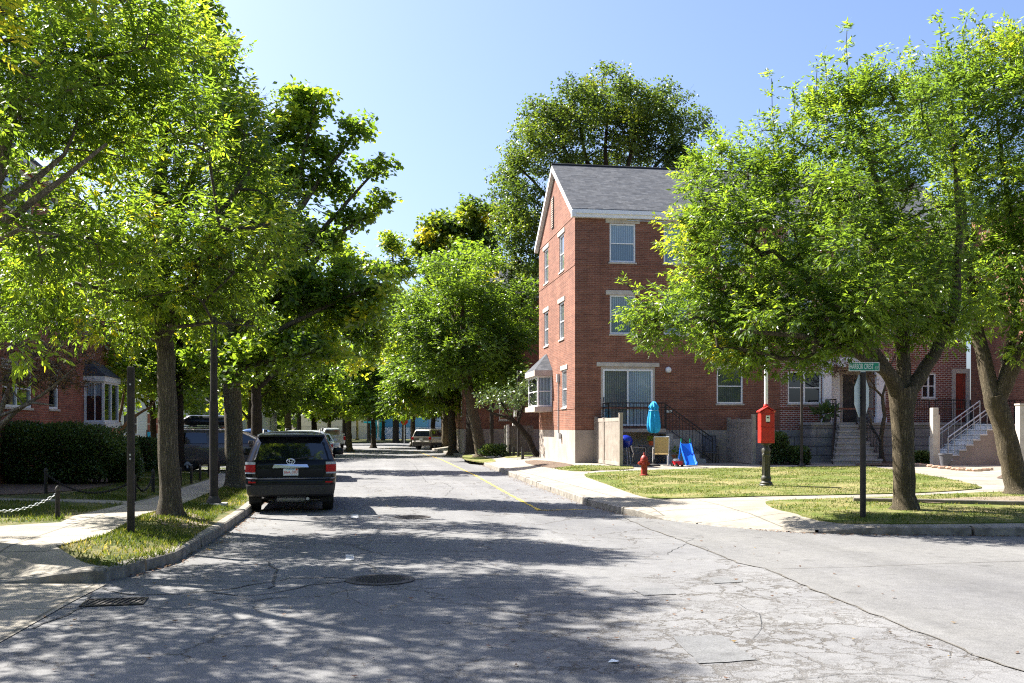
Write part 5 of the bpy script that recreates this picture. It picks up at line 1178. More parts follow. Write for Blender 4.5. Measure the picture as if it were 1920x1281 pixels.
# stop sign and street name sign far up the street
p = gp(758, 832, 0.1); e = empty('stop_sign', p, 0, 'distant red stop sign among the trunks at the street end', 'stop sign'); mb = MB(); mb.tube([(0, 0, 0), (0, 0, 2.8)], .04, 8); mb.build('post', MAT['galv'], e)
mb = MB(); mb.prism([(x, y) for x, y in octa], -.01, .01, Matrix.Translation((0, -.06, 2.45)) @ Matrix.Rotation(R(90), 4, 'X')); mb.build('plate', MAT['red_box'], e)
p = gp(689, 830, .1); e = empty('street_sign', p, 0, 'distant teal street name sign on a dark post at the end of the street', 'street sign'); mb = MB(); mb.tube([(0, 0, 0), (0, 0, 2.6)], .05, 8); mb.build('post', MAT['pole'], e)
mb = MB(); mb.box(-.45, .45, -.02, .02, 2.3, 2.5); mb.build('name_plate', MAT['teal_wall'], e)
# white and yellow posts and chain link fence at the street end
for px, lab, m_, w, h in ((709, 'tall white post standing before the teal shed at the street end', 'white', .16, 3.6), (653, 'short yellow post with dark cap by the cream shed', 'yellow_post', .2, 2.6), (670, 'taller yellow brown post before the cream shed', 'yellow_post', .18, 5.0)):
    p = at(px, HZ, 141); e = empty('post', (p.x, p.y, .13), 0, lab, 'post'); mb = MB(); mb.tube([(0, 0, 0), (0, 0, .25), (0, 0, .4), (0, 0, h)], [w*1.8, w*1.6, w, w*.9], 10); mb.build('shaft', MAT[m_], e)
    mb = MB(); mb.box(-w*1.1, w*1.1, -w*1.1, w*1.1, h, h+.4); mb.build('cap', MAT['pole'] if m_ != 'white' else MAT['white'], e)
a, b = at(560, HZ, 139), at(880, HZ, 143); e = empty('wire_fence', (a.x, a.y, .13), math.atan2(b.y-a.y, b.x-a.x), 'dark chain link fence along the grass at the end of the street', 'fence'); L = math.hypot(b.x-a.x, b.y-a.y)
n = int(L/2.6)
for k in range(n+1): mb = MB(); mb.tube([(k*L/n, 0, 0), (k*L/n, 0, 1.9)], .035, 6); mb.build('post', MAT['iron'], e)
mb = MB()
for z in (.1, 1.85): mb.tube([(0, 0, z), (L, 0, z)], .025, 6)
k = 0
while k*.16 < L-1.8:
    x = k*.16; mb.tube([(x, 0, .1), (x+1.75, 0, 1.85)], .006, 3, False); mb.tube([(x+1.75, .01, .1), (x, .01, 1.85)], .006, 3, False); k += 1
mb.build('mesh', MAT['iron'], e)

# bollards and chains on the left lawns
def bollard(p, h, lab, r=.055):
    e = empty('bollard', p, 0, lab, 'bollard', 'chain bollards on the left lawns'); r *= .72; mb = MB(); mb.tube([(0, 0, -.05), (0, 0, h)], r, 12); mb.build('shaft', MAT['pole'], e, smooth=40)
    mb = MB(); mb.lathe([(r*1.05, h), (r*1.15, h+.02), (r*.8, h+.06), (r*.2, h+.085)], n=12); mb.build('cap', MAT['pole_grey'], e, smooth=40); return e
def chain(p0, p1, sag, mat, label, t=.009, link=.075):
    p0, p1 = Vector(p0), Vector(p1); n = max(6, int((p1-p0).length*1.05/(link*.72))); mb = MB(); P = [p0.lerp(p1, k/n)-Vector((0, 0, sag*4*(k/n)*(1-k/n))) for k in range(n+1)]
    for k in range(n):
        c = (P[k]+P[k+1])/2; d = (P[k+1]-P[k]).normalized(); s = d.cross(Vector((0, 0, 1))).normalized(); w = s if k % 2 else d.cross(s).normalized()
        Q = [c+d*link*.5*math.cos(a)+w*link*.3*math.sin(a) for a in [2*math.pi*i/8 for i in range(9)]]; mb.tube(Q, t, 4, False)
    o = mb.sub_origin(p0).build('chain', MAT[mat], None, p0); return tag(o, label, 'chain')
q0 = gp(108, 973, zl); h0 = (973-920)/F*depth(q0); bollard(q0, h0, 'nearest dark bollard, at the edge of the left pavement holding a white chain')
q1 = gp(-95, 978, zl); bollard(q1, h0, 'bollard just past the left picture edge at the other end of the white chain')
chain(q0+Vector((0, 0, h0-.05)), q1+Vector((0, 0, h0-.05)), .28, 'galv', 'whitish chain sagging left from the nearest bollard', .008, .07)
q2 = gp(86, 926, zl); h2 = (926-884)/F*depth(q2); bollard(q2, h2, 'dark bollard in the shade in front of the clipped hedge')
q3 = gp(287, 924, zl); h3 = (924-886)/F*depth(q3); bollard(q3, h3, 'dark bollard between the square post and the near trunk')
q4 = gp(252, 939, zl); bollard(q4, h3, 'dark bollard tucked right behind the square brown post')
chain(q2+Vector((0, 0, h2-.05)), q4+Vector((0, 0, h3-.05)), .35, 'pole', 'dark chain sagging along the hedge bed')
chain(q4+Vector((0, 0, h3-.05)), q3+Vector((0, 0, h3-.05)), .3, 'pole', 'dark chain sagging beside the square brown post')
BL = [(338, 912, 882, 'between the near trunk and the street light, leftmost of its three'), (358.5, 907, 878, 'middle one of three under the minivan wheel'), (375, 902, 876, 'right one of three under the minivan wheel'), (392, 894, 870, 'just left of the tall street light pole'), (410.5, 888, 866, 'just right of the tall street light pole, farthest back')]
for x, y, t_, lab in BL:
    q = gp(x, y, zl); bollard(q, (y-t_)/F*depth(q), 'slim dark bollard '+lab)
for x, y, t_, lab in ((956, 855, 834, 'leftmost of four by the grey enclosure beyond the house'), (963, 855.5, 838, 'second of four by the grey enclosure beyond the house'), (980, 861, 838, 'rightmost of four by the grey enclosure beyond the house')):
    q = gp(x, y, zr); e = empty('bollard', q, 0, 'small black bollard, '+lab, 'bollard', 'black bollards by the grey enclosure'); mb = MB(); mb.tube([(0, 0, -.05), (0, 0, (y-t_)/F*depth(q))], .07, 10); mb.build('shaft', MAT['iron'], e)
q = gp(972, 857, zr); e = empty('utility_pole', q, 0, 'thin dark pole with two small white meter boxes beyond the house corner', 'pole'); mb = MB(); mb.tube([(0, 0, -.05), (0, 0, 4.3)], .07, 10); mb.build('shaft', MAT['pole'], e)
mb = MB(); mb.box(-.22, -.09, -.09, .05, 2.0, 2.3); mb.box(-.3, -.09, -.09, .05, 1.55, 1.75); mb.build('meter', MAT['sign_white'], e)
q = gp(922, 850, zr); e = empty('utility_pole', q, 0, 'dark brown square pole beside the silver motorbike', 'pole'); mb = MB(); mb.box(-.1, .1, -.1, .1, -.05, 4.2); mb.build('shaft', MAT['pole'], e)
mb = MB(); mb.box(-.13, .13, -.13, .13, 4.2, 4.28); mb.build('cap', MAT['pole'], e)
q = gp(977, 848, zr); d = depth(q); wq = 46/F*d; hq = 50/F*d
e = empty('bin_enclosure', q, 0, 'weathered grey board enclosure with light end post beyond the house', 'enclosure'); mb = MB()
for k in range(16): mb.box(-wq/2+k*wq/16+.008, -wq/2+(k+1)*wq/16, -.02, .02, 0, hq)
mb.build('front_boards', MAT['timber'], e)
for xs_ in (wq/2, -wq/2):
    mb = MB()
    for k in range(8): mb.box(xs_-.02, xs_+.02, .05+k*.22, .25+k*.22, 0, hq)
    mb.build('side_boards', MAT['timber'], e)
mb = MB(); mb.box(-wq/2-.12, -wq/2+.01, -.08, .04, 0, hq+.06); mb.build('end_post', MAT['galv'], e)

# vinyl privacy screens square to the wall
def screen(pn, pf, bn, lab, hgt, mat='vinyl', drop=.22):
    """pn/bn near post foot pixel, pf pixel column of the far post at the wall"""
    a = gp(pn, bn, zr); yf = Y0-.12; b = Vector((a.x+.0, yf, .40)); o = empty('privacy_screen', a, math.atan2(b.y-a.y, b.x-a.x), lab, 'screen', 'beige privacy screens beside the patio'); L = (b-a).length
    def post(x, h):
        mb = MB(); mb.box(x-.065, x+.065, -.065, .065, -.05, h); mb.box(x-.075, x+.075, -.075, .075, h, h+.03); mb.build('post', MAT[mat], o, bevel=.008)
    post(0, hgt+.08); post(L, hgt-.02); post(L*.62, hgt-drop*.3)
    for x0, x1 in ((.066, L*.62-.066), (L*.62+.066, L-.066)):
        mb = MB(); n = int((x1-x0)/.145); w = (x1-x0)/n
        for k in range(n): mb.box(x0+k*w+.010, x0+(k+1)*w-.010, -.028, .028, .16, hgt-.2)
        mb.box(x0, x1, -.010, .010, .15, hgt-.19); mb.build('panel', MAT[mat], o)
        for za, zb_ in ((.03, .16), (hgt-.2, hgt-.06)): mb = MB(); mb.box(x0, x1, -.04, .04, za, zb_); mb.build('rail', MAT[mat], o, bevel=.006)
    return o
screen(1164, 1121, 875.5, 'sunlit beige privacy screen standing beside the sliding door patio', 1.82)
screen(1413, 1347, 871, 'shaded beige privacy screen between the patio and the red alarm box', 1.78)
# patio things
def pp(px, py): return gp(px, py, zr)
p = pp(1226, 874); d = depth(p); e = empty('patio_umbrella', p, 0, 'closed bright blue patio umbrella tied above the patio table', 'umbrella'); H = (874-753)/F*d
mb = MB(); mb.tube([(0, 0, 0), (0, 0, H-.05)], .022, 10); mb.build('pole', MAT['pole_grey'], e); mb = MB(); mb.lathe([(.24, 0), (.24, .04), (.06, .09), (.03, .25)], n=18); mb.build('base', MAT['black'], e)
rings = []
for z, r_ in ((H*.515, .13), (H*.53, .17), (H*.57, .215), (H*.62, .225), (H*.72, .21), (H*.82, .175), (H*.90, .14), (H*.905, .17), (H*.93, .155), (H*.97, .10), (H*.995, .04)):
    rings.append([Vector((r_*(1+.16*math.sin(k*2*math.pi/48*8+z*1.3)+.03*math.sin(k*1.7))*math.cos(2*math.pi*k/48), r_*(1+.16*math.sin(k*2*math.pi/48*8+z*1.3))*math.sin(2*math.pi*k/48), z+.02*math.sin(k*.8))) for k in range(48)])
mb = MB(); mb.loft(rings); mb.build('canopy', MAT['teal'], e, smooth=60)
mb = MB(); torus(mb, Matrix.Translation((0, 0, H*.86)), .165, .165, .016); mb.build('tie', MAT['blue_wall'], e)
def chair(p, rz, lab, seat, fr):
    e = empty('patio_chair', p, rz, lab, 'chair', 'patio chairs')
    mb = MB(); mb.box(-.25, .25, -.24, .24, .40, .43); mb.build('seat', MAT[seat], e, bevel=.01)
    mb = MB(); mb.box(-.25, .25, -.012, .012, .0, .62, Matrix.Translation((0, -.25, .44)) @ Matrix.Rotation(R(14), 4, 'X')); mb.build('backrest', MAT[seat], e, bevel=.008)
    for s in (1, -1):
        mb = MB(); mb.tube([(s*.27, .25, 0), (s*.27, .22, .42), (s*.27, .22, .62), (s*.27, .14, .64), (s*.27, -.28, .62)], .016, 7); mb.build('arm', MAT[fr], e)
        mb = MB(); mb.tube([(s*.26, -.32, 0), (s*.26, -.24, .42), (s*.26, -.41, 1.06)], .016, 7); mb.build('leg', MAT[fr], e)
    mb = MB(); mb.tube([(-.26, -.41, 1.06), (.26, -.41, 1.06)], .018, 7); mb.tube([(-.27, .22, .41), (.27, .22, .41)], .014, 6); mb.build('crossbar', MAT[fr], e); return e
chair(pp(1239, 873), R(-12), 'tan mesh patio chair with its back turned, right of the hydrant', 'mesh_tan', 'white')
chair(pp(1196, 870), R(-90), 'dark patio chair seen side on just left above the hydrant', 'mesh_dark', 'vinyl')
chair(pp(1216, 866), R(180), 'dark patio chair facing out behind the low table', 'mesh_dark', 'pole_grey')
chair(pp(1332, 868), R(168), 'dark grey sling chair alone before the shaded screen', 'mesh_dark', 'iron')
p = pp(1219, 869.5); e = empty('patio_table', p, 0, 'low round dark patio table holding a flower pot', 'table')
mb = MB(); mb.lathe([(.45, .66), (.47, .68), (.46, .70), (.02, .70)], n=30); mb.build('table_top', MAT['mesh_dark'], e)
for k in range(4):
    a = k*math.pi/2+.6; mb = MB(); mb.tube([(.38*math.cos(a), .38*math.sin(a), 0), (.25*math.cos(a), .25*math.sin(a), .66)], .018, 7); mb.build('leg', MAT['iron'], e)
pt = Vector((p.x-.02, p.y-.18, p.z+.70)); e = empty('flower_pot', pt, 0, 'orange flower pot with yellow green blooms on the patio table', 'flower pot'); mb = MB(); mb.lathe([(.07, 0), (.10, .15), (.12, .16), (.11, .17), (.02, .14)], n=18); mb.build('pot', MAT['orange'], e)
def leaf_clump(name, par, c, rad, n, L, W, mat, up=.6, tints=(0, 1), kind=None):
    c = np.array(c, float); u = rng.normal(size=(n, 3)); u /= np.linalg.norm(u, axis=1)[:, None]; q = c+u*np.array(rad)*(rng.uniform(0, 1, n)**.4)[:, None]
    d = u+rng.normal(0, .5, (n, 3)); d[:, 2] += up; return leaf_quads(name, q, d, L, W, mat, par, tints)
def leaf_quads(name, q, d, L, W, mat, par=None, tints=(0, 1), loc=None, tint=None):
    n = len(q); d = d/np.linalg.norm(d, axis=1)[:, None]; nr = rng.normal(0, .6, (n, 3)); nr[:, 2] += 1; s = np.cross(d, nr); s /= np.linalg.norm(s, axis=1)[:, None]
    l = L*rng.uniform(.65, 1.25, n)[:, None]; w = W*rng.uniform(.7, 1.2, n)[:, None]
    V = np.stack([q, q+d*l*.45+s*w/2, q+d*l, q+d*l*.45-s*w/2], 1).reshape(-1, 3)
    return np_mesh(name, V, 4, MAT[mat] if isinstance(mat, str) else mat, rng.uniform(*tints, n) if tint is None else tint, par, None, loc)
leaf_clump('foliage', e, (0, 0, .24), (.16, .16, .12), 160, .07, .05, 'leaf_yellow', .6, (.5, 1))
p = pp(1173, 871); e = empty('kettle_grill', p, 0, 'dark blue kettle grill on thin legs right behind the sunlit screen', 'grill')
mb = MB(); mb.lathe([(.02, .62), (.17, .66), (.25, .76), (.27, .86), (.27, .88)], n=26); mb.build('bowl', MAT['blue_enamel'], e, smooth=50); mb = MB(); mb.lathe([(.275, .885), (.26, .96), (.18, 1.06), (.05, 1.11), (.01, 1.115)], n=26); ld = mb.build('lid', MAT['blue_enamel'], e, smooth=50)
mb = MB(); mb.tube([(-.05, 0, 1.11), (-.05, 0, 1.15), (.05, 0, 1.15), (.05, 0, 1.11)], .012, 6); mb.build('handle', MAT['black'], ld)
for a in (.5, 2.6, 4.7): mb = MB(); mb.tube([(.15*math.cos(a), .15*math.sin(a), .68), (.26*math.cos(a), .26*math.sin(a), 0)], .014, 6); mb.build('leg', MAT['galv'], e)
p = pp(1291, 873.5); d = depth(p); e = empty('toy_slide', p, 0, 'bright blue plastic toddler slide leaning beside the patio', 'slide'); Hs = (873.5-833)/F*d
mb = MB(); ws_ = .215; Pq = [(0, -.40, .05), (0, -.29, .06), (0, .08, Hs*.55), (0, .32, Hs)]
secs = []
for x, y, z in Pq: secs.append([Vector((-ws_, y, z+.10)), Vector((-ws_+.03, y, z+.10)), Vector((-ws_+.05, y, z+.015)), Vector((ws_-.05, y, z+.015)), Vector((ws_-.03, y, z+.10)), Vector((ws_, y, z+.10)), Vector((ws_, y+.01, z-.03)), Vector((-ws_, y+.01, z-.03))])
mb.loft(secs); mb.build('chute', MAT['blue_plastic'], e, bevel=.012)
for s in (1, -1):
    mb = MB(); mb.tube([(s*.17, .35, Hs+.02), (s*.18, .6, 0)], .035, 8); mb.build('leg', MAT['blue_plastic'], e); mb = MB(); mb.tube([(s*.17, .31, Hs+.06), (s*.17, .31, Hs+.2)], .03, 8); mb.build('grip', MAT['leaf_ash'] if False else MAT['sign_green'], e)
p = pp(1270, 875); e = empty('toy_truck', p, R(20), 'small red toy truck on the patio slabs left of the blue slide', 'toy'); mb = MB(); mb.loft([rring(z, -.2, .2, w, .05, 4) for z, w in ((.06, .11), (.16, .12), (.20, .10))]); mb.build('body', MAT['red_plastic'], e, smooth=40)
mb = MB(); mb.loft([rring(z, -.02, .16, w, .04, 4) for z, w in ((.20, .10), (.28, .08))]); mb.build('cab', MAT['sign_white'], e)
for sx in (-.12, .12):
    for sy in (-.12, .12): mb = MB(); mb.lathe([(.01, -.02), (.06, -.02), (.06, .02), (.01, .02)], (sx, sy, .06), 14, Matrix.Rotation(R(90), 4, 'Y')); mb.build('wheel', MAT['rubber'], e)
p = pp(1262, 868.5); e = empty('planter', p, 0, 'terracotta pot with leafy green plant by the iron stair rail', 'planter'); mb = MB(); mb.lathe([(.14, 0), (.2, .3), (.22, .31), (.2, .34), (.04, .3)], n=20); mb.build('pot', MAT['terracotta'], e); leaf_clump('foliage', e, (0, 0, .5), (.25, .25, .22), 260, .14, .07, 'leaf_maple')
p = Vector((X0+fx(1533), Yp+.25, zp+.1)); e = empty('planter', p, 0, 'broad leaved plant in a low pot on the porch corner left of the steps', 'planter'); mb = MB(); mb.lathe([(.12, 0), (.17, .2), (.18, .22), (.03, .2)], n=18); mb.build('pot', MAT['mesh_dark'], e); leaf_clump('foliage', e, (0, 0, .38), (.42, .3, .16), 90, .38, .17, 'leaf_hedge', .5, (.4, 1))
p = pp(1773, 876); e = empty('planter', p, 0, 'dark empty pot at the foot of the white stairs', 'planter'); mb = MB(); mb.lathe([(.15, 0), (.22, .42), (.235, .43), (.235, .48), (.2, .48), (.18, .40)], n=22); mb.build('pot', MAT['mesh_dark'], e); mb = MB(); mb.lathe([(.18, .41), (.001, .42)], n=18); mb.build('soil', MAT['mulch'], e)
# timber post at the stair foot, edging stones
p = pp(1751.5, 874); d = depth(p); e = empty('timber_post', p, 0, 'pale square timber post standing at the foot of the white stairs', 'post'); Hh = (874-765)/F*d; mb = MB(); mb.box(-.11, .11, -.11, .11, -.05, Hh); mb.build('shaft', MAT['stone'], e, bevel=.015); mb = MB(); mb.box(.112, .18, -.08, .08, 0, Hh*.88); mb.build('side_board', MAT['tan_trim'], e)
p = pp(1914, 890); d = depth(p); e = empty('timber_post', p, 0, 'pale square timber post at the right picture edge past the leaning tree', 'post'); Hh = (890-760)/F*d; mb = MB(); mb.box(-.11, .11, -.11, .11, -.05, Hh); mb.build('shaft', MAT['stone'], e, bevel=.015); mb = MB(); mb.box(-.13, .13, -.13, .13, Hh, Hh+.05); mb.build('cap', MAT['stone'], e)
es = [(1712, 873.5), (1722, 873), (1732, 874.5), (1744, 876), (1756, 877.5), (1768, 879), (1780, 880), (1792, 881.5), (1804, 882.5), (1818, 883.5), (1832, 884), (1846, 883), (1856, 882)]
for k, (x, y) in enumerate(es):
    q = gp(x, y, zr); mb = MB(); s_ = .10+.03*((k*7) % 3); mb.loft([[Vector((s_*random.uniform(.8, 1.15)*math.cos(a)*w*1.3, .09*math.sin(a)*w, z)) for a in [2*math.pi*i/8 for i in range(8)]] for z, w in ((-.03, .9), (.05, 1), (.09, .75))])
    o = mb.build('edging_stone', MAT['edging'], None, q, bevel=.01); o.rotation_euler = (0, 0, -.25+random.uniform(-.2, .2)); tag(o, 'rough reddish tan edging stone in the bed border near the white stairs', 'stone', 'edging stones of the small bed')
# long low stone border by the leaning tree
q0, q1 = gp(1572, 941, zr), gp(1950, 950, zr); e = empty('timber_edging', q0, math.atan2(q1.y-q0.y, q1.x-q0.x), 'weathered timber edging lying in front of the leaning tree', 'edging'); L = (q1-q0).length
for a, b in ((.3, L*.36), (L*.37, L)): mb = MB(); mb.box(a, b, -.07, .07, -.08, .10); mb.build('beam', MAT['timber'], e, bevel=.02)
q = gp(1150, 1243); mb = MB(); mb.add([(-.045, 0, 0), (.015, -.035, .01), (.05, .01, .005), (.0, .04, .015), (-.015, .0, .025)], [(0, 1, 4), (1, 2, 4), (2, 3, 4), (3, 0, 4), (3, 2, 1, 0)]); o = mb.build('paper_scrap', MAT['litter'], None, (q.x, q.y, .006)); tag(o, 'small crumpled white paper scrap lying on the shaded asphalt', 'litter')

# ================================================================== TREES
def unit(a): return a/np.maximum(np.linalg.norm(a, axis=-1, keepdims=True), 1e-9)
def frusta(name, A, Bp, ra, rb, mat, par):
    """many tapered limbs, 3 to 7 sided, as one branches mesh"""
    me = bpy.data.meshes.new(name); V = []; Fc = []; o = 0
    big = np.maximum(ra, rb)
    for lo, hi, k in ((0, .016, 3), (.016, .05, 5), (.05, 9, 8)):
        m = (big >= lo) & (big < hi)
        if not m.any(): continue
        a, b, r0, r1 = A[m], Bp[m], ra[m], rb[m]; t = unit(b-a); h = np.where(np.abs(t[:, 2:3]) < .9, np.array([[0, 0, 1.]]), np.array([[1., 0, 0]])); u = unit(np.cross(t, h)); v = np.cross(t, u)
        w = 2*np.pi*np.arange(k)/k; ring = u[:, None]*np.cos(w)[None, :, None]+v[:, None]*np.sin(w)[None, :, None]
        vv = np.concatenate([a[:, None]+ring*r0[:, None, None], (b+t*r1[:, None]*.3)[:, None]+ring*r1[:, None, None]], 1); n = len(a); V.append(vv.reshape(-1, 3))
        idx = o+np.arange(n)[:, None]*2*k; j = np.arange(k); f = np.stack([idx+j, idx+(j+1) % k, idx+k+(j+1) % k, idx+k+j], -1).reshape(-1, 4); Fc.append(f); o += n*2*k
    V = np.concatenate(V); Fc = np.concatenate(Fc); me.vertices.add(len(V)); me.vertices.foreach_set('co', V.astype(np.float32).ravel()); me.loops.add(Fc.size); me.loops.foreach_set('vertex_index', Fc.astype(np.int32).ravel())
    me.polygons.add(len(Fc)); me.polygons.foreach_set('loop_start', np.arange(0, Fc.size, 4, dtype=np.int32)); me.polygons.foreach_set('loop_total', np.full(len(Fc), 4, np.int32)); me.polygons.foreach_set('use_smooth', np.ones(len(Fc), bool)); me.update(calc_edges=True)
    me.materials.append(mat); ob = bpy.data.objects.new(name, me); C.objects.link(ob); ob.parent = par; return ob
def respl(P, st):
    out = [P[0]]
    for a, b in zip(P, P[1:]):
        a = np.array(a, float); b = np.array(b, float); n = max(1, int(np.linalg.norm(b[:3]-a[:3])/st)); out += [a+(b-a)*k/n for k in range(1, n+1)]
    return [np.array(q, float) for q in out]
def tree(name, base, label, trunk, limbs, blobs, leaf, sprays, kind='ash', L=.13, W=.045, bark='bark', clr=.6, dens=1.0, shoots=(), tint=(0, .85), yellow=0.03, bare=0.0, cat='tree', group=None, zmin=1.8, avoid=(), flat=.75, rtip=.008, twigs=4, seed=1, up=.25, shell=2.4, yblob=None):
    global rng
    rng = np.random.default_rng(seed); rd = random.Random(seed)
    e = empty(name, base, 0, label, cat, group)
    # trunk and main limbs: smooth tapered tubes
    T = respl(trunk, .22); mb = MB()
    def tubeP(Q, n):
        Q = [np.array(q) for q in Q]; 
        for i in range(1, len(Q)-1): Q[i] = Q[i].copy(); Q[i][:2] += np.array([rd.gauss(0, .012), rd.gauss(0, .012)])
        mb.tube([q[:3] for q in Q], [q[3]*(1+rd.uniform(-.03, .03)) for q in Q], n)
    r0 = T[0][3]; fl = [np.array([*T[0][:2], -.15, r0*1.7]), np.array([*T[0][:2], .0, r0*1.42]), np.array([*T[0][:2], .10, r0*1.2])]+[q for q in T if q[2] > .2]
    tubeP(fl, 20)
    nodes = [q[:3] for q in T]; rad = [q[3] for q in T]; par = [-1]+list(range(len(T)-1))
    for lb in limbs:
        Q = respl(lb, .3); d = [np.linalg.norm(n_-Q[0][:3]) for n_ in nodes]; k = int(np.argmin(d)); tubeP(Q, 12)
        for q in Q[1:]: nodes.append(q[:3]); rad.append(q[3]); par.append(k); k = len(nodes)-1
    mb.build('trunk', MAT[bark], e, smooth=60); nfix = len(nodes)
    # clumps of foliage inside the crown volumes
    cl = []
    for b in blobs:
        c = np.array(b[0]); rv = np.array(b[1]); n = max(2, int(b[2]*dens)); k = 0; tries = 0
        while k < n and tries < n*12:
            tries += 1; u = rng.normal(size=3); u /= np.linalg.norm(u); q = c+u*rv*rng.uniform(0, 1)**(1/shell)
            if q[2] < zmin*.8: continue
            if avoid:
                wq_ = Vector(q)+Vector(base); dq = depth(wq_); X_ = 960+F*(wq_.x*RT.x+wq_.y*RT.y)/dq; Y_ = HZ-F*(wq_.z-CAMH)/dq
                if any(a0 < X_ < a1 and c0 < Y_ < c1 and dq < dm for a0, a1, c0, c1, dm in avoid): continue
            if cl and min(np.linalg.norm(q-x) for x in cl[-140:]) < clr*.62: continue
            cl.append(q); k += 1
    cl = np.array(cl); N = np.array(nodes); P = list(par); tips = np.zeros(len(nodes)).tolist(); 
    d0 = np.array([np.min(np.linalg.norm(N-c, axis=1)) for c in cl]); order = np.argsort(d0); ends = np.zeros(len(cl), int)
    N = np.zeros((len(nodes)+len(cl)*14, 3)); N[:len(nodes)] = nodes; cnt = len(nodes)
    for i in order:
        c = cl[i]; v = c-N[:cnt]; dd = np.linalg.norm(v, axis=1); cost = dd*(1+.9*np.clip(-v[:, 2]/np.maximum(dd, .01), 0, 1)); cost[N[:cnt, 2] < zmin] += 50
        k = int(np.argmin(cost)); d = dd[k]; n = min(12, max(2, int(d/.32))); p0 = N[k].copy(); mid = (p0+c)/2+np.array([0, 0, .10*d])+rng.normal(0, .07*d, 3)
        for s in range(1, n+1):
            t = s/n; q = (1-t)**2*p0+2*t*(1-t)*mid+t*t*c; N[cnt] = q; P.append(k); k = cnt; cnt += 1
        ends[i] = k
    shoot_pts = []
    for a, b in shoots:
        a = np.array(a); b = np.array(b); dd = np.linalg.norm(N[:cnt]-a, axis=1); k = int(np.argmin(dd)); n = max(3, int(np.linalg.norm(b-a)/.3)); 
        if cnt+n+1 > len(N): N = np.concatenate([N, np.zeros((200, 3))])
        for s in range(n+1): N[cnt] = a+(b-a)*s/n+rng.normal(0, .02, 3); P.append(k); k = cnt; cnt += 1; shoot_pts.append(N[cnt-1].copy())
        ends = np.append(ends, k)
    N = N[:cnt]; P = np.array(P); tip = np.zeros(cnt)
    for k in ends:
        while k >= 0: tip[k] += 1; k = P[k]
    r = rtip*np.maximum(tip, .6)**.46; r[:nfix] = np.maximum(np.array(rad), 0)
    ch = np.arange(nfix, cnt); pr = P[ch]; A = N[pr]; Bq = N[ch]; rb = r[ch]; ra = np.minimum(r[pr], rb*1.35)
    # fine twigs
    tw0, tw1 = [], []
    for c in cl:
        for _ in range(twigs): u = rng.normal(size=3); u[2] = abs(u[2])*.5; u /= np.linalg.norm(u); tw0.append(c-u*.05); tw1.append(c+u*clr*rng.uniform(.6, 1.15))
    if tw0: A = np.concatenate([A, tw0]); Bq = np.concatenate([Bq, tw1]); ra = np.concatenate([ra, np.full(len(tw0), rtip*.55)]); rb = np.concatenate([rb, np.full(len(tw0), rtip*.25)])
    frusta('branches', A, Bq, ra, rb, MAT[bark], e)
    # leaves
    live = rng.uniform(0, 1, len(cl)) >= bare; cc = cl[live]
    per = max(1, int(sprays/len(cc))); ctr = cl.mean(0); ct = rng.uniform(tint[0], tint[1], len(cc)); yl = rng.uniform(0, 1, len(cc)) < yellow; ct[yl] = .97
    if yblob is not None: ct[np.linalg.norm((cc-np.array(yblob[0]))/np.array(yblob[1]), axis=1) < 1] = .80
    szs = rng.uniform(.65, 1.25, len(cc)); k = np.repeat(np.arange(len(cc)), np.maximum(1, (per*szs).astype(int))); n = len(k)
    u = unit(rng.normal(size=(n, 3))); q = cc[k]+u*(clr*szs[k]*rng.uniform(0, 1, n)**.5)[:, None]*np.array([1, 1, flat]); ow = unit(cc[k]-ctr); tt = ct[k]
    if shoot_pts:
        sp = np.repeat(np.array(shoot_pts), 7, 0); sp = sp+rng.normal(0, .05, sp.shape); q = np.concatenate([q, sp]); u = np.concatenate([u, unit(rng.normal(size=sp.shape)*np.array([1, 1, .4]))]); ow = np.concatenate([ow, np.tile([0, 0, 1.], (len(sp), 1))]); tt = np.concatenate([tt, rng.uniform(.35, .8, len(sp))]); n = len(q)
    d = unit(u*.7+ow*.5+rng.normal(0, .4, (n, 3))+np.array([0, 0, up]))
    hz = np.array([0, 0, 1.]); s = unit(np.cross(d, hz+rng.normal(0, .25, (n, 3))))
    Q, D, TT = [], [], []
    if kind == 'ash':
        RL = .17*(L/.12)
        for j, (t, sg) in enumerate(((.25, 1), (.25, -1), (.55, 1), (.55, -1), (.85, 1), (.85, -1), (1, 0))):
            Q.append(q+d*RL*t); D.append(unit(d*(.55 if sg else 1)+s*sg*.8+np.array([0, 0, -.38])+rng.normal(0, .16, (n, 3)))); TT.append(tt)
    else:                                       # simple leaves fanned round a twig end
        for j in range(5):
            a = rng.uniform(0, 6.28, n); v2 = np.cross(d, s); Q.append(q+rng.normal(0, L*.45, (n, 3))); D.append(unit(d*.3+s*np.cos(a)[:, None]+v2*np.sin(a)[:, None]*.5+np.array([0, 0, -.25]))); TT.append(tt)
    Q = np.concatenate(Q); D = np.concatenate(D); TT = np.clip(np.concatenate(TT)+rng.normal(0, .11, len(Q)), 0, 1)
    leaf_quads('crown', Q, D, L, W, leaf, e, tint=TT)
    return e
def blobset(base, L):                       # [(px, py, depth offset, rx px, ry px, count, (depth radius m))] -> local ellipsoids
    d0 = depth(base); out = []
    for b in L:
        d = d0+b[2]; c = at(b[0], b[1], d)-base; rx = b[3]/F*d; rz = b[4]/F*d; ry = b[6] if len(b) > 6 else min(2.6, (rx+rz)*.55); out.append((tuple(c), (rx, ry, rz), b[5]))
    return out
def limbset(base, L):                       # [[(px, py, depth offset, r m)]]
    d0 = depth(base); return [[(*(at(x, y, d0+o)-base), r) for x, y, o, r in q] for q in L]

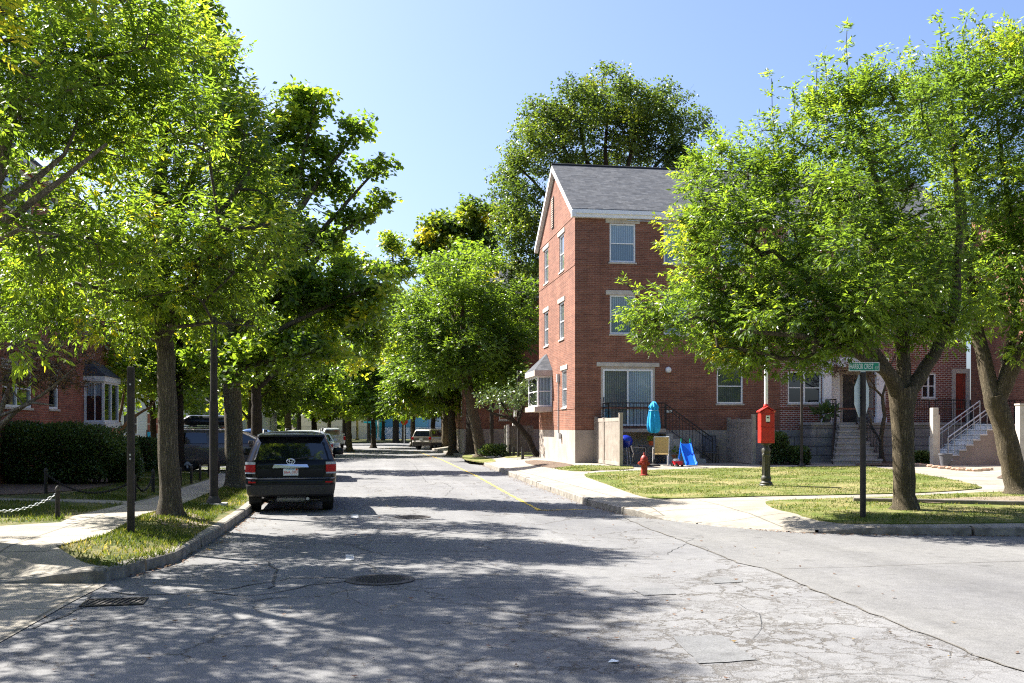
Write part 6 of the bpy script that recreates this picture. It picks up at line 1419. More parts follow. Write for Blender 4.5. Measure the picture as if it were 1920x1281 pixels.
# near ash on the right corner
p = gp(1697, 957, zr)
T1 = tree('ash_tree', p, 'bushy ash with forked thick trunk beside the street name sign', limbset(p, [[(1697, 957, 0, .215), (1696, 900, 0, .21), (1693, 840, 0, .205), (1691, 780, 0, .22), (1690, 742, 0, .27), (1690, 728, 0, .26)]])[0],
    limbset(p, [[(1688, 748, 0, .17), (1672, 712, -.15, .145), (1652, 680, -.3, .125), (1610, 620, -.5, .12), (1540, 545, -.7, .08), (1450, 470, -.6, .04)], [(1690, 740, .05, .16), (1694, 700, .1, .14), (1690, 600, .3, .11), (1670, 450, .4, .08), (1630, 290, .3, .05), (1600, 180, .2, .02)],
        [(1694, 746, 0, .17), (1722, 708, .1, .145), (1752, 664, .3, .12), (1790, 580, .6, .10), (1800, 430, .7, .07), (1790, 300, .6, .03)], [(1664, 700, -.2, .10), (1600, 660, -1.2, .08), (1500, 630, -1.8, .05), (1380, 620, -1.8, .03)]]),
    blobset(p, [(1540, 400, 0, 190, 150, 62), (1640, 270, 0.2, 150, 130, 44), (1390, 450, -.4, 120, 140, 46), (1310, 590, 0, 120, 80, 30), (1210, 600, 0, 32, 38, 5), (1450, 600, -1, 150, 85, 36), (1600, 530, -1.6, 150, 110, 40), (1740, 500, .2, 110, 130, 32), (1580, 190, .3, 80, 60, 14), (1440, 300, .4, 90, 70, 18), (1700, 610, .6, 120, 50, 18), (1310, 400, .3, 50, 80, 10), (1700, 400, 1.4, 110, 150, 28), (1520, 480, 1.6, 170, 130, 32), (1380, 655, -.6, 70, 40, 9), (1580, 655, -1.4, 80, 40, 9), (1340, 300, .2, 45, 30, 4)]),
    'leaf_ash', 18500, 'ash', .108, .036, 'bark', .45, dens=.90, tint=(0, .66), avoid=[(1545, 1700, 640, 790, 20.0)], shoots=[(tuple(at(a, b, depth(p)+o)-p), tuple(at(c, d, depth(p)+o)-p)) for a, b, c, d, o in ((1595, 215, 1587, 60, .2), (1612, 200, 1625, 120, 0), (1455, 300, 1446, 150, .3), (1490, 300, 1486, 165, .2), (1550, 260, 1548, 115, .3), (1535, 230, 1530, 130, 0), (1640, 200, 1660, 100, .4), (1395, 380, 1340, 250, .2), (1360, 400, 1300, 300, 0), (1510, 280, 1520, 190, .1), (1680, 210, 1700, 120, .3), (1230, 590, 1172, 530, 0), (1220, 610, 1180, 600, 0))], seed=11, yellow=.006, yblob=(tuple(at(1262, 465, depth(p))-p), (.55, .9, 1.0)))
p = gp(1910, 927, zr)
T2 = tree('ash_tree', p, 'tall ash with leaning forked trunk, rightmost of the front trees', limbset(p, [[(1910, 927, 0, .27), (1898, 870, 0, .25), (1884, 810, 0, .235), (1868, 758, 0, .25), (1864, 742, 0, .24)]])[0],
    limbset(p, [[(1862, 748, 0, .20), (1848, 690, .1, .17), (1838, 640, .2, .15), (1822, 560, .3, .12), (1808, 420, .2, .09), (1790, 270, .1, .06), (1775, 130, 0, .02)], [(1870, 750, 0, .19), (1892, 705, -.1, .17), (1922, 650, -.2, .15), (1965, 540, -.3, .11), (1990, 380, -.2, .07), (1985, 200, 0, .03)], [(1880, 720, 0, .12), (1905, 600, .5, .1), (1895, 420, .6, .07), (1870, 220, .4, .03)]]),
    blobset(p, [(1840, 190, 0, 90, 120, 26), (1905, 330, 0, 90, 170, 34), (1985, 420, 0, 110, 160, 30), (1880, 540, -.3, 70, 70, 14), (1770, 190, 0.2, 60, 90, 14), (2000, 200, 0, 120, 150, 24), (1900, 120, 0, 80, 70, 14), (1960, 610, -.6, 90, 60, 12), (1800, 330, .5, 70, 90, 14), (1900, 470, .3, 80, 70, 14), (1850, 380, .8, 70, 90, 12), (1830, 580, .4, 50, 50, 6), (1790, 480, .6, 60, 70, 9)]), 'leaf_ash', 10500, 'ash', .125, .042, 'bark', .52, tint=(0, .72),
    shoots=[(tuple(at(a, b, depth(p))-p), tuple(at(c, d, depth(p))-p)) for a, b, c, d in ((1770, 150, 1762, 40), (1800, 120, 1812, 35), (1840, 130, 1835, 40), (1905, 110, 1890, 45), (1745, 190, 1700, 100), (1720, 250, 1695, 150))], seed=12, yellow=.015, yblob=(tuple(at(1890, 75, depth(p))-p), (.7, 1.2, .5)))
# left verge trees
p = gp(318, 967, zl)
L1 = tree('ash_tree', p, 'large ash on the verge, pale straight trunk nearest the camera', limbset(p, [[(320, 967, 0, .192), (318, 900, 0, .184), (314, 800, 0, .17), (311, 700, 0, .16), (308, 620, 0, .152), (302, 520, .1, .15), (300, 400, .2, .12), (305, 260, .3, .08), (318, 110, .3, .05), (330, 0, .3, .03)]])[0],
    limbset(p, [[(309, 630, 0, .12), (340, 570, -.2, .10), (375, 490, -.4, .08), (420, 390, -.5, .05), (470, 320, -.5, .03)], [(304, 560, 0, .11), (250, 480, -.6, .09), (170, 420, -1, .05), (100, 400, -1.2, .03)], [(302, 470, .1, .10), (350, 360, .8, .07), (400, 230, 1.2, .03)], [(306, 610, 0, .08), (340, 612, -.9, .035), (400, 605, -1.1, .022), (480, 612, -1.2, .01)]]),
    blobset(p, [(330, 420, 0, 150, 120, 34), (420, 320, 0, 120, 130, 34), (240, 320, .5, 120, 130, 28), (490, 420, -.2, 80, 100, 18), (180, 500, -.6, 150, 90, 28), (370, 170, .4, 90, 110, 24), (310, 565, -.8, 150, 55, 22), (80, 540, -.3, 110, 60, 15), (130, 578, 0, 110, 36, 11), (30, 590, .5, 60, 28, 5), (230, 610, -.2, 70, 28, 7), (440, 540, .3, 90, 75, 14), (300, 70, .6, 80, 70, 10), (420, 335, 3.2, 90, 90, 14), (330, 420, 3.6, 100, 90, 14), (470, 440, 3.2, 70, 70, 8), (400, 530, 4.4, 90, 60, 10), (240, 200, 1.2, 90, 100, 16), (400, 440, -1.6, 120, 80, 16), (215, 420, -1.8, 130, 90, 18), (440, 230, .2, 60, 60, 10), (300, 190, -3, 70, 55, 9), (380, 240, -2.6, 50, 50, 6)]), 'leaf_ash', 9600, 'ash', .125, .042, 'bark_grey', .50, dens=.82, tint=(.12, .80), shoots=[(tuple(at(a, b, depth(p))-p), tuple(at(c, d, depth(p))-p)) for a, b, c, d in ((400, 180, 430, 100), (350, 130, 350, 30), (440, 260, 480, 200), (300, 100, 290, 20))], seed=13, yellow=.008, bare=.02)
p = gp(-110, 1015, zl)
L0 = tree('ash_tree', p, 'spreading ash at the left picture edge with bare grey lower limbs, trunk out of view', limbset(p, [[(-110, 1015, 0, .28), (-108, 800, 0, .25), (-100, 640, 0, .24), (-95, 530, 0, .24)]])[0],
    limbset(p, [[(-95, 540, 0, .12), (-40, 450, -.2, .085), (40, 395, -.3, .055), (120, 335, -.4, .035), (200, 270, -.5, .02)], [(-95, 535, 0, .16), (-50, 420, .2, .12), (0, 320, .3, .09), (30, 190, .3, .06), (20, 20, .2, .03)], [(-96, 530, 0, .15), (-110, 380, -.6, .12), (-90, 200, -1.2, .09), (0, 20, -2.2, .06), (120, -120, -3, .03)], [(-30, 400, .25, .07), (60, 345, .4, .05), (120, 290, .5, .03), (150, 210, .5, .015)], [(-60, 480, -.1, .05), (40, 430, -.6, .03), (110, 440, -.9, .012)]]),
    blobset(p, [(50, 120, 0, 130, 130, 34), (180, 110, .4, 100, 100, 20), (40, 300, .9, 120, 80, 16), (180, 240, .9, 90, 70, 12), (-110, 220, 0, 140, 200, 18), (110, 470, .6, 150, 70, 18), (270, 60, .2, 80, 60, 10), (14, 668, -.8, 24, 30, 4), (20, -100, -1, 170, 110, 26, 2.2), (-60, 20, -2.8, 220, 200, 40, 2.2), (120, -60, -2.4, 130, 90, 16, 1.4), (-330, 120, -3.2, 190, 180, 34, 2.0), (-420, 330, -2.5, 160, 160, 20, 1.8), (-430, 170, -.6, 200, 170, 24, 1.8), (-400, 280, 1.0, 160, 140, 14, 1.6)]), 'leaf_ash', 9600, 'ash', .125, .042, 'bark_pale', .50, dens=.72, tint=(.12, .82), seed=14, yellow=.005, bare=.05, twigs=6)
p = gp(441, 915, zl)
L3 = tree('maple_tree', p, 'tall maple with layered arms reaching over the road behind the black SUV', limbset(p, [[(441, 915, 0, .25), (438, 820, 0, .235), (435, 720, 0, .22), (430, 600, 0, .20), (420, 450, .1, .16), (405, 250, .2, .11), (393, 60, .3, .06), (388, -60, .3, .03)]])[0],
    limbset(p, [[(428, 540, 0, .12), (500, 440, -.3, .09), (560, 330, -.4, .06), (590, 200, -.3, .03)], [(430, 580, 0, .12), (530, 440, -.2, .09), (620, 310, -.2, .05), (680, 232, -.2, .02)], [(432, 620, 0, .11), (560, 480, .2, .08), (650, 380, .2, .05), (722, 300, .2, .02)], [(432, 640, 0, .11), (560, 520, .3, .08), (650, 430, .3, .05), (730, 375, .2, .02)], [(433, 680, 0, .10), (540, 610, -.4, .07), (640, 560, -.5, .04), (720, 530, -.4, .02)], [(434, 700, 0, .09), (520, 670, -.8, .05), (600, 660, -1.2, .03)], [(430, 640, 0, .08), (380, 560, -.5, .06), (350, 500, -.8, .03)]]),
    blobset(p, [(575, 185, -.3, 38, 24, 7), (555, 235, -.3, 42, 40, 10), (520, 290, 0, 50, 40, 9), (612, 275, -.2, 40, 22, 6), (668, 240, -.2, 24, 10, 4), (560, 340, -.3, 55, 36, 12), (640, 345, .2, 36, 18, 5), (705, 312, .2, 24, 16, 4), (655, 405, .3, 44, 16, 6), (712, 378, .2, 20, 10, 3), (560, 440, 0, 90, 45, 20), (620, 530, -.3, 85, 32, 16), (530, 545, 0, 90, 60, 20), (480, 400, .2, 70, 70, 16), (432, 230, .3, 34, 80, 14), (408, 110, .3, 24, 60, 8), (392, 10, .3, 18, 60, 7), (470, 320, .3, 45, 50, 9), (570, 650, -.6, 90, 40, 16), (660, 590, -.4, 60, 28, 9), (490, 680, -.8, 90, 36, 13), (690, 540, -.3, 34, 18, 5), (400, 640, .6, 80, 60, 14), (580, 600, .8, 100, 50, 14), (470, 560, 1.5, 80, 80, 12)]), 'leaf_maple', 7600, 'maple', .15, .12, 'bark_grey', .48, dens=.9, tint=(.15, .85), seed=15, yellow=.005, flat=.55, twigs=5)
p = gp(337, 886, zl)
tree('maple_tree', p, 'slender dark trunked maple half hidden behind the nearest pale trunk', limbset(p, [[(337, 886, 0, .19), (336, 780, 0, .17), (337, 650, 0, .14), (340, 500, 0, .09), (345, 380, 0, .04)]])[0],
    limbset(p, [[(337, 690, 0, .08), (300, 640, -.4, .05), (260, 600, -.6, .02)], [(337, 670, 0, .08), (390, 620, .3, .05), (430, 570, .4, .02)]]), blobset(p, [(340, 650, 0, 90, 50, 14), (300, 700, 0, 90, 32, 12), (400, 690, 0, 70, 36, 10), (340, 520, 0, 100, 90, 22), (240, 660, .5, 60, 50, 8)]), 'leaf_maple', 2200, 'maple', .2, .17, 'bark_dark', .8, seed=16)
p = gp(482, 879, zl)
tree('maple_tree', p, 'dark maple behind the black SUV whose low boughs hang over the road', limbset(p, [[(482, 879, 0, .26), (481, 800, 0, .24), (480, 720, 0, .2), (482, 620, 0, .14), (486, 520, 0, .06)]])[0],
    limbset(p, [[(480, 730, 0, .13), (560, 660, -.4, .09), (640, 620, -.5, .05), (700, 600, -.5, .02)], [(480, 700, 0, .13), (560, 580, .2, .09), (640, 520, .2, .05), (690, 490, .2, .02)], [(481, 680, 0, .12), (440, 600, .3, .07), (410, 540, .3, .02)]]),
    blobset(p, [(560, 560, 0, 90, 60, 26), (640, 600, 0, 75, 50, 20), (690, 570, -.3, 50, 34, 9), (660, 500, 0, 55, 36, 11), (580, 470, .3, 80, 50, 16), (500, 500, 0, 80, 70, 18), (720, 510, 0, 32, 16, 5), (610, 670, -.3, 90, 32, 14), (690, 650, 0, 40, 40, 7), (520, 680, 0, 80, 40, 12)]), 'leaf_maple', 3300, 'maple', .2, .16, 'bark_dark', .66, dens=.75, seed=26, flat=.55, yellow=.03)
# right street trees
p = gp(903, 856, zr)
tree('street_tree', p, 'dense dark street tree on a leaning trunk just before the farther house', limbset(p, [[(903, 856, 0, .36), (895, 810, 0, .31), (884, 760, 0, .28), (874, 700, 0, .24), (868, 620, 0, .16), (866, 540, 0, .06)]])[0],
    limbset(p, [[(878, 720, 0, .16), (830, 670, -.8, .1), (780, 630, -1.2, .04)], [(876, 710, 0, .16), (930, 660, -.5, .1), (970, 620, -.8, .04)], [(870, 640, 0, .13), (840, 570, .4, .08), (820, 520, .5, .03)]]),
    blobset(p, [(880, 640, -.5, 90, 60, 40, 2.8), (840, 560, 0, 75, 55, 26, 2.4), (915, 560, 0, 70, 60, 26, 2.4), (958, 630, 0, 45, 50, 15), (795, 640, 0, 60, 50, 18), (890, 705, 0, 100, 32, 24, 2.6), (960, 700, 0, 45, 34, 9), (830, 690, 0, 60, 34, 12), (748, 605, 0, 24, 16, 4, 1), (765, 690, 0, 26, 16, 4, 1), (992, 585, 0, 18, 24, 4, 1), (905, 492, 0, 30, 18, 5, 1), (822, 500, 0, 26, 22, 5, 1), (770, 570, .5, 22, 22, 4, 1)]), 'leaf_ash', 6000, 'ash', .24, .09, 'bark', .85, seed=17, flat=.6, dens=.68, tint=(0, .5))
p = gp(886, 851, zr)
tree('street_tree', p, 'thick straight dark trunk standing right beside the leaning one', limbset(p, [[(886, 851, 0, .42), (885, 800, 0, .38), (884, 740, 0, .34), (880, 640, 0, .22), (878, 520, 0, .08)]])[0], limbset(p, [[(884, 700, 0, .2), (930, 620, .5, .12), (960, 540, .6, .04)], [(883, 680, 0, .2), (840, 600, .5, .12), (800, 520, .6, .04)]]),
    blobset(p, [(870, 500, .5, 75, 40, 18, 2.6), (940, 600, 1, 55, 60, 14, 2.4), (830, 600, 1.5, 60, 60, 14, 2.4), (900, 690, 1.5, 80, 40, 12, 2.4)]), 'leaf_maple', 2600, 'maple', .26, .2, 'bark_dark', .9, seed=18)
p = gp(849, 849.5, zr)
tree('street_tree', p, 'short trunked street tree arching over the silver wagon', limbset(p, [[(849, 849, 0, .3), (848, 810, 0, .27), (846, 770, 0, .22), (840, 710, 0, .14), (835, 650, 0, .06)]])[0], limbset(p, [[(846, 765, 0, .13), (810, 730, -.5, .08), (770, 710, -.8, .03)]]),
    blobset(p, [(800, 715, 0, 70, 38, 20, 3), (780, 660, 0, 60, 45, 18, 3), (840, 730, 0, 45, 34, 12), (760, 740, 0, 45, 22, 8), (830, 640, 1, 60, 50, 14, 3)]), 'leaf_ash', 3600, 'ash', .30, .11, 'bark', .95, seed=19)
p = gp(866, 839.5, .2)
tree('tall_tree', p, 'tall yellowing tree rising left of the brick house gable', limbset(p, [[(866, 840, 0, .4), (862, 740, 0, .34), (858, 620, 0, .26), (860, 500, 0, .16), (862, 420, 0, .06)]])[0],
    limbset(p, [[(858, 600, 0, .2), (820, 510, .6, .12), (800, 440, .8, .05)], [(859, 560, 0, .18), (900, 470, .5, .1), (925, 400, .6, .04)]]), blobset(p, [(835, 425, 0, 45, 32, 16, 2), (885, 405, 0, 50, 30, 16, 2.4), (800, 470, 0, 26, 40, 10, 2), (860, 480, 0, 70, 45, 24, 2.6), (920, 430, 0, 40, 50, 12, 2.4), (800, 520, 0, 24, 40, 6), (880, 540, 0, 70, 40, 14, 2.4)]), 'leaf_yellow', 4200, 'maple', .34, .28, 'bark', 1.0, seed=20, yellow=.05, tint=(0.05, .75), yblob=(tuple(at(850, 470, depth(p))-p), (1.8, 4, 1.3)))
p = gp(742, 829, .1)
tree('tall_tree', p, 'slim tall tree standing alone against the sky in the centre gap', limbset(p, [[(742, 829, 0, .4), (742, 720, 0, .34), (741, 600, 0, .24), (737, 500, 0, .12), (735, 440, 0, .05)]])[0], [], blobset(p, [(736, 455, 0, 28, 26, 12, 2.4), (745, 500, 0, 34, 30, 14, 2.4), (735, 560, 0, 50, 36, 18, 3), (760, 610, 0, 50, 40, 14, 3), (710, 620, 0, 40, 36, 10, 3)]), 'leaf_ash', 2600, 'maple', .36, .26, 'bark_dark', 1.1, seed=21, tint=(.1, .9))
# big elm behind the brick house
p = at(1135, HZ, 60); p.z = .2
E1 = tree('elm_tree', p, 'huge spreading elm rising behind the brick house roof', limbset(p, [[(1135, 850, 0, .6), (1133, 700, 0, .52), (1130, 560, 0, .48), (1128, 470, 0, .46)]])[0],
    limbset(p, [[(1128, 480, 0, .24), (1090, 380, 0, .17), (1070, 310, 0, .13), (1045, 240, 0, .08), (1015, 190, 0, .03)], [(1128, 470, 0, .24), (1120, 380, .5, .17), (1100, 300, .6, .12), (1080, 210, .6, .05)], [(1130, 470, 0, .24), (1140, 370, 0, .18), (1135, 280, 0, .12), (1140, 190, 0, .05)], [(1132, 475, 0, .24), (1165, 380, -.4, .17), (1180, 300, -.5, .12), (1200, 210, -.5, .05)], [(1134, 480, 0, .22), (1190, 390, .3, .16), (1230, 310, .4, .11), (1285, 250, .4, .04)], [(1124, 490, 0, .22), (1050, 400, -.5, .15), (1000, 340, -.7, .08), (960, 300, -.7, .03)], [(1122, 510, 0, .2), (1040, 480, 1, .13), (980, 470, 1.2, .07), (950, 480, 1.2, .03)]]),
    blobset(p, [(1005, 235, 0, 45, 50, 18, 3), (1060, 205, 0, 60, 45, 22, 3.4), (1150, 180, 0, 70, 42, 26, 3.6), (1220, 205, 0, 60, 40, 22, 3.4), (1280, 255, 0, 42, 46, 15, 3), (1295, 305, 0, 26, 22, 5), (968, 310, 0, 30, 50, 13, 2.6), (985, 400, 0, 50, 50, 16, 3), (960, 440, 0, 34, 50, 12, 3), (985, 520, 0, 45, 60, 18, 3), (975, 610, 0, 40, 50, 12, 3), (955, 370, .5, 34, 70, 14, 3), (1000, 460, .5, 50, 80, 16, 3), (1120, 230, 1, 90, 50, 14, 3), (1190, 240, -1, 80, 45, 12, 3), (1075, 300, 1.5, 60, 24, 9, 2.5), (1170, 300, 2, 60, 24, 9, 2.5), (1240, 300, 1, 40, 24, 6, 2.5), (1100, 255, 0, 80, 34, 16, 3.4), (1200, 265, 0, 70, 34, 12, 3.2), (1030, 300, 0, 50, 40, 12, 3), (1250, 320, 0, 60, 26, 8, 3)]), 'leaf_elm', 16500, 'maple', .17, .12, 'bark_dark', .85, seed=22, tint=(0, .9), yellow=0, dens=1.35, flat=.7, twigs=6, rtip=.011)

# trees of the middle distance, copied from two patterns, each turned and scaled on its own
def far_tree(h, seed, leaf, bark):
    tr = [(0, 0, 0, .26), (.05, 0, 2, .22), (0, .1, h*.4, .18), (.1, 0, h*.7, .10), (0, 0, h*.92, .03)]; rd = random.Random(seed); lb = []
    for k in range(6): a = k*1.05+rd.uniform(0, .6); z = h*(.25+.06*k); r_ = h*.3; lb.append([(0, 0, z, .10), (r_*.5*math.cos(a), r_*.5*math.sin(a), z+h*.10, .07), (r_*math.cos(a), r_*math.sin(a), z+h*.16, .02)])
    bl = [((rd.uniform(-1, 1), rd.uniform(-1, 1), h*.72), (h*.24, h*.24, h*.22), 22)]
    for k in range(8): a = k*.8+rd.uniform(0, .4); bl.append(((h*.24*math.cos(a), h*.24*math.sin(a), h*rd.uniform(.36, .66)), (h*.17, h*.17, h*.13), 9))
    return tree('street_tree', (0, 0, 0), 'x', tr, lb, bl, leaf, 2300, 'maple', .34, .26, bark, 1.0, seed=seed, group='street trees of the middle distance', zmin=2.0, tint=(.05, .75), yellow=0)
FA, FB, FCc = far_tree(11, 31, 'leaf_maple', 'bark_dark'), far_tree(11, 32, 'leaf_ash', 'bark'), far_tree(11, 33, 'leaf_yellow', 'bark_dark')
FT = [  # px, depth, scale, pattern, label
 (588, 80, 1.0, FA, 'street tree whose trunk stands over the pale wagon roof'), (646, 108, .95, FA, 'street tree on a dark trunk right of the white pickup'), (692, 128, 1.0, FB, 'leaning dark tree by the distant teal name sign'), (718, 134, 1.0, FA, 'thin trunked tree beside the tall white post'),
 (757, 122, 1.05, FB, 'tree by the distant red stop sign'), (775, 98, 1.05, FB, 'tree standing right behind the silver wagon'), (812, 104, 1.1, FA, 'tree behind the roof of the silver wagon, second of that clump'), (868, 70, .9, FA, 'street tree close behind the thick straight trunk'),
 (540, 66, 1.0, FB, 'bright leafed tree above the black SUV roof'), (500, 84, 1.1, FA, 'darker tree beyond the blue sedan'), (617, 140, 1.2, FB, 'tree before the cream shed'), (560, 125, 1.2, FCc, 'yellowish tree left of the cream shed'), (288, 52, .75, FA, 'dark trunked tree between the pole and the pale trunk'),
 (470, 58, .8, FCc, 'light green tree beyond the minivan windscreen'), (420, 88, 1.1, FB, 'tree over the low clapboard house'), (350, 92, 1.2, FA, 'dark tree behind the low clapboard house'), (250, 86, 1.2, FB, 'tree behind the pale house by the dark pole'), (180, 75, 1.15, FA, 'tree behind the shaded brick house'), (90, 80, 1.2, FB, 'far left tree peeping over the shaded brick house'),
 (700, 90, .9, FCc, 'yellow green tree in the centre of the street view'), (655, 76, .95, FB, 'tree overhanging the left side of the street centre'), (835, 82, 1.25, FB, 'tree between the yellowing tall tree and the street'), (920, 78, 1.2, FA, 'tree behind the farther row house corner'), (985, 84, 1.3, FB, 'tree rising over the farther row house roof')]
for k, (px, d, s, pat, lab) in enumerate(FT):
    q = at(px, HZ, d); q.z = .12
    if not pat.get('used'):
        pat['used'] = 1; o = pat; o.location = q; o.rotation_euler = (0, 0, k*1.7); o.scale = (s, s, s*(.92+.16*((k*7) % 5)/4)); o['label'] = lab
    else: o = copy_tree(pat, q, k*1.7+.6, (s, s, s*(.92+.16*((k*7) % 5)/4)), lab)
for o in bpy.data.objects:
    if 'used' in o: del o['used']
# hazy wood behind the sheds: one mass
qs, ds = [], []
rng = np.random.default_rng(77)
for k in range(70):
    px = -500+k*30+rng.uniform(-10, 10); d = rng.uniform(176, 215); c = np.array(at(px, HZ, d)); h = rng.uniform(7, 14); n = 420; u = unit(rng.normal(size=(n, 3)))
    pnt = np.array([c[0], c[1], h*.55])+u*np.array([3.6, 3.6, h*.5])*(rng.uniform(.3, 1, n)**.5)[:, None]*(1+.25*np.sin(u[:, :1]*9+k)); qs.append(pnt[pnt[:, 2] > 0]); ds.append(u[pnt[:, 2] > 0]+rng.normal(0, .5, (int((pnt[:, 2] > 0).sum()), 3)))
o = leaf_quads('far_wood', np.concatenate(qs), np.concatenate(ds), 1.3, 1.0, 'leaf_elm'); tag(o, 'far wood closing the view behind the sheds', kind='stuff')

# unseen greenery added behind the viewpoint: cuts sky light, shows in the car's paint
qs, ds = [], []
for cx, cy, h in ((-11, -7, 11), (-9, -17, 13), (-16, 0, 11), (10, -11, 13), (16, -8, 12), (8, -22, 14), (-3, -26, 14), (18, -18, 14), (-18, -24, 13), (24, -12, 14), (1, -20, 13), (30, -6, 14), (36, -14, 15), (44, -4, 15), (28, -22, 15), (-5, -24, 15), (52, 4, 15), (13, -28, 16)):
    n = 900; u = unit(rng.normal(size=(n, 3))); pnt = np.array([cx, cy, h*.62])+u*np.array([3.4, 3.4, h*.38])*(rng.uniform(.2, 1, n)**.5)[:, None]*(1+.2*np.sin(u[:, :1]*8+cx)); qs.append(pnt); ds.append(u+rng.normal(0, .5, (n, 3)))
o = leaf_quads('wood', np.concatenate(qs), np.concatenate(ds), .8, .6, 'leaf_maple'); tag(o, 'street greenery behind the viewpoint', kind='stuff')
# clipped hedge and shrubs
def hedge(name, px0, px1, pyb, d, h, dp, label, n, leaf='leaf_hedge', L=.085, W=.052, cat='hedge', zf=zl, rough=.14):
    a, b = at(px0, HZ, d), at(px1, HZ, d); c = (a+b)/2; z = gp((px0+px1)/2, pyb, zf).z; W_ = (b-a).length
    e = empty(name, (c.x, c.y, z), math.atan2(b.y-a.y, b.x-a.x), label, cat); rg = np.random.default_rng(int(px0)+5000)
    # surface shell of leaves on a lumpy rounded box, dark twiggy core inside
    u = unit(rg.normal(size=(n, 3))); k = np.power(np.abs(u)**4 @ np.ones(3), .25)[:, None]; q = u/k; lump = 1+rough*(np.sin(q[:, 0]*W_*1.7+1)*np.sin(q[:, 1]*3+2)+.6*np.sin(q[:, 0]*W_*3.1+q[:, 2]*4))[:, None]*.5
    q = q*lump*(rg.uniform(.55, 1.02, n)[:, None]); q = q*np.array([W_/2, dp/2, h/2])+np.array([0, 0, h/2+.04]); dd = u+rg.normal(0, .55, (n, 3)); dd[:, 2] += .4
    global rng; rng = rg; m = q[:, 2] > .03; leaf_quads('foliage', q[m], dd[m], L, W, leaf, e, (0, .9))
    A, B_ = [], []
    for _ in range(max(30, int(W_*26))):
        x, y = rg.uniform(-W_*.46, W_*.46), rg.uniform(-dp*.4, dp*.4); A.append((x*.9, y*.5, 0)); B_.append((x, y, h*.55)); A.append((x, y, h*.5)); B_.append((x+rg.uniform(-.3, .3), y+rg.uniform(-.3, .3), h*.92))
    frusta('stems', np.array(A), np.array(B_), np.full(len(A), .018), np.full(len(A), .008), MAT['bark_dark'], e); return e
hedge('hedge', -210, 232, 922, 27.3, 1.58, 2.0, 'big dark clipped hedge in front of the shaded brick house', 66000)
hedge('hedge', 236, 300, 888, 36, 1.35, 1.6, 'lower dark hedge behind the square post near the far path', 12000)
hedge('shrub', 198, 262, 906, 28.0, .95, 1.1, 'low dark twiggy shrub at the right end of the big hedge', 6000, L=.06)
hedge('shrub', 1438, 1476, 868, 37.6, 1.15, .9, 'upright dark green shrub against the foundation behind the red alarm box', 5000, zf=zr)
hedge('shrub', 1478, 1516, 871, 37.4, .62, .8, 'low rounded dark shrub left of the porch steps', 4500, zf=zr)
hedge('hedge', 1712, 1745, 875, 37.0, .45, .7, 'small clipped dark hedge left of the pale timber post', 3500, zf=zr)
hedge('shrub', 900, 950, 848, 52, .5, 1.0, 'low green shrub around the silver motorbike wheels', 2200, leaf='leaf_hedge', L=.12, W=.08, zf=zr, rough=.5)
# russet, half bare ornamental tree in front of the shaded house
p = gp(-30, 930, zl)
tree('ornamental_tree', p, 'half bare russet tree tangled before the shaded brick house windows', limbset(p, [[(-30, 930, 0, .13), (-20, 860, 0, .12), (-10, 800, 0, .11)]])[0], limbset(p, [[(-12, 810, 0, .07), (30, 770, -.3, .05), (80, 740, -.5, .035), (140, 690, -.6, .015)], [(-10, 805, 0, .07), (20, 720, .2, .05), (80, 650, .2, .03), (130, 620, .2, .012)], [(-12, 800, 0, .07), (-40, 700, .3, .05), (-60, 600, .3, .02)], [(0, 780, 0, .04), (60, 755, -.8, .03), (100, 760, -1, .012)]]),
    blobset(p, [(60, 680, 0, 100, 60, 60, 1.4), (130, 650, 0, 60, 50, 36, 1.2), (-40, 660, 0, 90, 70, 30, 1.4), (100, 720, 0, 60, 30, 14, 1.2), (40, 620, 0, 90, 30, 18, 1.2)]), 'leaf_russet', 2600, 'maple', .05, .04, 'bark_pale', .34, seed=41, twigs=12, rtip=.006, zmin=1.2, yellow=.05)
p = gp(228, 872, zl)
tree('ornamental_tree', p, 'small crooked multi stemmed tree behind the square brown post', limbset(p, [[(228, 872, 0, .16), (226, 830, 0, .15), (222, 790, 0, .13)]])[0], limbset(p, [[(224, 810, 0, .10), (245, 785, 0, .08), (280, 765, 0, .05), (300, 740, 0, .02)], [(222, 795, 0, .09), (205, 740, 0, .06), (190, 690, 0, .02)], [(222, 790, 0, .09), (235, 730, .4, .06), (250, 680, .4, .02)]]),
    blobset(p, [(200, 690, 0, 55, 45, 16, 1.6), (250, 690, 0, 55, 50, 16, 1.6), (170, 650, -.5, 60, 50, 14, 1.4), (290, 710, 0, 40, 40, 9), (165, 735, -.6, 28, 22, 6)]), 'leaf_yellow', 2000, 'maple', .14, .10, 'bark', .6, seed=42, yellow=.1, tint=(.1, .9))
# small twisted tree by the porch steps
p = gp(1654, 868, zr)
tree('ornamental_tree', p, 'thin twisted bare stemmed tree beside the porch steps', limbset(p, [[(1654, 868, 0, .10), (1652, 830, 0, .085), (1658, 780, 0, .075), (1655, 740, 0, .065)]])[0], limbset(p, [[(1655, 745, 0, .05), (1640, 730, -.3, .04), (1600, 705, -.6, .02)], [(1655, 742, 0, .05), (1668, 690, .2, .03), (1690, 640, .2, .012)], [(1645, 735, -.2, .03), (1620, 690, -.4, .02), (1585, 684, -.6, .010)], [(1652, 830, 0, .05), (1636, 800, -.5, .035), (1628, 770, -.6, .012)]]),
    blobset(p, [(1600, 690, -.5, 50, 26, 14, .9), (1560, 680, -.6, 40, 20, 9, .8), (1690, 650, .2, 50, 40, 12, .9)]), 'leaf_russet', 700, 'maple', .06, .045, 'bark', .35, seed=43, twigs=8, rtip=.006, zmin=1.2)
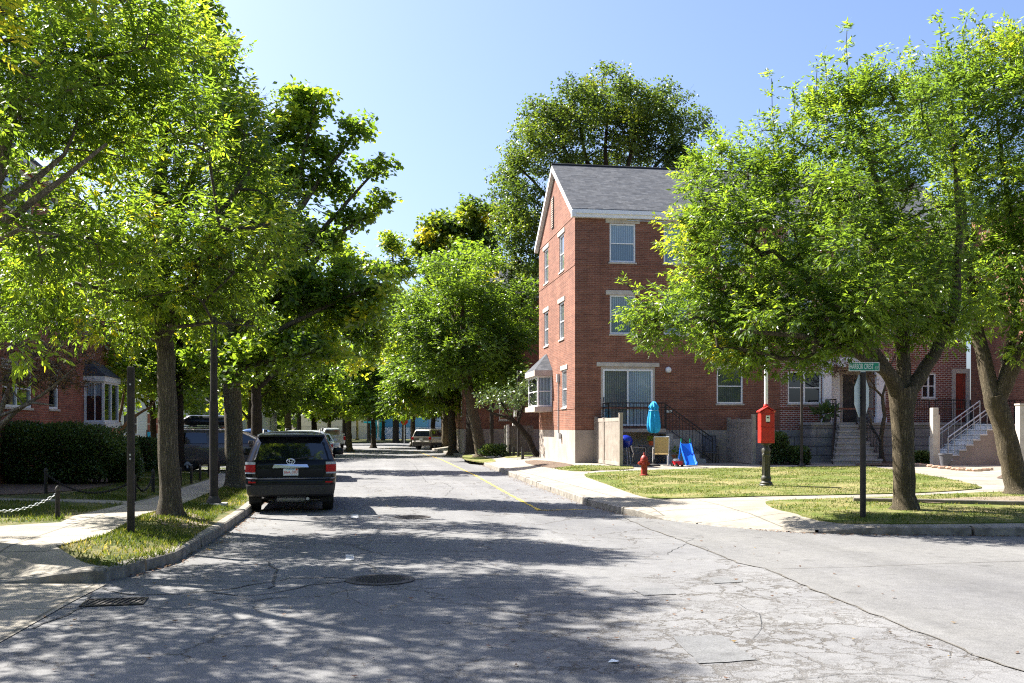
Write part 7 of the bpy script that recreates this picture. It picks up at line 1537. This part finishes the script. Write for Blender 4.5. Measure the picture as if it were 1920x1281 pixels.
# bare branched tree arching behind the house corner
p = gp(1006, 856, zr)
tree('ornamental_tree', p, 'low arching bare tree over the grey enclosure beyond the house', limbset(p, [[(1006, 856, 0, .16), (990, 820, 0, .14), (970, 795, 0, .12)]])[0], limbset(p, [[(972, 798, 0, .10), (950, 782, 0, .08), (925, 776, 0, .06), (905, 760, 0, .03)], [(968, 795, 0, .08), (940, 755, 0, .05), (930, 730, 0, .02)], [(970, 795, 0, .08), (985, 750, 0, .05), (990, 710, 0, .02)]]),
    blobset(p, [(940, 745, 0, 50, 28, 14, 1.8), (985, 735, 0, 30, 40, 12, 1.6)]), 'leaf_hedge', 500, 'maple', .14, .09, 'bark_dark', .7, seed=44, tint=(.1, .7))

# ================================================================== LIGHT, SKY, CAMERA
EL = R(48.5); dsx, dsy = RT*.85-FW*.52, None
sh = Vector((dsx.x, dsx.y, 0)).normalized(); to_sun = Vector((-sh.x*math.cos(EL), -sh.y*math.cos(EL), math.sin(EL)))
sd = bpy.data.lights.new('sun', 'SUN'); sd.energy = 5.0; sd.angle = R(.55); sd.color = (1, .95, .86)
so = bpy.data.objects.new('sun', sd); C.objects.link(so); so.rotation_euler = to_sun.to_track_quat('Z', 'Y').to_euler(); so.location = (0, 0, 60)
w = bpy.data.worlds.new('World'); bpy.context.scene.world = w; w.use_nodes = True; nt = w.node_tree
sky = nt.nodes.new('ShaderNodeTexSky'); sky.sky_type = 'NISHITA'; sky.sun_disc = False; sky.sun_elevation = EL; sky.sun_rotation = math.atan2(to_sun.x, to_sun.y)
sky.air_density = 1.0; sky.dust_density = 3.0; sky.ozone_density = 6.0; sky.altitude = 10
bg = nt.nodes['Background']; bg.inputs['Strength'].default_value = .065; mxc = nt.nodes.new('ShaderNodeMix'); mxc.data_type = 'RGBA'; mxc.blend_type = 'MULTIPLY'; mxc.inputs[0].default_value = 1; mxc.inputs[7].default_value = (1.0, .975, 1.03, 1); nt.links.new(sky.outputs[0], mxc.inputs[6]); nt.links.new(mxc.outputs[2], bg.inputs['Color'])
cd = bpy.data.cameras.new('camera'); cam = bpy.data.objects.new('camera', cd); C.objects.link(cam); cam.location = (0, 0, CAMH); cam.rotation_euler = (R(90), 0, -YAW)
cd.sensor_width = 36; cd.lens = 36*F/1920; cd.shift_y = (HZ-640.5)/1920; cd.clip_end = 3000; cd.clip_start = .1
sc_ = bpy.context.scene; sc_.camera = cam
sc_.view_settings.view_transform = 'Standard'; sc_.view_settings.look = 'None'; sc_.view_settings.exposure = 1.94; sc_.view_settings.gamma = 1
sc_.cycles.max_bounces = 8; sc_.cycles.transmission_bounces = 6; sc_.cycles.diffuse_bounces = 4; sc_.cycles.caustics_reflective = False; sc_.cycles.caustics_refractive = False
sc_.cycles.use_denoising = False; sc_.cycles.filter_width = 1.15; sc_.cycles.use_adaptive_sampling = True; sc_.cycles.adaptive_threshold = .01
sc_.render.use_persistent_data = False
